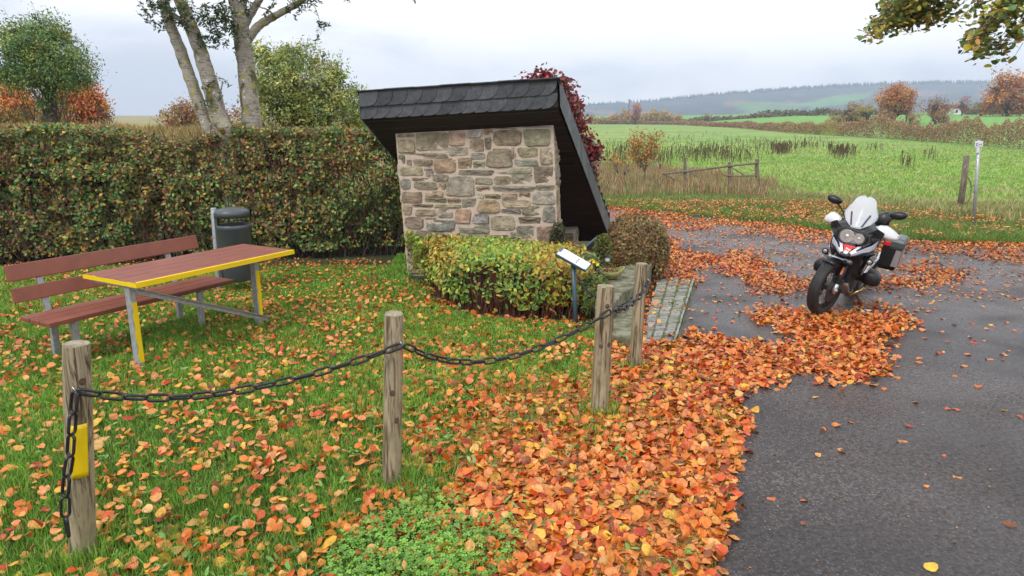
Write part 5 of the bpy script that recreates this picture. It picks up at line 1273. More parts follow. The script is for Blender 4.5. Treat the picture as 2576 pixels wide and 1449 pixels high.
# pylon, farmhouse
def pylon():
    Y = 420; x = D(1581, 300, Y).x; b = Vector((x, Y, float(hz(x, Y)))); h = D(1581, 248, Y).z-b.z
    t = thing('wind_mast', b, 'thin grey lattice mast with short arms rising from the pink orange tree on the horizon', 'mast')
    mb = MB(); mb.tube([(0, 0, 0), (0, 0, h)], [.28, .12], 6); mb.build('pole', 'darkmetal', t)
    mb = MB(); mb.bar((-1.3, 0, h*.93), (1.3, 0, h*.93), .15, .15); mb.bar((-1.3, 0, h*.93), (0, 0, h*.8), .1, .1); mb.bar((1.3, 0, h*.93), (0, 0, h*.8), .1, .1); mb.build('crossarm', 'darkmetal', t)
pylon()
def house():
    Y = 260; x = D(2416, 268, Y).x; b = Vector((x, Y, D(2416, 281, Y).z))
    t = thing('farmhouse', b, 'tiny white farmhouse half hidden among the trees at the far right', 'house')
    mb = MB(); mb.box((0, 3, 0), (3.4, 6, 2.6)); w_ = mb.build('wall', 'wallwhite', t)
    mb = MB(); mb.prism([(-2.0, -.3, 1.3), (2.0, -.3, 1.3), (0, -.3, 2.5)], (0, 6.6, 0)); mb.build('roof', mat('far_roof', (.10, .07, .06), .9), t)
    for xx in (-1.1, 1.1): mb = MB(); mb.box((xx, -.02, .1), (.8, .06, 1.0)); mb.build('window', 'darkmetal', w_)
house()

# orange sapling in the verge, fence, posts
YS = 24.
sap = G(1622, 470); YS = sap.y
tree('orange_sapling', 'thin orange leaved sapling in the rough grass left of the broken fence', 'tree', (sap.x, YS, 0),
     [(D(1615, 350, YS), (.42, .4, .32)), (D(1635, 375, YS), (.4, .4, .3)), (D(1605, 385, YS), (.3, .3, .25)), (D(1655, 350, YS), (.25, .25, .3)), (D(1620, 400, YS), (.3, .3, .2))],
     [(.50, .22, .05), (.42, .26, .06), (.5, .1, .03), (.34, .24, .07)], [3, 3, 1, 2], 900, 90, .09, (.06, .11), seed=141, trunk=[([(sap.x, YS, -.1), D(1622, 440, YS), D(1628, 400, YS), D(1645, 355, YS)], .035, .01), ([D(1622, 430, YS), D(1610, 395, YS), D(1605, 360, YS)], .025, .008)], twn=60, trunkcol=(.2, .17, .13))
tree('orange_sapling', 'tiny orange seedling low in the rough grass beside the shelter', 'tree', (G(1570, 478).x, G(1570, 478).y, 0),
     [(D(1572, 410, 22), (.35, .3, .25)), (D(1545, 400, 22), (.25, .3, .25))], [(.46, .2, .05), (.34, .24, .07)], [3, 2], 160, 30, .1, (.06, .1), seed=142, twn=40, trunkcol=(.2, .17, .13))
def fence():
    a, b = G(1908, 474), G(1660, 470); t = thing('broken_field_fence', a, 'old broken wooden rail fence leaning in the tall dry grass at the field edge', 'fence')
    def at(x, y): # point on the fence line plane
        k = (x-1660)/(1908-1660); Y = b.y+(a.y-b.y)*k; return D(x, y, Y)-a
    for (x0, y0_, x1, y1_, r) in ((1905, 475, 1904, 400, .075), (1836, 478, 1835, 408, .06), (1725, 475, 1723, 396, .055)):
        mb = MB(); mb.tube([at(x0, y0_), at(x1, y1_)], [r, r*.92], 9, jit=.08); mb.build('post', 'oldwood', t)
    for pts, r in (([(1664, 437), (1750, 428), (1835, 417), (1905, 409)], .034), ([(1820, 441), (1860, 443), (1905, 441)], .022), ([(1725, 428), (1755, 445)], .025), ([(1664, 436), (1700, 452)], .028), ([(1838, 420), (1870, 440)], .02)):
        mb = MB(); mb.tube([at(*p)+Vector((0, -.06, 0)) for p in pts], r, 7, jit=.12); mb.build('rail', 'oldwood', t)
    return t
fence()
def field_post():
    b = G(2414, 530); t = thing('field_post', b, 'weathered leaning wooden fence post with a loose bent wire beside the marker pole', 'post')
    top = D(2432, 392, b.y)-b; mb = MB(); mb.tube([Vector((0, 0, -.2)), top*.5+Vector((.01, 0, 0)), top], [.075, .07, .065], 10, jit=.05); mb.build('shaft', 'oldwood', t, smooth=True)
    mb = MB(); pts = [D(2434, 445, b.y)-b, D(2442, 460, b.y)-b, D(2443, 480, b.y)-b, D(2436, 505, b.y)-b, D(2422, 528, b.y)-b]; mb.tube(jpath(pts, 5, 0), .014, 6); mb.build('bent_wire', 'oldwood', t)
    b2 = G(2451, 563); t = thing('marker_pole', b2, 'slim galvanised pole carrying a tiny white marker plate at the right field edge', 'sign')
    top = D(2463, 352, b2.y)-b2; mb = MB(); mb.tube([Vector((0, 0, -.2)), top], .033, 12); mb.build('pole', 'galv', t, smooth=True)
    def pt(x, y): return D(x, y, b2.y-.05)-b2
    mb = MB(); mb.prism([pt(2453.5, 355), pt(2473, 355), pt(2472.5, 369), pt(2453, 369)], (0, .012, 0)); pl = mb.build('plate', 'whitep', t, bevel=.003)
    mb = MB(); mb.prism([pt(2457, 384), pt(2463.5, 384), pt(2464, 369.5), pt(2457, 369.5)], (0, .03, 0)); mb.build('bracket', 'whitep', t)
    ink = mat('blue_ink', (.05, .12, .35), .5)
    def bars(bs, nm):
        mb = MB()
        for x0, y0_, x1, y1_ in bs: mb.prism([pt(x0, y0_)+Vector((0, -.004, 0)), pt(x1, y0_)+Vector((0, -.004, 0)), pt(x1, y1_)+Vector((0, -.004, 0)), pt(x0, y1_)+Vector((0, -.004, 0))], (0, .003, 0))
        mb.build(nm, ink, pl)
    bars([(2456, 360, 2461, 361.2), (2456, 361, 2457.3, 366), (2456, 365.5, 2461, 366.7)], 'letter_mark'); bars([(2462, 362.5, 2466, 364)], 'dash_mark'); bars([(2467.5, 361, 2469, 365.5)], 'stroke_mark')
field_post()
# verge grass and dry stalks
rough = [(G(1490, 505).x, G(1490, 505).y), (G(1700, 490).x, G(1700, 490).y), (G(1920, 500).x, G(1920, 500).y), (G(1960, 470).x, G(1960, 470).y), (G(1900, 455).x, G(1900, 455).y), (G(1700, 430).x, G(1700, 430).y), (G(1480, 415).x, G(1480, 415).y)]
weeds('tall_dry_grass', 'tall dry brown grass along the field edge around the broken fence', rough, 11000, (.12, .42), [(.46, .34, .20), (.34, .20, .12), (.38, .33, .14), (.30, .14, .09), (.18, .24, .07)], [3, 3, 3, 3, 3], 151, wd=.012, lean=.2)
strip2 = [(G(x, y).x, G(x, y).y) for x, y in ((1930, 500), (2050, 520), (2200, 540), (2400, 548), (2700, 575), (2700, 520), (2400, 515), (2200, 505), (2050, 490), (1930, 470))]
weeds('dry_grass_strip', 'pale dry grass strip along the field edge behind the motorcycle', strip2, 9000, (.08, .26), [(.46, .38, .19), (.24, .32, .08), (.38, .33, .15)], [3, 4, 3], 152, wd=.012, lean=.3)
def docks():
    rng = np.random.default_rng(161); pts = []
    cl = [(1965, 385, 26, 5, 150), (2087, 378, 8, 4, 26), (2120, 387, 32, 4, 130), (1990, 372, 90, 5, 150), (1600, 400, 80, 22, 200), (1800, 385, 120, 20, 160), (2200, 380, 20, 4, 20), (1760, 395, 90, 16, 150), (1640, 410, 60, 14, 60), (2280, 420, 16, 5, 16), (2340, 400, 20, 6, 18), (2110, 400, 40, 8, 30),
          (1700, 350, 140, 14, 90), (1900, 360, 110, 8, 80), (2050, 355, 60, 5, 50), (1560, 375, 40, 14, 50), (2170, 350, 40, 4, 20), (1850, 400, 60, 12, 50), (1790, 335, 100, 6, 40)]
    for x, y, sx, sy, k in cl:
        for _ in range(k): pts.append((x+rng.normal(0, sx*.5), y+rng.normal(0, sy*.6)))
    S, E_ = [], []
    for x, y in pts:
        if y < 330+max(0, x-1700)*.06: continue
        g = G(x, y); h = rng.uniform(.28, .66)*min(1.1, 20/g.y+.6)
        S.append((g.x, g.y, -.02)); E_.append((g.x+rng.normal(0, .07), g.y, h))
    o = twigs('dark_dock_stalks', S, E_, .006, .020, (.11, .07, .04), rng=rng, bend=.03)
    tag(o, 'scattered dark brown seed stalks of dock standing in the green field', 'plants', kind='stuff')
docks()
def pasture():
    rng = np.random.default_rng(171); n = 80000; Y = 18+rng.random(n)**1.5*62; X = rng.uniform(.04, .86, n)*Y; P = np.c_[X, Y, X*0]; px, py = PX(P)
    k = (py < np.interp(px, *VERGE)-4) & (Y < rowdepth(X/Y)-1) & (rng.random(n) < np.clip(1.2-(Y-24)/46, 0, 1)); X, Y, px, py = X[k], Y[k], px[k], py[k]; n = len(X)
    t = vnoise(X*.6, Y, .5, 71)*.5+vnoise(X, Y, 1.7, 72)*.5; near = np.clip((24-Y)/6, 0, 1)
    h = rng.uniform(.05, .13, n)*(.4+t)*(1+.5*near); wd = .012+.0007*Y; a = rng.uniform(0, 6.28, n); dx, dy = np.cos(a)*wd, np.sin(a)*wd; lx, ly = rng.normal(0, .6, n)*h, rng.normal(0, .6, n)*h; z = hz(X, Y)
    V = np.stack([np.c_[X-dx, Y-dy, z], np.c_[X+dx, Y+dy, z], np.c_[X+lx, Y+ly, z+h]], 1); T = (np.array([[0, 1, 2]])[None]+(np.arange(n)*3)[:, None, None]).reshape(-1, 3)
    dry = rng.random(n) < np.clip((t-.45)*1.6+.45*near, .04, .8)
    C = np.where(dry[:, None], palette(n, [(.52, .46, .22), (.40, .40, .15)], [1, 1], .15, rng), palette(n, [(.27, .44, .08), (.34, .50, .10), (.19, .36, .06)], [3, 3, 2], .12, rng))
    o = npmesh('pasture_grass', V.reshape(-1, 3), T, np.clip(np.repeat(C, 3, 0), 0, 1), 'grass'); tag(o, 'mottled green and straw coloured pasture grass covering the big field', 'grass', kind='stuff')
pasture()
# ------------------------------------------------------------------ grass and fallen leaves
POSTXY = [(p.x, p.y) for p in PB]
CLOVER = [[(830, 1400), (880, 1345), (960, 1300), (1060, 1275), (1180, 1300), (1290, 1310), (1330, 1360), (1300, 1420), (1240, 1449), (1200, 1500), (800, 1500)],
          [(1040, 1262), (1100, 1238), (1160, 1262), (1120, 1290), (1050, 1290)]]
SHR = [G(*p) for p in ((1048, 700), (1075, 742), (1130, 778), (1200, 797), (1290, 806), (1380, 812), (1455, 812), (1492, 790))]
SHRP = [(p.x, p.y) for p in SHR]+[(.9, 9), (.55, 9.4), (-1.3, 9.5)]
CTL = [ # px, py, fallen leaves per square metre on the lawn
 (60, 1400, 75), (60, 1200, 62), (60, 1000, 70), (60, 800, 60), (300, 760, 75), (200, 900, 60), (330, 980, 72), (450, 870, 55), (330, 1130, 62), (500, 1100, 75), (600, 1000, 85), (480, 1250, 52), (620, 1200, 70), (300, 1400, 110), (480, 1380, 190),
 (760, 900, 120), (700, 780, 95), (640, 1400, 170), (800, 1100, 120), (700, 1290, 75), (760, 1210, 70), (900, 1350, 190), (900, 800, 90), (900, 700, 75), (960, 1050, 150), (1000, 900, 150), (1100, 1000, 190), (1100, 1150, 230), (1080, 1210, 170), (1200, 1240, 520), (1200, 1080, 260), (1300, 1150, 420), (1250, 900, 170),
 (1400, 900, 130), (1400, 860, 90), (1400, 1000, 240), (1480, 940, 180), (1500, 1080, 330), (1440, 1150, 520), (1560, 900, 260), (1560, 1000, 420), (1600, 960, 350), (1650, 900, 800), (1700, 950, 900), (1700, 1100, 900), (1600, 1150, 800), (1500, 1250, 800), (1400, 1320, 850), (1350, 1449, 850), (1600, 1400, 900), (1750, 1300, 900),
 (1120, 1480, 260), (960, 1440, 150), (1230, 1400, 300), (900, 650, 110), (960, 620, 120), (830, 640, 60), (1700, 1449, 850), (1700, 1200, 850)]
DRIFT = [ [(1560, 868), (1640, 868), (1700, 858), (1760, 852), (1830, 862), (1900, 878), (1935, 905), (1995, 950), (1960, 962), (1900, 972), (1850, 992), (1872, 1050), (1852, 1110), (1838, 1200), (1833, 1290), (1815, 1380), (1800, 1460), (1500, 1460), (1600, 1000)],
 [(1885, 790), (1920, 774), (1965, 768), (2060, 782), (2160, 780), (2270, 785), (2300, 805), (2285, 835), (2220, 852), (2195, 862), (2235, 885), (2268, 918), (2240, 938), (2180, 955), (2100, 962), (2050, 945), (1960, 930), (1900, 912), (1830, 872), (1870, 860), (1985, 872), (1990, 850), (1960, 820), (1915, 805)],
 [(1680, 600), (1735, 628), (1800, 640), (1890, 628), (1920, 650), (1950, 692), (2050, 712), (2060, 738), (1960, 733), (1900, 735), (1850, 700), (1830, 680), (1790, 668), (1765, 690), (1742, 706), (1690, 702), (1665, 712), (1660, 670)],
 [(2180, 722), (2280, 735), (2380, 722), (2440, 706), (2446, 690), (2380, 672), (2280, 664), (2250, 672), (2330, 684), (2380, 696), (2340, 706), (2260, 706), (2190, 702)],
 [(1528, 518), (1620, 528), (1740, 545), (1900, 556), (2050, 580), (2190, 598), (2300, 604), (2576, 608), (2700, 612), (2700, 650), (2576, 652), (2400, 640), (2300, 636), (2200, 628), (2060, 604), (1900, 583), (1780, 572), (1660, 566), (1528, 540)],
 [(1640, 790), (1655, 700), (1640, 690), (1625, 720), (1620, 780)] ]
DDENS = [1300, 1250, 900, 860, 640, 40]
ROADX = [ ([(1660, 556), (2060, 600), (2576, 650), (2576, 740), (2060, 740), (1900, 640), (1680, 610)], 90), ([(1740, 700), (1860, 700), (2060, 740), (2060, 790), (1700, 850)], 26), ([(2200, 760), (2700, 640), (2700, 960), (2270, 960)], 16),
          ([(1860, 930), (2700, 930), (2700, 1600), (1800, 1600)], 4.5), ([(1890, 760), (2350, 740), (2350, 800), (1890, 800)], 60), ([(2200, 640), (2700, 640), (2700, 760), (2250, 760)], 60) ]
VERG = [ ([(1480, 470), (1700, 478), (1950, 492), (2200, 530), (2400, 540), (2700, 552), (2700, 620), (2400, 612), (2200, 600), (2050, 582), (1900, 560), (1700, 542), (1500, 520)], 300),
         ([(2150, 536), (2700, 552), (2700, 620), (2400, 612), (2200, 600)], 380) ]
COBB = [(1612, 868), (1704, 864), (1752, 700), (1655, 700)]
SHADY = [(860, 640), (1020, 600), (1030, 720), (940, 680)]
def leaf_density(px, py, X, Y, rng):
    cx = np.array([c[0] for c in CTL], float); cy = np.array([c[1] for c in CTL], float); cv = np.log([c[2] for c in CTL])
    d = np.zeros(len(px))
    for i in range(0, len(px), 60000):
        s = slice(i, i+60000); w_ = 1/(((px[s, None]-cx)/1.3)**2+(py[s, None]-cy)**2+400)**1.6; d[s] = np.exp((w_*cv).sum(1)/w_.sum(1))*2.75
    onroad = inpoly(X, Y, RP) | (py < 640) & (px > 1300)
    d = np.where(onroad, 1.0, d); d = np.where((py < 470), 0, d)
    d = np.where(inpoly(px, py, SHADY), 190, d)
    d = np.where(inpoly(px, py, COBB), np.where(px < 1640+.25*(860-py), 70, 14), d)
    for p, v in VERG: d = np.where(inpoly(px, py, p), v, d)
    for p, v in ROADX: d = np.where(inpoly(px, py, p) & onroad, v, d)
    jx = px+rng.normal(0, 1, len(px))*np.interp(py, [520, 1400], [8, 20])+26*(vnoise(X, Y, 2.2, 31)-.5)*2+10*(vnoise(X, Y, 9, 33)-.5)*2; jy = py+rng.normal(0, 1, len(px))*np.interp(py, [520, 1400], [5, 13])+13*(vnoise(X, Y, 2.4, 32)-.5)*2+6*(vnoise(X, Y, 9, 34)-.5)*2
    for p, v in zip(DRIFT, DDENS):
        d = np.where(inpoly(jx, jy, p), v, d)
    d = d*(.6+.8*vnoise(X, Y, 3.2, 35)*np.where(d < 400, 1, .4)+np.where(d < 400, 0, .25))
    return d
def fallen():
    rng = np.random.default_rng(201); n = 950000
    Ys = 2.1+rng.random(n)**.8*16.5
    u = rng.uniform(-1.0, 1.0, n); X = u*Ys*1.0
    # area density of samples: n * pdf; compute weight for the acceptance
    t = ((Ys-2.1)/16.5); pdf = (1/.8)*np.maximum(t, 1e-4)**(1/.8-1)/16.5*(1/(2.0*Ys))*n
    P = np.c_[X, Ys, np.zeros(n)]; px, py = PX(P)
    d = leaf_density(px, py, X, Ys, rng)
    keep = (rng.random(n) < d/pdf) & (px > -420) & (px < 3000) & (py < 1640)
    inside = inpoly(X, Ys, SHRP) & (edgedist(X, Ys, SHRP) > .12); keep &= ~inside
    keep &= ~((Ys > 9.3) & (X < .6) & (X > -1.9)); keep &= ~((Ys > 10.8) & (X < 0))
    for (x, y) in POSTXY: keep &= np.hypot(X-x, Ys-y) > .07
    for pl in CLOVER: keep &= ~(inpoly(px, py, pl) & (rng.random(n) < .25))
    X, Ys, d, px, py = X[keep], Ys[keep], d[keep], px[keep], py[keep]; n = len(X)
    dense = d > 330; road = inpoly(X, Ys, RP)
    z = np.where(dense, rng.random(n)**1.3*.034*np.clip(d/900, .4, 1), np.where(road, .008, rng.uniform(.022, .062, n)))+.004
    up = np.tile([0, 0, 1.], (n, 1)); ori = np.zeros((n, 3, 3))
    a = dense; ori[a] = frames(int(a.sum()), up[a], .42, rng); a = ~dense & road; ori[a] = frames(int(a.sum()), up[a], .12, rng); a = ~dense & ~road; ori[a] = frames(int(a.sum()), up[a], .42, rng)
    pal = [(.82, .27, .055), (.88, .40, .12), (.70, .14, .035), (.46, .06, .025), (.92, .62, .10), (.90, .58, .26), (.30, .11, .05), (.80, .33, .15)]
    C = palette(n, pal, [6, 6, 3.6, 1.8, 1.9, 2.2, 1.0, 3], .13, rng)
    lawn = ~dense & ~road
    C = np.where((lawn & (rng.random(n) < .35))[:, None], palette(n, [(.88, .46, .15), (.90, .62, .12), (.84, .38, .16)], [2, 1, 2], .1, rng), C)
    C = C*np.array([.84, .66, .44]); C[lawn] *= np.array([1.0, 1.04, 1.2])
    S = rng.uniform(.038, .082, n)*np.where(rng.random(n) < .08, 1.25, 1)*np.interp(Ys, [5, 7.5], [1, .88])*np.where(lawn, .9, .97)
    fav = Ys < 8.4
    P = np.c_[X, Ys, z]
    o = scatter('fallen_leaves', P[fav], ori[fav], S[fav], C[fav], T_full(), 'fallen', curl=.95, cvar=.05, rng=rng)
    tag(o, 'fallen orange and yellow leaves covering the near lawn and lying in a thick drift along the asphalt edge', 'fallen leaves', kind='stuff')
    far = ~fav; v, f = T_round(); P[:, 2] += np.where(lawn & (Ys > 11), rng.uniform(.02, .11, n), 0)
    o = scatter('fallen_leaves', P[far], ori[far], S[far]*.88, C[far]*np.array([.98, .95, .9]), (v, f), 'fallen', curl=.8, rng=rng)
    tag(o, 'fallen orange leaves on the road behind, around the motorcycle and along the far verge', 'fallen leaves', kind='stuff')
    return n
NL = fallen()
def litter_bed():
    """thin brown layer of rotting leaves beneath the thick drifts"""
    n = 26000; rng = np.random.default_rng(202); px = rng.uniform(1250, 2300, n); py = rng.uniform(600, 1500, n); g = np.array([list(G(a, b)) for a, b in zip(px, py)])
    X, Y = g[:, 0], g[:, 1]; d = leaf_density(px, py, X, Y, rng); k = (d > 560)
    for ddx, ddy in ((.12, 0), (-.12, 0), (0, .12), (0, -.12)):
        q = np.c_[X+ddx, Y+ddy, X*0]; qx, qy = PX(q); k &= leaf_density(qx, qy, q[:, 0], q[:, 1], rng) > 560
    P = np.c_[X[k], Y[k], np.full(k.sum(), .009)+rng.uniform(0, .004, k.sum())]; m = len(P)
    o = scatter('leaf_litter', P, frames(m, np.tile([0, 0, 1.], (m, 1)), .06, rng), rng.uniform(.06, .085, m), palette(m, [(.34, .10, .03), (.45, .14, .04), (.22, .07, .025)], [2, 2, 1], .2, rng), T_round(), 'fallen', rng=rng)
    tag(o, 'brown damp older leaves underneath the thick leaf drifts', 'fallen leaves', kind='stuff')
litter_bed()
def grass():
    rng = np.random.default_rng(301); n = 640000
    Ys = 2.0+rng.random(n)**.85*9.4; u = rng.uniform(-1.0, .62, n); X = u*Ys
    P = np.c_[X, Ys, np.zeros(n)]; px, py = PX(P)
    road = inpoly(X, Ys, RP); ed = edgedist(X, Ys, RP)
    k = ~road & (px > -380) & (px < 2000) & (py < 1620) & ~inpoly(X, Ys, SHRP)
    k &= ~((Ys > 9.4) & (X < .6) & (X > -1.45)); k &= ~((X > .95) & (Ys > 6.6))
    k &= ~((Ys > 10.4) & (X < -1.9))
    dens = leaf_density(px, py, X, Ys, rng)
    k &= rng.random(n) < np.clip(1.3-dens/1300, .05, 1)
    dark = inpoly(px, py, [(600, 560), (1030, 560), (1030, 640), (960, 640), (850, 650), (600, 700)]); k &= ~(dark & (rng.random(n) < .6))
    X, Ys, px, py, dens = X[k], Ys[k], px[k], py[k], dens[k]; n = len(X)
    tuft = vnoise(X, Ys, 1.7, 41)*.6+vnoise(X, Ys, 6, 42)*.4
    h = rng.uniform(.018, .066, n)*(.35+1.35*tuft)*np.interp(dens, [100, 500], [1.1, .75])
    for (x, y) in POSTXY: h = np.where(np.hypot(X-x, Ys-y) < .16, h*1.9, h)
    tl = inpoly(px, py, [(560, 1100), (760, 1060), (900, 1200), (840, 1330), (560, 1300)]) | inpoly(px, py, [(1000, 1150), (1150, 1160), (1160, 1260), (1020, 1260)]); h = np.where(tl, h*1.35, h)
    wd = rng.uniform(.0014, .0034, n)*np.clip(Ys/4, .9, 2.4); a = rng.uniform(0, math.pi*2, n); dx, dy = np.cos(a)*wd, np.sin(a)*wd
    la = rng.uniform(0, math.pi*2, n); lm = np.abs(rng.normal(0, .55, n))*h; lx, ly = np.cos(la)*lm, np.sin(la)*lm
    z0 = np.zeros(n)
    V = np.stack([np.c_[X-dx, Ys-dy, z0], np.c_[X+dx, Ys+dy, z0], np.c_[X-dx*.8+lx*.35, Ys-dy*.8+ly*.35, h*.6], np.c_[X+dx*.8+lx*.35, Ys+dy*.8+ly*.35, h*.6], np.c_[X+lx, Ys+ly, h]], 1)
    T = (np.array([[0, 1, 3], [0, 3, 2], [2, 3, 4]])[None]+(np.arange(n)*5)[:, None, None]).reshape(-1, 3)
    C = palette(n, [(.20, .42, .04), (.27, .50, .06), (.12, .29, .03), (.36, .52, .10), (.46, .46, .16)], [5, 4, 3, 2.4, .8], .14, rng)
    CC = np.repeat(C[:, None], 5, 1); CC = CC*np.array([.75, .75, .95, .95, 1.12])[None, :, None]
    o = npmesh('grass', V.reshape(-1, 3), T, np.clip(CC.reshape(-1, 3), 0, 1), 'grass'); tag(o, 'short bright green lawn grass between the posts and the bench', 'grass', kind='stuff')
grass()
def broadleaf():
    rng = np.random.default_rng(311)
    # clover
    n = 14000; px = rng.uniform(780, 1350, n); py = rng.uniform(1225, 1560, n); k = np.zeros(n, bool)
    jx = px+rng.normal(0, 10, n); jy = py+rng.normal(0, 7, n)
    for pl in CLOVER: k |= inpoly(jx, jy, pl)
    px, py = px[k], py[k]; g = np.array([list(G(a, b)) for a, b in zip(px, py)]); m = len(g); keep = rng.random(m) < .30*(.3+1.4*vnoise(g[:, 0], g[:, 1], 5, 3)); g = g[keep]; m = len(g)
    g[:, 2] = rng.uniform(.02, .055, m)
    v = []; f = []
    for j in range(3):
        a = 2*math.pi*j/3; o = len(v); c, s = math.cos(a), math.sin(a)
        for (x, y, z) in ((0, .02, 0), (.34, .35, .06), (.36, .8, .04), (0, .92, .0), (-.36, .8, .04), (-.34, .35, .06)): v.append((x*c-y*s, x*s+y*c, z))
        f += [(o, o+1, o+2), (o, o+2, o+3), (o, o+3, o+4), (o, o+4, o+5)]
    o = scatter('clover', g, frames(m, np.tile([0, -.1, 1.], (m, 1)), .3, rng), rng.uniform(.011, .019, m), palette(m, [(.20, .42, .06), (.27, .50, .08), (.12, .28, .04)], [3, 3, 2], .12, rng), (np.array(v), np.array(f)), 'grass', rng=rng)
    tag(o, 'patch of small round clover leaves at the bottom of the lawn', 'clover', kind='stuff')
    # dandelion-like rosettes and loose weeds
    P, S, ups = [], [], []
    n = 620; Y = 2.3+rng.random(n)*8; u = rng.uniform(-.8, .35, n); X = u*Y; pxx, pyy = PX(np.c_[X, Y, np.zeros(n)]); ok = ~inpoly(X, Y, RP) & ~inpoly(X, Y, SHRP) & (pxx > -50) & (X < .9)
    X, Y = X[ok], Y[ok]; extra = [G(1130, 1110), G(1180, 990), G(1260, 1060), G(1640, 1010), G(1700, 1060), G(1560, 1150), G(1620, 1260), G(1750, 1230), G(1745, 1400), G(1500, 1200), G(1390, 1090), G(1440, 1160), G(1670, 1170), G(1570, 1080), G(1460, 1040), G(860, 1230), G(1020, 1290), G(380, 1060), G(1100, 640+120)]
    X = np.r_[X, [p.x for p in extra]]; Y = np.r_[Y, [p.y for p in extra]]
    for x, y in zip(X, Y):
        k = rng.integers(4, 9); a = rng.uniform(0, 6.28, k)
        for q in a: P.append((x+rng.normal(0, .012), y+rng.normal(0, .012), rng.uniform(.012, .05))); ups.append((math.cos(q)*.45, math.sin(q)*.45, 1)); S.append(rng.uniform(.028, .062))
    P = np.array(P); m = len(P); o = scatter('broadleaf_weeds', P, frames(m, np.array(ups), .3, rng), S, palette(m, [(.18, .40, .07), (.24, .48, .11), (.30, .46, .18)], [3, 3, 1], .12, rng), T_oval(), 'grass', curl=.5, rng=rng)
    tag(o, 'small green broadleaf weeds growing through the lawn and the leaf drift', 'weeds', kind='stuff')
broadleaf()
def verge():
    rng = np.random.default_rng(321); n = 60000; px = rng.uniform(1440, 2640, n); top = np.interp(px, *VERGE)-10; bot = np.interp(px, [1480, 1530, 1740, 1900, 2050, 2200, 2400, 2640], [515, 520, 542, 556, 578, 600, 610, 616])
    py = top+(bot-top)*rng.random(n); g = np.array([list(G(a, b)) for a, b in zip(px, py)]); X, Y = g[:, 0], g[:, 1]
    h = rng.uniform(.05, .17, n)*(.5+vnoise(X, Y, 1.2, 51)); wd = rng.uniform(.004, .009, n); a = rng.uniform(0, 6.28, n); dx, dy = np.cos(a)*wd, np.sin(a)*wd; lx, ly = rng.normal(0, .5, n)*h, rng.normal(0, .5, n)*h
    V = np.stack([np.c_[X-dx, Y-dy, Y*0], np.c_[X+dx, Y+dy, Y*0], np.c_[X+lx, Y+ly, h]], 1); T = (np.array([[0, 1, 2]])[None]+(np.arange(n)*3)[:, None, None]).reshape(-1, 3)
    t = np.clip((py-top)/(bot-top), 0, 1)
    C = np.where((rng.random(n) < .55*(1-t)+.12)[:, None], palette(n, [(.30, .24, .10), (.22, .2, .07)], [1, 1], .15, rng), palette(n, [(.13, .30, .04), (.19, .38, .06), (.09, .19, .03)], [3, 2, 2], .15, rng))
    o = npmesh('verge_grass', V.reshape(-1, 3), T, np.repeat(C, 3, 0), 'grass'); tag(o, 'rough green verge grass between the far road edge and the field', 'grass', kind='stuff')
verge()

def crumbs():
    rng = np.random.default_rng(331); n = 9000; Y = 2.2+rng.random(n)**.8*11; X = rng.uniform(-.1, .85, n)*Y
    k = inpoly(X, Y, RP); e = edgedist(X, Y, RP); k &= rng.random(n) < (.16+.84*np.exp(-e/.35))
    X, Y = X[k], Y[k]; m = len(X); P = np.c_[X, Y, np.full(m, .008)]
    o = scatter('road_crumbs', P, frames(m, np.tile([0, 0, 1.], (m, 1)), .3, rng), rng.uniform(.006, .022, m), palette(m, [(.22, .10, .04), (.40, .18, .06), (.10, .06, .03), (.3, .28, .24)], [3, 2, 2, 1], .2, rng), T_fold(), 'fallen', rng=rng)
    tag(o, 'tiny leaf crumbs and grit scattered over the asphalt', 'leaf crumbs', kind='stuff')
    # two faded pale leaf prints / flattened grey leaves near the camera
    for i, (x, y) in enumerate(()):
        g = G(x, y, .02); t, f = T_full(); o = scatter('grey_flat_leaf', np.zeros((1, 3)), np.array([[[.4, .92, 0], [-.92, .4, 0], [0, 0, 1.]]]), [.078-.02*i], np.array([[.40, .38, .36]]), (t*np.array([.62, 1, 1]), f), 'fallen', rng=rng, curl=.25); o.location = g
        tag(o, ['larger faded grey leaf pressed flat on the near asphalt', 'smaller faded grey leaf on the asphalt beside a yellow leaf'][i], 'leaf')
crumbs()
def joint_moss():
    rng = np.random.default_rng(341); n = 5200; a0, a1, b0, b1 = G(1612, 862), G(1706, 860), G(1655, 703), G(1756, 703)
    s, t = rng.random(n), rng.random(n); k = (np.abs((s*3.25) % 1-.97) < .09) | (s > .97) | ((rng.random(n) < .10)); s, t = s[k], t[k]; n = len(s)
    A, B = np.array(a0)[None]*(1-s[:, None])+np.array(a1)[None]*s[:, None], np.array(b0)[None]*(1-s[:, None])+np.array(b1)[None]*s[:, None]
    P = A*(1-t[:, None])+B*t[:, None]; P[:, 2] = rng.uniform(.012, .034, n); k = vnoise(P[:, 0], P[:, 1], 4, 5) > .42; P = P[k]; n = len(P)
    o = scatter('joint_moss', P, frames(n, np.tile([0, 0, 1.], (n, 1)), .9, rng), rng.uniform(.010, .028, n), palette(n, [(.14, .26, .04), (.22, .30, .06), (.10, .16, .03)], [1, 1, 1], .15, rng), T_fold(), 'grass', rng=rng)
    tag(o, 'green moss and small weeds in the joints of the cobbled strip', 'moss', kind='stuff')
joint_moss()

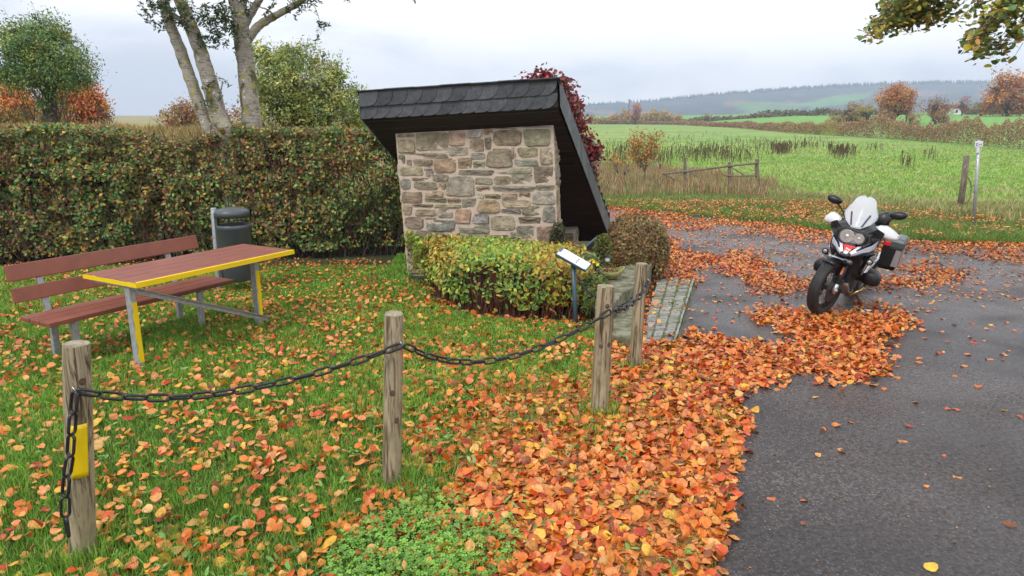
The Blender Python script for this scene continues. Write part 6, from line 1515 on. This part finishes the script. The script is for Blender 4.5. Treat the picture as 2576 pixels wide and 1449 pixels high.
# ------------------------------------------------------------------ motorcycle
def bike():
    O = G(2082, 797); f = Vector((-.571, -.821, 0)); r = f.cross(Vector((0, 0, 1))); a = R(9.5)
    up = Vector((0, 0, 1))*math.cos(a)-r*math.sin(a); rr = r*math.cos(a)+Vector((0, 0, 1))*math.sin(a)
    m = Matrix((rr, f, up)).transposed()
    t = thing('motorcycle', O, 'black and white adventure touring motorcycle leaning on its side stand on leaf strewn asphalt', 'motorcycle', rot=m.to_euler())
    V = Vector
    def sym(fn):  # run for both sides
        for s in (-1, 1): fn(s)
    # --- steered front assembly
    ST = Matrix.Translation((0, -.42, .95)) @ Matrix.Rotation(R(-15), 4, 'Z') @ Matrix.Translation((0, .42, -.95))
    AX = V((0, 0, .325))
    def wheel(c, Rt, wt, rim_r, M4, nspk=10):
        RX = Matrix.Rotation(R(90), 4, 'Y'); base = M4 @ Matrix.Translation(c) @ RX
        mb = MB(); prof = []; h = wt/2
        for i in range(13):
            a_ = math.pi*(i/12-.5); prof.append((Rt-h*.72+h*.72*max(0, math.cos(a_))**.7, h*math.sin(a_)))
        prof = [(rim_r, -h*.7)]+prof+[(rim_r, h*.7)]
        mb.lathe(prof, 48, base, cap=False); wh = mb.build('wheel', 'rubber', t, smooth=True)
        # raised tread blocks
        tb = MB(); nb = 44
        for i in range(nb):
            for s_, off in ((-1, 0), (1, .5)):
                th = 2*math.pi*(i+off)/nb; ct, st = math.cos(th), math.sin(th)
                for lat, dr, ln in ((.22, .002, .6), (.66, .018, .5)):
                    p = base @ V((( Rt-dr)*ct, (Rt-dr)*st, s_*lat*h)); x = (base.to_3x3() @ V((ct, st, 0))); y = (base.to_3x3() @ V((-st, ct, 0))); z = (base.to_3x3() @ V((0, 0, 1)))
                    if lat > .5: x2 = (x*.8+z*s_*.6).normalized(); z2 = x2.cross(y).normalized()
                    else: x2, z2 = x, z
                    tb.box(p, (.008, .030, h*.34), Matrix((x2, y, z2)).transposed())
        tb.build('tread', 'rubber', wh)
        rm = MB(); rm.lathe([(rim_r-.022, -h*.55), (rim_r+.006, -h*.62), (rim_r+.008, -h*.5), (rim_r-.012, -h*.3), (rim_r-.018, 0), (rim_r-.012, h*.3), (rim_r+.008, h*.5), (rim_r+.006, h*.62), (rim_r-.022, h*.55), (rim_r-.03, 0)], 44, base, cap=False)
        rm.build('rim', 'darkmetal', wh, smooth=True)
        sp_ = MB()
        for i in range(nspk*2):
            for s_ in (-1, 1):
                th = 2*math.pi*i/(nspk*2)+.1*s_; a0 = base @ V((.045*math.cos(th+.5*s_), .045*math.sin(th+.5*s_), s_*.035)); a1 = base @ V(((rim_r-.015)*math.cos(th), (rim_r-.015)*math.sin(th), s_*h*.3)); sp_.tube([a0, a1], .0032, 5)
        sp_.build('spokes', 'steel', wh)
        hb = MB(); hb.lathe([(.02, -.075), (.045, -.06), (.03, -.03), (.03, .03), (.045, .06), (.02, .075)], 20, base); hb.build('hub', 'darkmetal', wh, smooth=True)
        for s_ in (-1, 1):
            dk = MB(); dk.lathe([(.085, s_*.075), (.153, s_*.075), (.153, s_*.080), (.085, s_*.080), (.085, s_*.075)], 40, base, cap=False); dk.lathe([(.05, s_*.076), (.085, s_*.077)], 6, base, cap=False); dk.build('brake_disc', 'darkmetal', wh)
        return wh
    wheel(AX, .325, .125, .232, ST)
    def fork(s):
        mb = MB(); b_ = V((s*.098, .0, .325)); tp_ = V((s*.098, -.27, 1.0)); k1 = b_.lerp(tp_, .48)
        mb.tube([ST @ b_.lerp(tp_, .10), ST @ k1], [.029, .027], 14); mb.tube([ST @ k1, ST @ tp_], .0215, 14)
        o = mb.build('fork_leg', 'darkmetal', t, smooth=True)
        mb = MB(); mb.tube([ST @ (b_+V((0, .004, -.045))), ST @ b_.lerp(tp_, .02), ST @ b_.lerp(tp_, .14)], [.018, .026, .028], 12); mb.tube([ST @ (b_+V((-s*.03, 0, 0))), ST @ (b_+V((s*.035, 0, 0)))], .018, 12)
        mb.build('axle_clamp', 'alu', o, smooth=True)
        mb = MB(); p = b_+V((s*.005, -.075, .05)); mb.bar(ST @ (p+V((0, -.0, -.05))), ST @ (p+V((0, -.035, .07))), .05, .05); mb.build('brake_caliper', 'darkmetal', o, bevel=.008)
        mb = MB(); q = b_.lerp(tp_, .27)+V((s*.0, .031, 0)); mb.bar(ST @ q, ST @ (q+V((0, -.035, .085))), .018, .006, up=(0, 1, 0)); mb.build('reflector', 'orange', o)
    sym(fork)
    mb = MB(); mb.box((0, 0, 0), (.27, .07, .035)); mb.build('fork_bridge', 'alu', t, bevel=.012, M4=ST @ Matrix.Translation((0, -.10, .66)) @ Matrix.Rotation(R(22), 4, 'X'))
    def bridge_end(s): mb = MB(); mb.box((0, 0, 0), (.085, .08, .045)); mb.build('fork_clamp', 'alu', t, bevel=.014, M4=ST @ Matrix.Translation((s*.115, -.085, .665)) @ Matrix.Rotation(R(22), 4, 'X'))
    sym(bridge_end)
    # mudguard
    mb = MB(); rings = []
    for i in range(13):
        a_ = R(66+88*i/12); rings.append([ST @ V((x, math.cos(a_)*(.343+dz), .325+math.sin(a_)*(.343+dz))) for x, dz in ((-.070, -.03), (-.064, .0), (-.03, .009), (.03, .009), (.064, 0), (.070, -.03), (.060, -.026), (0, .002), (-.060, -.026))])
    mb.loft(rings); mb.build('front_mudguard', 'black', t, smooth=True)
    # handlebar and grips
    mb = MB(); mb.tube([ST @ V(p) for p in ((-.37, -.50, 1.03), (-.24, -.46, 1.045), (-.12, -.40, 1.06), (-.06, -.38, 1.03), (.06, -.38, 1.03), (.12, -.40, 1.06), (.24, -.46, 1.045), (.37, -.50, 1.03))], .012, 10); hb = mb.build('handlebar', 'black', t, smooth=True)
    def hand(s):
        mb = MB(); mb.tube([ST @ V((s*.26, -.465, 1.043)), ST @ V((s*.40, -.51, 1.03))], .018, 10); mb.build('grip', 'rubber', hb, smooth=True)
        # hand guard: curved white shell
        pts = [(.19, -.315, 1.035, .030), (.25, -.305, 1.04, .052), (.31, -.335, 1.035, .062), (.37, -.365, 1.02, .050), (.415, -.41, 1.005, .030), (.43, -.455, 1.01, .018), (.425, -.49, 1.03, .010)]
        rings = []
        for x, y, z, h_ in pts:
            rings.append([ST @ V((s*x, y+dy, z+dz)) for dy, dz in ((-.018, h_*1.35), (.004, h_*.95), (.020, .1*h_), (.028, -.35*h_), (.018, -.85*h_), (-.01, -1.05*h_), (.0, -.5*h_), (-.004, .4*h_))])
        mb = MB(); mb.loft(rings); mb.build('hand_guard', 'whitep', hb, smooth=True)
        mb = MB(); mb.tube([ST @ V((s*.20, -.45, 1.05)), ST @ V((s*.245, -.44, 1.13)), ST @ V((s*.30, -.42, 1.19)), ST @ V((s*.335, -.41, 1.215))], [.008, .007, .009, .012], 8)
        st = mb.build('mirror_stem', 'black', hb, smooth=True)
        c = ST @ V((s*.365, -.40, 1.245)); mb = MB(); m3 = Matrix.Rotation(R(-20*s), 3, 'Y'); rings = []
        for dy, k in ((.045, .35), (.034, .75), (.012, .97), (-.012, 1.0), (-.018, .93)):
            rings.append([c+m3 @ V((s*(.088*k*math.cos(a_)*(1+.15*math.sin(a_))), dy, .048*k*math.sin(a_)-.010*math.cos(a_))) for a_ in [2*math.pi*i/20 for i in range(20)]])
        mb.loft(rings); mb.build('mirror', 'black', st, smooth=True)
        mb = MB(); mb.tube([ST @ V((s*.24, -.43, 1.03)), ST @ V((s*.30, -.405, 1.02)), ST @ V((s*.36, -.42, 1.01))], .006, 6); mb.build('lever', 'darkmetal', hb, smooth=True)
    sym(hand)
    # --- body (fixed)
    def slice_(y, pts):  # symmetric cross section, pts right side from top to bottom
        return [V((x, y, z)) for x, z in pts]+[V((-x, y, z)) for x, z in reversed(pts)]
    # beak: pointed nose that sweeps back into the side panels
    mb = MB()
    mb.loft([slice_(.165, [(.012, .775), (.030, .768), (.022, .752)]), slice_(.12, [(.03, .80), (.058, .785), (.05, .755)]), slice_(.05, [(.05, .825), (.092, .80), (.085, .755)]),
             slice_(-.04, [(.06, .85), (.135, .835), (.13, .765)]), slice_(-.13, [(.08, .86), (.195, .87), (.18, .76)]), slice_(-.22, [(.1, .90), (.235, .93), (.21, .76)]), slice_(-.34, [(.12, .93), (.25, .965), (.22, .77)])])
    bk = mb.build('beak', 'gloss', t, bevel=.008)
    # painted panels lying on the beak: white blade, blue flank, red centre
    def surf(s, pts, d, m_, nm, th=.004):
        mb = MB(); P_ = [V((s*x, y, z)) for x, y, z in pts]; n_ = (P_[1]-P_[0]).cross(P_[2]-P_[0]).normalized()
        if n_.dot(V((s*.3, 1, .8))) < 0: n_ = -n_
        mb.prism([p+n_*d for p in P_], -n_*th); return mb.build(nm, m_, bk)
    # side blades as thin lofts
    def blade(s):
        def strip(off, m_, nm, lo, hi, ys):
            # top edge line and bottom edge line of flank
            top = {.12: (.058, .790), .05: (.094, .808), -.04: (.139, .842), -.13: (.199, .878), -.22: (.240, .938), -.29: (.250, .955)}
            bot = {.12: (.052, .755), .05: (.089, .757), -.04: (.134, .768), -.13: (.186, .766), -.22: (.218, .768), -.29: (.225, .775)}
            rings = []
            for y in ys:
                T_, B_ = V((s*top[y][0], y, top[y][1])), V((s*bot[y][0], y, bot[y][1])); n_ = V((s*.85, .45, .2)).normalized()
                a_ = T_.lerp(B_, lo)+n_*off; b_ = T_.lerp(B_, hi)+n_*off; rings.append([a_, b_, b_-n_*.006, a_-n_*.006])
            mb = MB(); mb.loft(rings); return mb.build(nm, m_, bk)
        ys = [.12, .05, -.04, -.13, -.22]
        strip(.004, 'whitep', 'white_side_panel', -.02, .72, ys); strip(.0055, 'navy', 'blue_side_stripe', .58, .86, ys)
        # upper deck blade visible from the front
        deck = [(.035, .115, .800), (.062, .115, .790), (.145, -.04, .852), (.205, -.13, .886), (.25, -.24, .950), (.19, -.24, .945), (.13, -.13, .885), (.075, -.02, .852)]
        rings = [[V((s*.034, .118, .803)), V((s*.060, .118, .794))], [V((s*.058, .04, .832)), V((s*.100, .05, .815))], [V((s*.078, -.04, .858)), V((s*.146, -.04, .848))], [V((s*.125, -.13, .880)), V((s*.206, -.13, .882))], [V((s*.18, -.23, .935)), V((s*.247, -.23, .944))]]
        mb = MB(); R2 = [[a_, b_, b_+V((0, 0, -.008)), a_+V((0, 0, -.008))] for a_, b_ in rings]; mb.loft(R2); mb.build('white_top_panel', 'whitep', bk)
        mb = MB(); R2 = []
        for a_, b_ in rings[1:]:
            c_, d_ = a_.lerp(b_, .55), a_.lerp(b_, .93); R2.append([c_+V((0, .002, .004)), d_+V((0, .002, .004)), d_+V((0, 0, -.004)), c_+V((0, 0, -.004))])
        mb.loft(R2); mb.build('blue_top_stripe', 'navy', bk)
    sym(blade)
    mb = MB(); P_ = [V((-.075, .01, .852)), V((.075, .01, .852)), V((.040, .05, .83)), V((.026, .118, .803)), V((-.026, .118, .803)), V((-.040, .05, .83))]; P_ = [p+V((0, .004, .007)) for p in P_]; mb.prism(P_, (0, -.002, -.006)); mb.build('red_nose_panel', 'red', bk)
    mb = MB(); P_ = [V((-.026, .12, .806)), V((.026, .12, .806)), V((.018, .158, .787)), V((-.018, .158, .787))]; mb.prism([p+V((0, .002, .003)) for p in P_], (0, -.002, -.006)); mb.build('nose_badge_field', 'whitep', bk)
    mb = MB(); mb.prism([V((-.05, .02, .84)), V((.05, .02, .84)), V((.055, -.01, .875)), V((-.055, -.01, .875))], (0, -.01, 0)); mb.build('air_intake', 'black', bk)
    # lettering
    def text(s, body, size, org, xd, yd, m_):
        cu = bpy.data.curves.new('lettering', 'FONT'); cu.body = body; cu.size = size; cu.extrude = .0008; cu.space_character = 1.05; cu.offset = size*.02
        ob = bpy.data.objects.new('tmp', cu); COL.objects.link(ob); dg = bpy.context.evaluated_depsgraph_get(); me = bpy.data.meshes.new_from_object(ob.evaluated_get(dg)); bpy.data.objects.remove(ob)
        x = V(xd).normalized(); y = (V(yd)-x*V(yd).dot(x)).normalized(); z = x.cross(y); M4 = Matrix((x, y, z)).transposed().to_4x4(); M4.translation = V(org); me.transform(M4); me.name = 'lettering'
        link('lettering', me, m_, bk)
    # image right = bike left (x<0): reads from the nose outwards
    text(-1, 'GS', .052, (-.088, -.01, .790), (-.098, -.115, .018), (.0, .0, 1), 'navy')
    text(-1, 'TROPHY', .026, (-.152, -.082, .835), (-.070, -.13, .062), (0, 0, 1), 'navy')
    text(1, 'GS', .048, (.217, -.165, .868), (-.075, .115, -.05), (0, 0, 1), 'navy')
    text(1, 'TROPHY', .022, (.176, -.10, .835), (-.09, .13, -.045), (0, 0, 1), 'navy')
    # headlight: joined asymmetrical twin lens in a black shroud
    def blobring(cx1, cx2, r1, r2, y, cz1, cz2, k=1., n=32):
        out_ = []
        for i in range(n):
            a_ = 2*math.pi*i/n; c, s = math.cos(a_), math.sin(a_)
            if c > 0: p = V((cx1+r1*k*c, y, cz1+r1*k*s*.95))
            else: p = V((cx2+r2*k*c, y, cz2+r2*k*s*.95))
            out_.append(p)
        return out_
    mb = MB(); mb.loft([blobring(.06, -.07, .10, .075, -.13, .955, .95, 1.1), blobring(.06, -.07, .10, .075, -.045, .955, .95, 1.08), blobring(.06, -.07, .088, .065, -.018, .95, .945, 1.0), blobring(.06, -.07, .086, .063, -.03, .95, .945, .95)])
    hl = mb.build('headlight', 'black', t, smooth=True)
    mb = MB()
    for cx, rad in ((.055, .074), (-.066, .056)):
        m4 = Matrix.Translation((cx, -.030, .952)) @ Matrix.Rotation(R(-90), 4, 'X') @ Matrix.Rotation(0, 4, 'Z')
        mb.lathe([(rad, .012), (rad*.8, -.002), (rad*.45, -.012), (.012, -.014)], 24, m4, cap=True)
        for k in range(10):
            th = 2*math.pi*k/10; mb.box((cx+math.cos(th)*rad*.66, -.027, .952+math.sin(th)*rad*.66), (.014, .010, .014), Matrix.Rotation(th, 3, 'Y'))
        mb.ico((cx, -.022, .948), rad*.30, 2)
    mb.build('reflector_bowls', 'lamp_reflector', hl)
    gl = bpy.data.materials.new('clear_lens'); gl.use_nodes = True; pb = gl.node_tree.nodes['Principled BSDF']; pb.inputs['Base Color'].default_value = (.85, .88, .9, 1); pb.inputs['Alpha'].default_value = .10; pb.inputs['Roughness'].default_value = .05
    mb = MB(); mb.loft([blobring(.06, -.07, .084, .062, -.016, .95, .945, 1.0), blobring(.06, -.07, .084, .062, -.004, .95, .945, .8), blobring(.06, -.07, .084, .062, .0, .95, .945, .4)]); mb.build('lens', gl, hl, smooth=True)
    # instrument fairing, winglets
    mb = MB(); mb.loft([slice_(-.05, [(.09, 1.03), (.17, .99), (.16, .90)]), slice_(-.12, [(.10, 1.09), (.20, 1.04), (.20, .92)]), slice_(-.24, [(.11, 1.12), (.23, 1.05), (.24, .90)]), slice_(-.36, [(.10, 1.06), (.22, 1.0), (.22, .86)])]); mb.build('upper_fairing', 'darkmetal', t, bevel=.012)
    def wing(s):
        mb = MB(); P_ = [V((s*.13, -.05, 1.02)), V((s*.215, -.10, 1.085)), V((s*.285, -.20, 1.035)), V((s*.27, -.20, .955)), V((s*.19, -.08, .945))]; mb.prism(P_, (s*-.004, -.02, 0)); o = mb.build('side_winglet', 'darkmetal', t, bevel=.006)
        for dz in (0, .028):
            mb = MB(); mb.bar(V((s*.19, -.078, 1.045-dz)), V((s*.235, -.13, 1.005-dz)), .008, .01); mb.build('slot', 'black', o)
        mb = MB(); mb.lathe([(.001, .0), (.03, .004), (.036, .0), (.036, -.03), (.02, -.045)], 18, Matrix.Translation((s*.235, -.06, .715)) @ Matrix.Rotation(R(-90), 4, 'X')); fg = mb.build('fog_light', 'black', t, smooth=True)
        mb = MB(); mb.lathe([(.001, .010), (.018, .008), (.028, .003)], 16, Matrix.Translation((s*.235, -.06, .715)) @ Matrix.Rotation(R(-90), 4, 'X')); mb.build('lens', 'steel', fg, smooth=True)
        # radiator / tank side plates
        mb = MB(); mb.prism([V((s*.20, -.20, .80)), V((s*.235, -.34, .80)), V((s*.245, -.40, .70)), V((s*.20, -.36, .56)), V((s*.14, -.22, .48)), V((s*.15, -.17, .62))], (s*-.012, 0, 0)); o = mb.build('radiator_shroud', 'gloss', t, bevel=.006)
        mb = MB(); mb.prism([V((s*.215, -.20, .745)), V((s*.250, -.36, .755)), V((s*.252, -.385, .69)), V((s*.205, -.29, .56)), V((s*.175, -.20, .52)), V((s*.185, -.18, .60))], (s*.006, .002, 0)); mb.build('silver_side_plate', 'alu', o, bevel=.004)
        mb = MB(); mb.prism([V((s*.225, -.215, .655)), V((s*.245, -.285, .665)), V((s*.215, -.235, .56)), V((s*.198, -.20, .56))], (s*.012, .004, 0)); mb.build('white_accent', 'whitep', o)
        for z in (.76, .715, .675): mb = MB(); mb.tube([V((s*.25, -.375, z)), V((s*.268, -.372, z))], .010, 8); mb.build('bolt', 'steel', o)
        # boxer cylinder
        mb = MB(); RY = Matrix.Rotation(R(90*s), 4, 'Y'); base = Matrix.Translation((0, -.46, .475)) @ RY
        mb.lathe([(.06, .08), (.075, .12), (.085, .13), (.075, .14), (.088, .15), (.078, .16), (.09, .17), (.08, .18), (.092, .19), (.092, .21)], 20, base); cy = mb.build('cylinder', 'darkmetal', t)
        rings = []
        for x, k, dz in ((.19, 1.0, 0), (.23, 1.08, 0), (.28, 1.10, -.004), (.325, .98, -.01), (.355, .74, -.018), (.368, .35, -.022)):
            rings.append([V((s*x, -.46+.105*k*math.copysign(abs(math.cos(a_))**.8, math.cos(a_)), .475+dz+.088*k*math.copysign(abs(math.sin(a_))**.8, math.sin(a_)))) for a_ in [2*math.pi*i/24 for i in range(24)]])
        mb = MB(); mb.loft(rings); mb.build('cylinder_head_cover', 'black', cy, smooth=True)
        mb = MB(); mb.tube([V((s*.24, -.40, .41)), V((s*.22, -.28, .34)), V((s*.14, -.22, .27)), V((s*.07, -.35, .215)), V((s*.05, -.6, .20))], .019, 12); mb.build('exhaust_header', 'gold', t, smooth=True)
        mb = MB(); mb.tube([V((s*.10, -.86, .30)), V((s*.235, -.86, .30))], .013, 8); mb.build('footpeg', 'alu', t)
    sym(wing)
    # windscreen
    ws = bpy.data.materials.new('smoky_screen'); ws.use_nodes = True; pb = ws.node_tree.nodes['Principled BSDF']; pb.inputs['Base Color'].default_value = (.74, .77, .82, 1); pb.inputs['Alpha'].default_value = .5; pb.inputs['Roughness'].default_value = .12
    edge = [(0.0, 1.055, .07), (.07, 1.075, .115), (.13, 1.11, .155), (.165, 1.17, .185), (.15, 1.235, .175), (.115, 1.285, .15), (.10, 1.345, .125), (.055, 1.385, .075), (.0, 1.37, .0)]
    rings = []
    for i in range(len(edge)-1):
        pass
    def scr(x, z): return V((x, -.03-.62*(z-1.05)-2.4*x*x-.25*max(0, z-1.3), z))
    zs = [1.05, 1.075, 1.11, 1.16, 1.20, 1.25, 1.30, 1.345, 1.375, 1.39]; wx = [.045, .085, .135, .170, .172, .150, .122, .108, .075, .035]
    mb = MB(); n_ = 14; grid = []
    for z, w_ in zip(zs, wx): grid.append([scr(w_*(-1+2*j/(n_-1)), z-(.016*(1-abs(-1+2*j/(n_-1)))**2 if z > 1.36 else 0)) for j in range(n_)])
    mb.loft(grid, cap=False, close=False); w_ = mb.build('windscreen', ws, t, smooth=True); so_ = w_.modifiers.new('solid', 'SOLIDIFY'); so_.thickness = .004
    for s in (-1, 1): mb = MB(); mb.bar(scr(s*.055, 1.075)+V((0, .006, 0)), scr(s*.098, 1.205)+V((0, .006, 0)), .016, .007, up=(0, 1, 0)); mb.build('screen_brace', 'darkmetal', w_)
    mb = MB(); mb.loft([[V((x, -.27, z)) for x, z in ((-.09, 1.06), (.09, 1.06), (.085, 1.15), (-.085, 1.15))], [V((x, -.33, z)) for x, z in ((-.085, 1.05), (.085, 1.05), (.08, 1.14), (-.08, 1.14))]]); mb.build('instrument_panel', 'black', t, bevel=.006)
    # tank, seat, tail
    mb = MB(); mb.loft([slice_(-.30, [(.06, 1.0), (.15, .96), (.20, .82), (.15, .66)]), slice_(-.42, [(.07, 1.05), (.17, 1.01), (.225, .86), (.17, .66)]), slice_(-.58, [(.07, 1.03), (.16, .98), (.20, .86), (.15, .66)]), slice_(-.74, [(.05, .93), (.12, .89), (.15, .80), (.12, .66)])]); mb.build('fuel_tank', 'gloss', t, smooth=True, bevel=.02)
    def flank(s):
        mb = MB(); mb.prism([V((s*.215, -.33, .93)), V((s*.24, -.43, .965)), V((s*.215, -.56, .95)), V((s*.225, -.50, .86)), V((s*.235, -.38, .83))], (s*.012, 0, 0)); mb.build('tank_side_panel', 'navy', t, bevel=.005)
        mb = MB(); mb.prism([V((s*.232, -.36, .945)), V((s*.245, -.42, .972)), V((s*.235, -.48, .955)), V((s*.25, -.43, .91))], (s*.014, 0, 0)); mb.build('tank_red_accent', 'red', t)
    sym(flank)
    mb = MB(); mb.loft([slice_(-.70, [(.07, .90), (.12, .87), (.12, .80)]), slice_(-.86, [(.10, .885), (.15, .86), (.14, .79)]), slice_(-1.02, [(.12, .90), (.16, .87), (.15, .79)]), slice_(-1.10, [(.13, .96), (.165, .93), (.16, .82)]), slice_(-1.40, [(.13, .965), (.16, .94), (.15, .84)]), slice_(-1.52, [(.09, .95), (.12, .93), (.12, .86)])]); mb.build('seat', 'rubber', t, smooth=True, bevel=.02)
    mb = MB(); mb.loft([slice_(-.66, [(.08, .82), (.10, .74), (.07, .66)]), slice_(-1.1, [(.09, .82), (.11, .76), (.09, .70)]), slice_(-1.62, [(.07, .90), (.09, .86), (.07, .80)]), slice_(-1.80, [(.05, .90), (.06, .88), (.05, .84)])]); mb.build('tail_frame', 'black', t)
    mb = MB(); mb.loft([slice_(-1.42, [(.13, .99), (.14, .975), (.13, .965)]), slice_(-1.72, [(.12, 1.0), (.13, .985), (.12, .975)])]); mb.build('luggage_rack', 'black', t, bevel=.004)
    # top roll bag seen behind the screen at bike's left
    # engine, frame
    mb = MB(); mb.loft([[V((x, -.24, z)) for x, z in ((-.07, .34), (.07, .34), (.08, .62), (-.08, .62))], [V((x, -.34, z)) for x, z in ((-.11, .26), (.11, .26), (.13, .68), (-.13, .68))], [V((x, -.66, z)) for x, z in ((-.12, .24), (.12, .24), (.14, .68), (-.14, .68))], [V((x, -.92, z)) for x, z in ((-.09, .30), (.09, .30), (.10, .62), (-.10, .62))]]); en = mb.build('engine', 'darkmetal', t, bevel=.02)
    mb = MB(); mb.loft([[V((x, -.20, z)) for x, z in ((-.08, .36), (.08, .36), (.085, .39), (-.085, .39))], [V((x, -.34, z)) for x, z in ((-.11, .22), (.11, .22), (.115, .25), (-.115, .25))], [V((x, -.80, z)) for x, z in ((-.10, .20), (.10, .20), (.10, .23), (-.10, .23))]]); mb.build('skid_plate', 'alu', en, bevel=.004)
    mb = MB(); mb.loft([[V((x, -.20, z)) for x, z in ((-.13, .52), (.13, .52), (.15, .80), (-.15, .80))], [V((x, -.26, z)) for x, z in ((-.13, .52), (.13, .52), (.15, .80), (-.15, .80))]]); mb.build('radiator', 'black', en)
    mb = MB(); mb.tube([V((0, -.26, .64)), V((0, -.02, .66))], .022, 8); mb.tube([V((0, -.27, .96)), V((0, -.34, .60))], .035, 8); mb.build('telelever_arm', 'black', en)
    # rear wheel, swing arm, silencer
    wheel(V((0, -1.51, .33)), .33, .172, .218, Matrix.Identity(4))
    mb = MB(); mb.tube([V((.10, -.86, .36)), V((.11, -1.2, .34)), V((.11, -1.51, .33))], [.045, .042, .06], 12); mb.tube([V((.06, -1.51, .33)), V((.15, -1.51, .33))], .075, 16); mb.build('swing_arm', 'darkmetal', t, smooth=True)
    mb = MB(); mb.tube([V((-.12, -1.02, .30)), V((-.17, -1.22, .40)), V((-.19, -1.62, .52)), V((-.19, -1.66, .53))], [.03, .055, .058, .045], 16); mb.build('silencer', 'steel', t, smooth=True)
    mb = MB(); mb.loft([slice_(-1.60, [(.07, .78), (.09, .74), (.08, .70)]), slice_(-1.92, [(.06, .66), (.08, .62), (.07, .58)])]); mb.build('rear_mudguard', 'black', t)
    # panniers with aluminium sides
    def pannier(s):
        x0, x1 = (.225, .445) if s < 0 else (.20, .40); y0_, y1_ = -1.08, -1.50; z0, z1 = .47, .87
        ring = lambda z, ins: [V((s*(x0+ins*.5), y0_-ins, z)), V((s*(x1-ins-.0), y0_-ins*1.4, z)), V((s*(x1-ins), y1_+ins, z)), V((s*(x0+ins*.5), y1_+ins, z))]
        mb = MB(); mb.loft([ring(z0, .035), ring(z0+.05, .01), ring(z1-.12, 0), ring(z1-.115, 0)]); pn = mb.build('pannier', 'black', t, bevel=.014)
        mb = MB(); mb.loft([ring(z1-.113, -.006), ring(z1-.04, -.008), ring(z1, .012), ring(z1+.006, .03)]); ld = mb.build('lid', 'bin', pn, bevel=.012)
        mb = MB(); mb.prism([V((s*(x1+.004), y0_-.03, z0+.07)), V((s*(x1+.004), y1_+.03, z0+.07)), V((s*(x1+.004), y1_+.02, z1-.135)), V((s*(x1+.004), y0_-.02, z1-.135))], (s*-.004, 0, 0)); mb.build('aluminium_side', 'alu', pn)
        mb = MB(); mb.prism([V((s*(x1-.075), y0_+.004, z0+.06)), V((s*(x1-.002), y0_+.004, z0+.06)), V((s*(x1-.002), y0_+.004, z1-.135)), V((s*(x1-.062), y0_+.004, z1-.135))], (0, -.006, 0)); mb.build('aluminium_corner', 'alu', pn)
        mb = MB(); mb.box((s*(x0+.045), y0_+.012, z1-.075), (.07, .02, .055)); mb.build('red_latch', 'red', ld, bevel=.006)
        mb = MB(); mb.bar((s*(x0+.13), y0_-.06, z1+.012), (s*(x0+.15), y0_-.14, z1+.012), .012, .008); mb.build('lid_handle', 'alu', ld)
        mb = MB(); mb.tube([V((s*.13, -.98, .80)), V((s*.20, -1.04, .83)), V((s*.22, -1.2, .84)), V((s*.21, -1.45, .84))], .011, 8); mb.build('pannier_rail', 'black', t, smooth=True)
    pannier(-1)
    # rolled bag on seat, side stand
    rings = []
    mb = MB(); mb.tube([V((-.16, -.93, 1.02)), V((-.15, -1.0, 1.12)), V((-.13, -1.0, 1.155))], [.075, .08, .06], 14); mb.build('strapped_bag', 'darkmetal', t, smooth=True)
    mb = MB(); mb.tube([V((-.10, -.60, .30)), V((-.16, -.58, .20)), V((-.285, -.55, .052))], [.014, .012, .011], 8); sd_ = mb.build('side_stand', 'darkmetal', t, smooth=True)
    mb = MB(); mb.box((-.315, -.545, .056), (.10, .07, .010), Matrix.Rotation(R(9.5), 3, 'Y')); mb.build('stand_foot', 'steel', sd_)
    # crossing cables
    for s, pts in ((1, [(.16, -.06, 1.0), (.19, -.03, .93), (.20, -.06, .80), (.17, -.15, .70)]), (-1, [(-.16, -.06, 1.0), (-.17, -.02, .92), (-.12, .0, .86), (-.13, -.12, .66)])):
        mb = MB(); mb.tube(jpath([V(p) for p in pts], 5, 0), .006, 6); mb.build('cable', 'rubber', t, smooth=True)
bike()
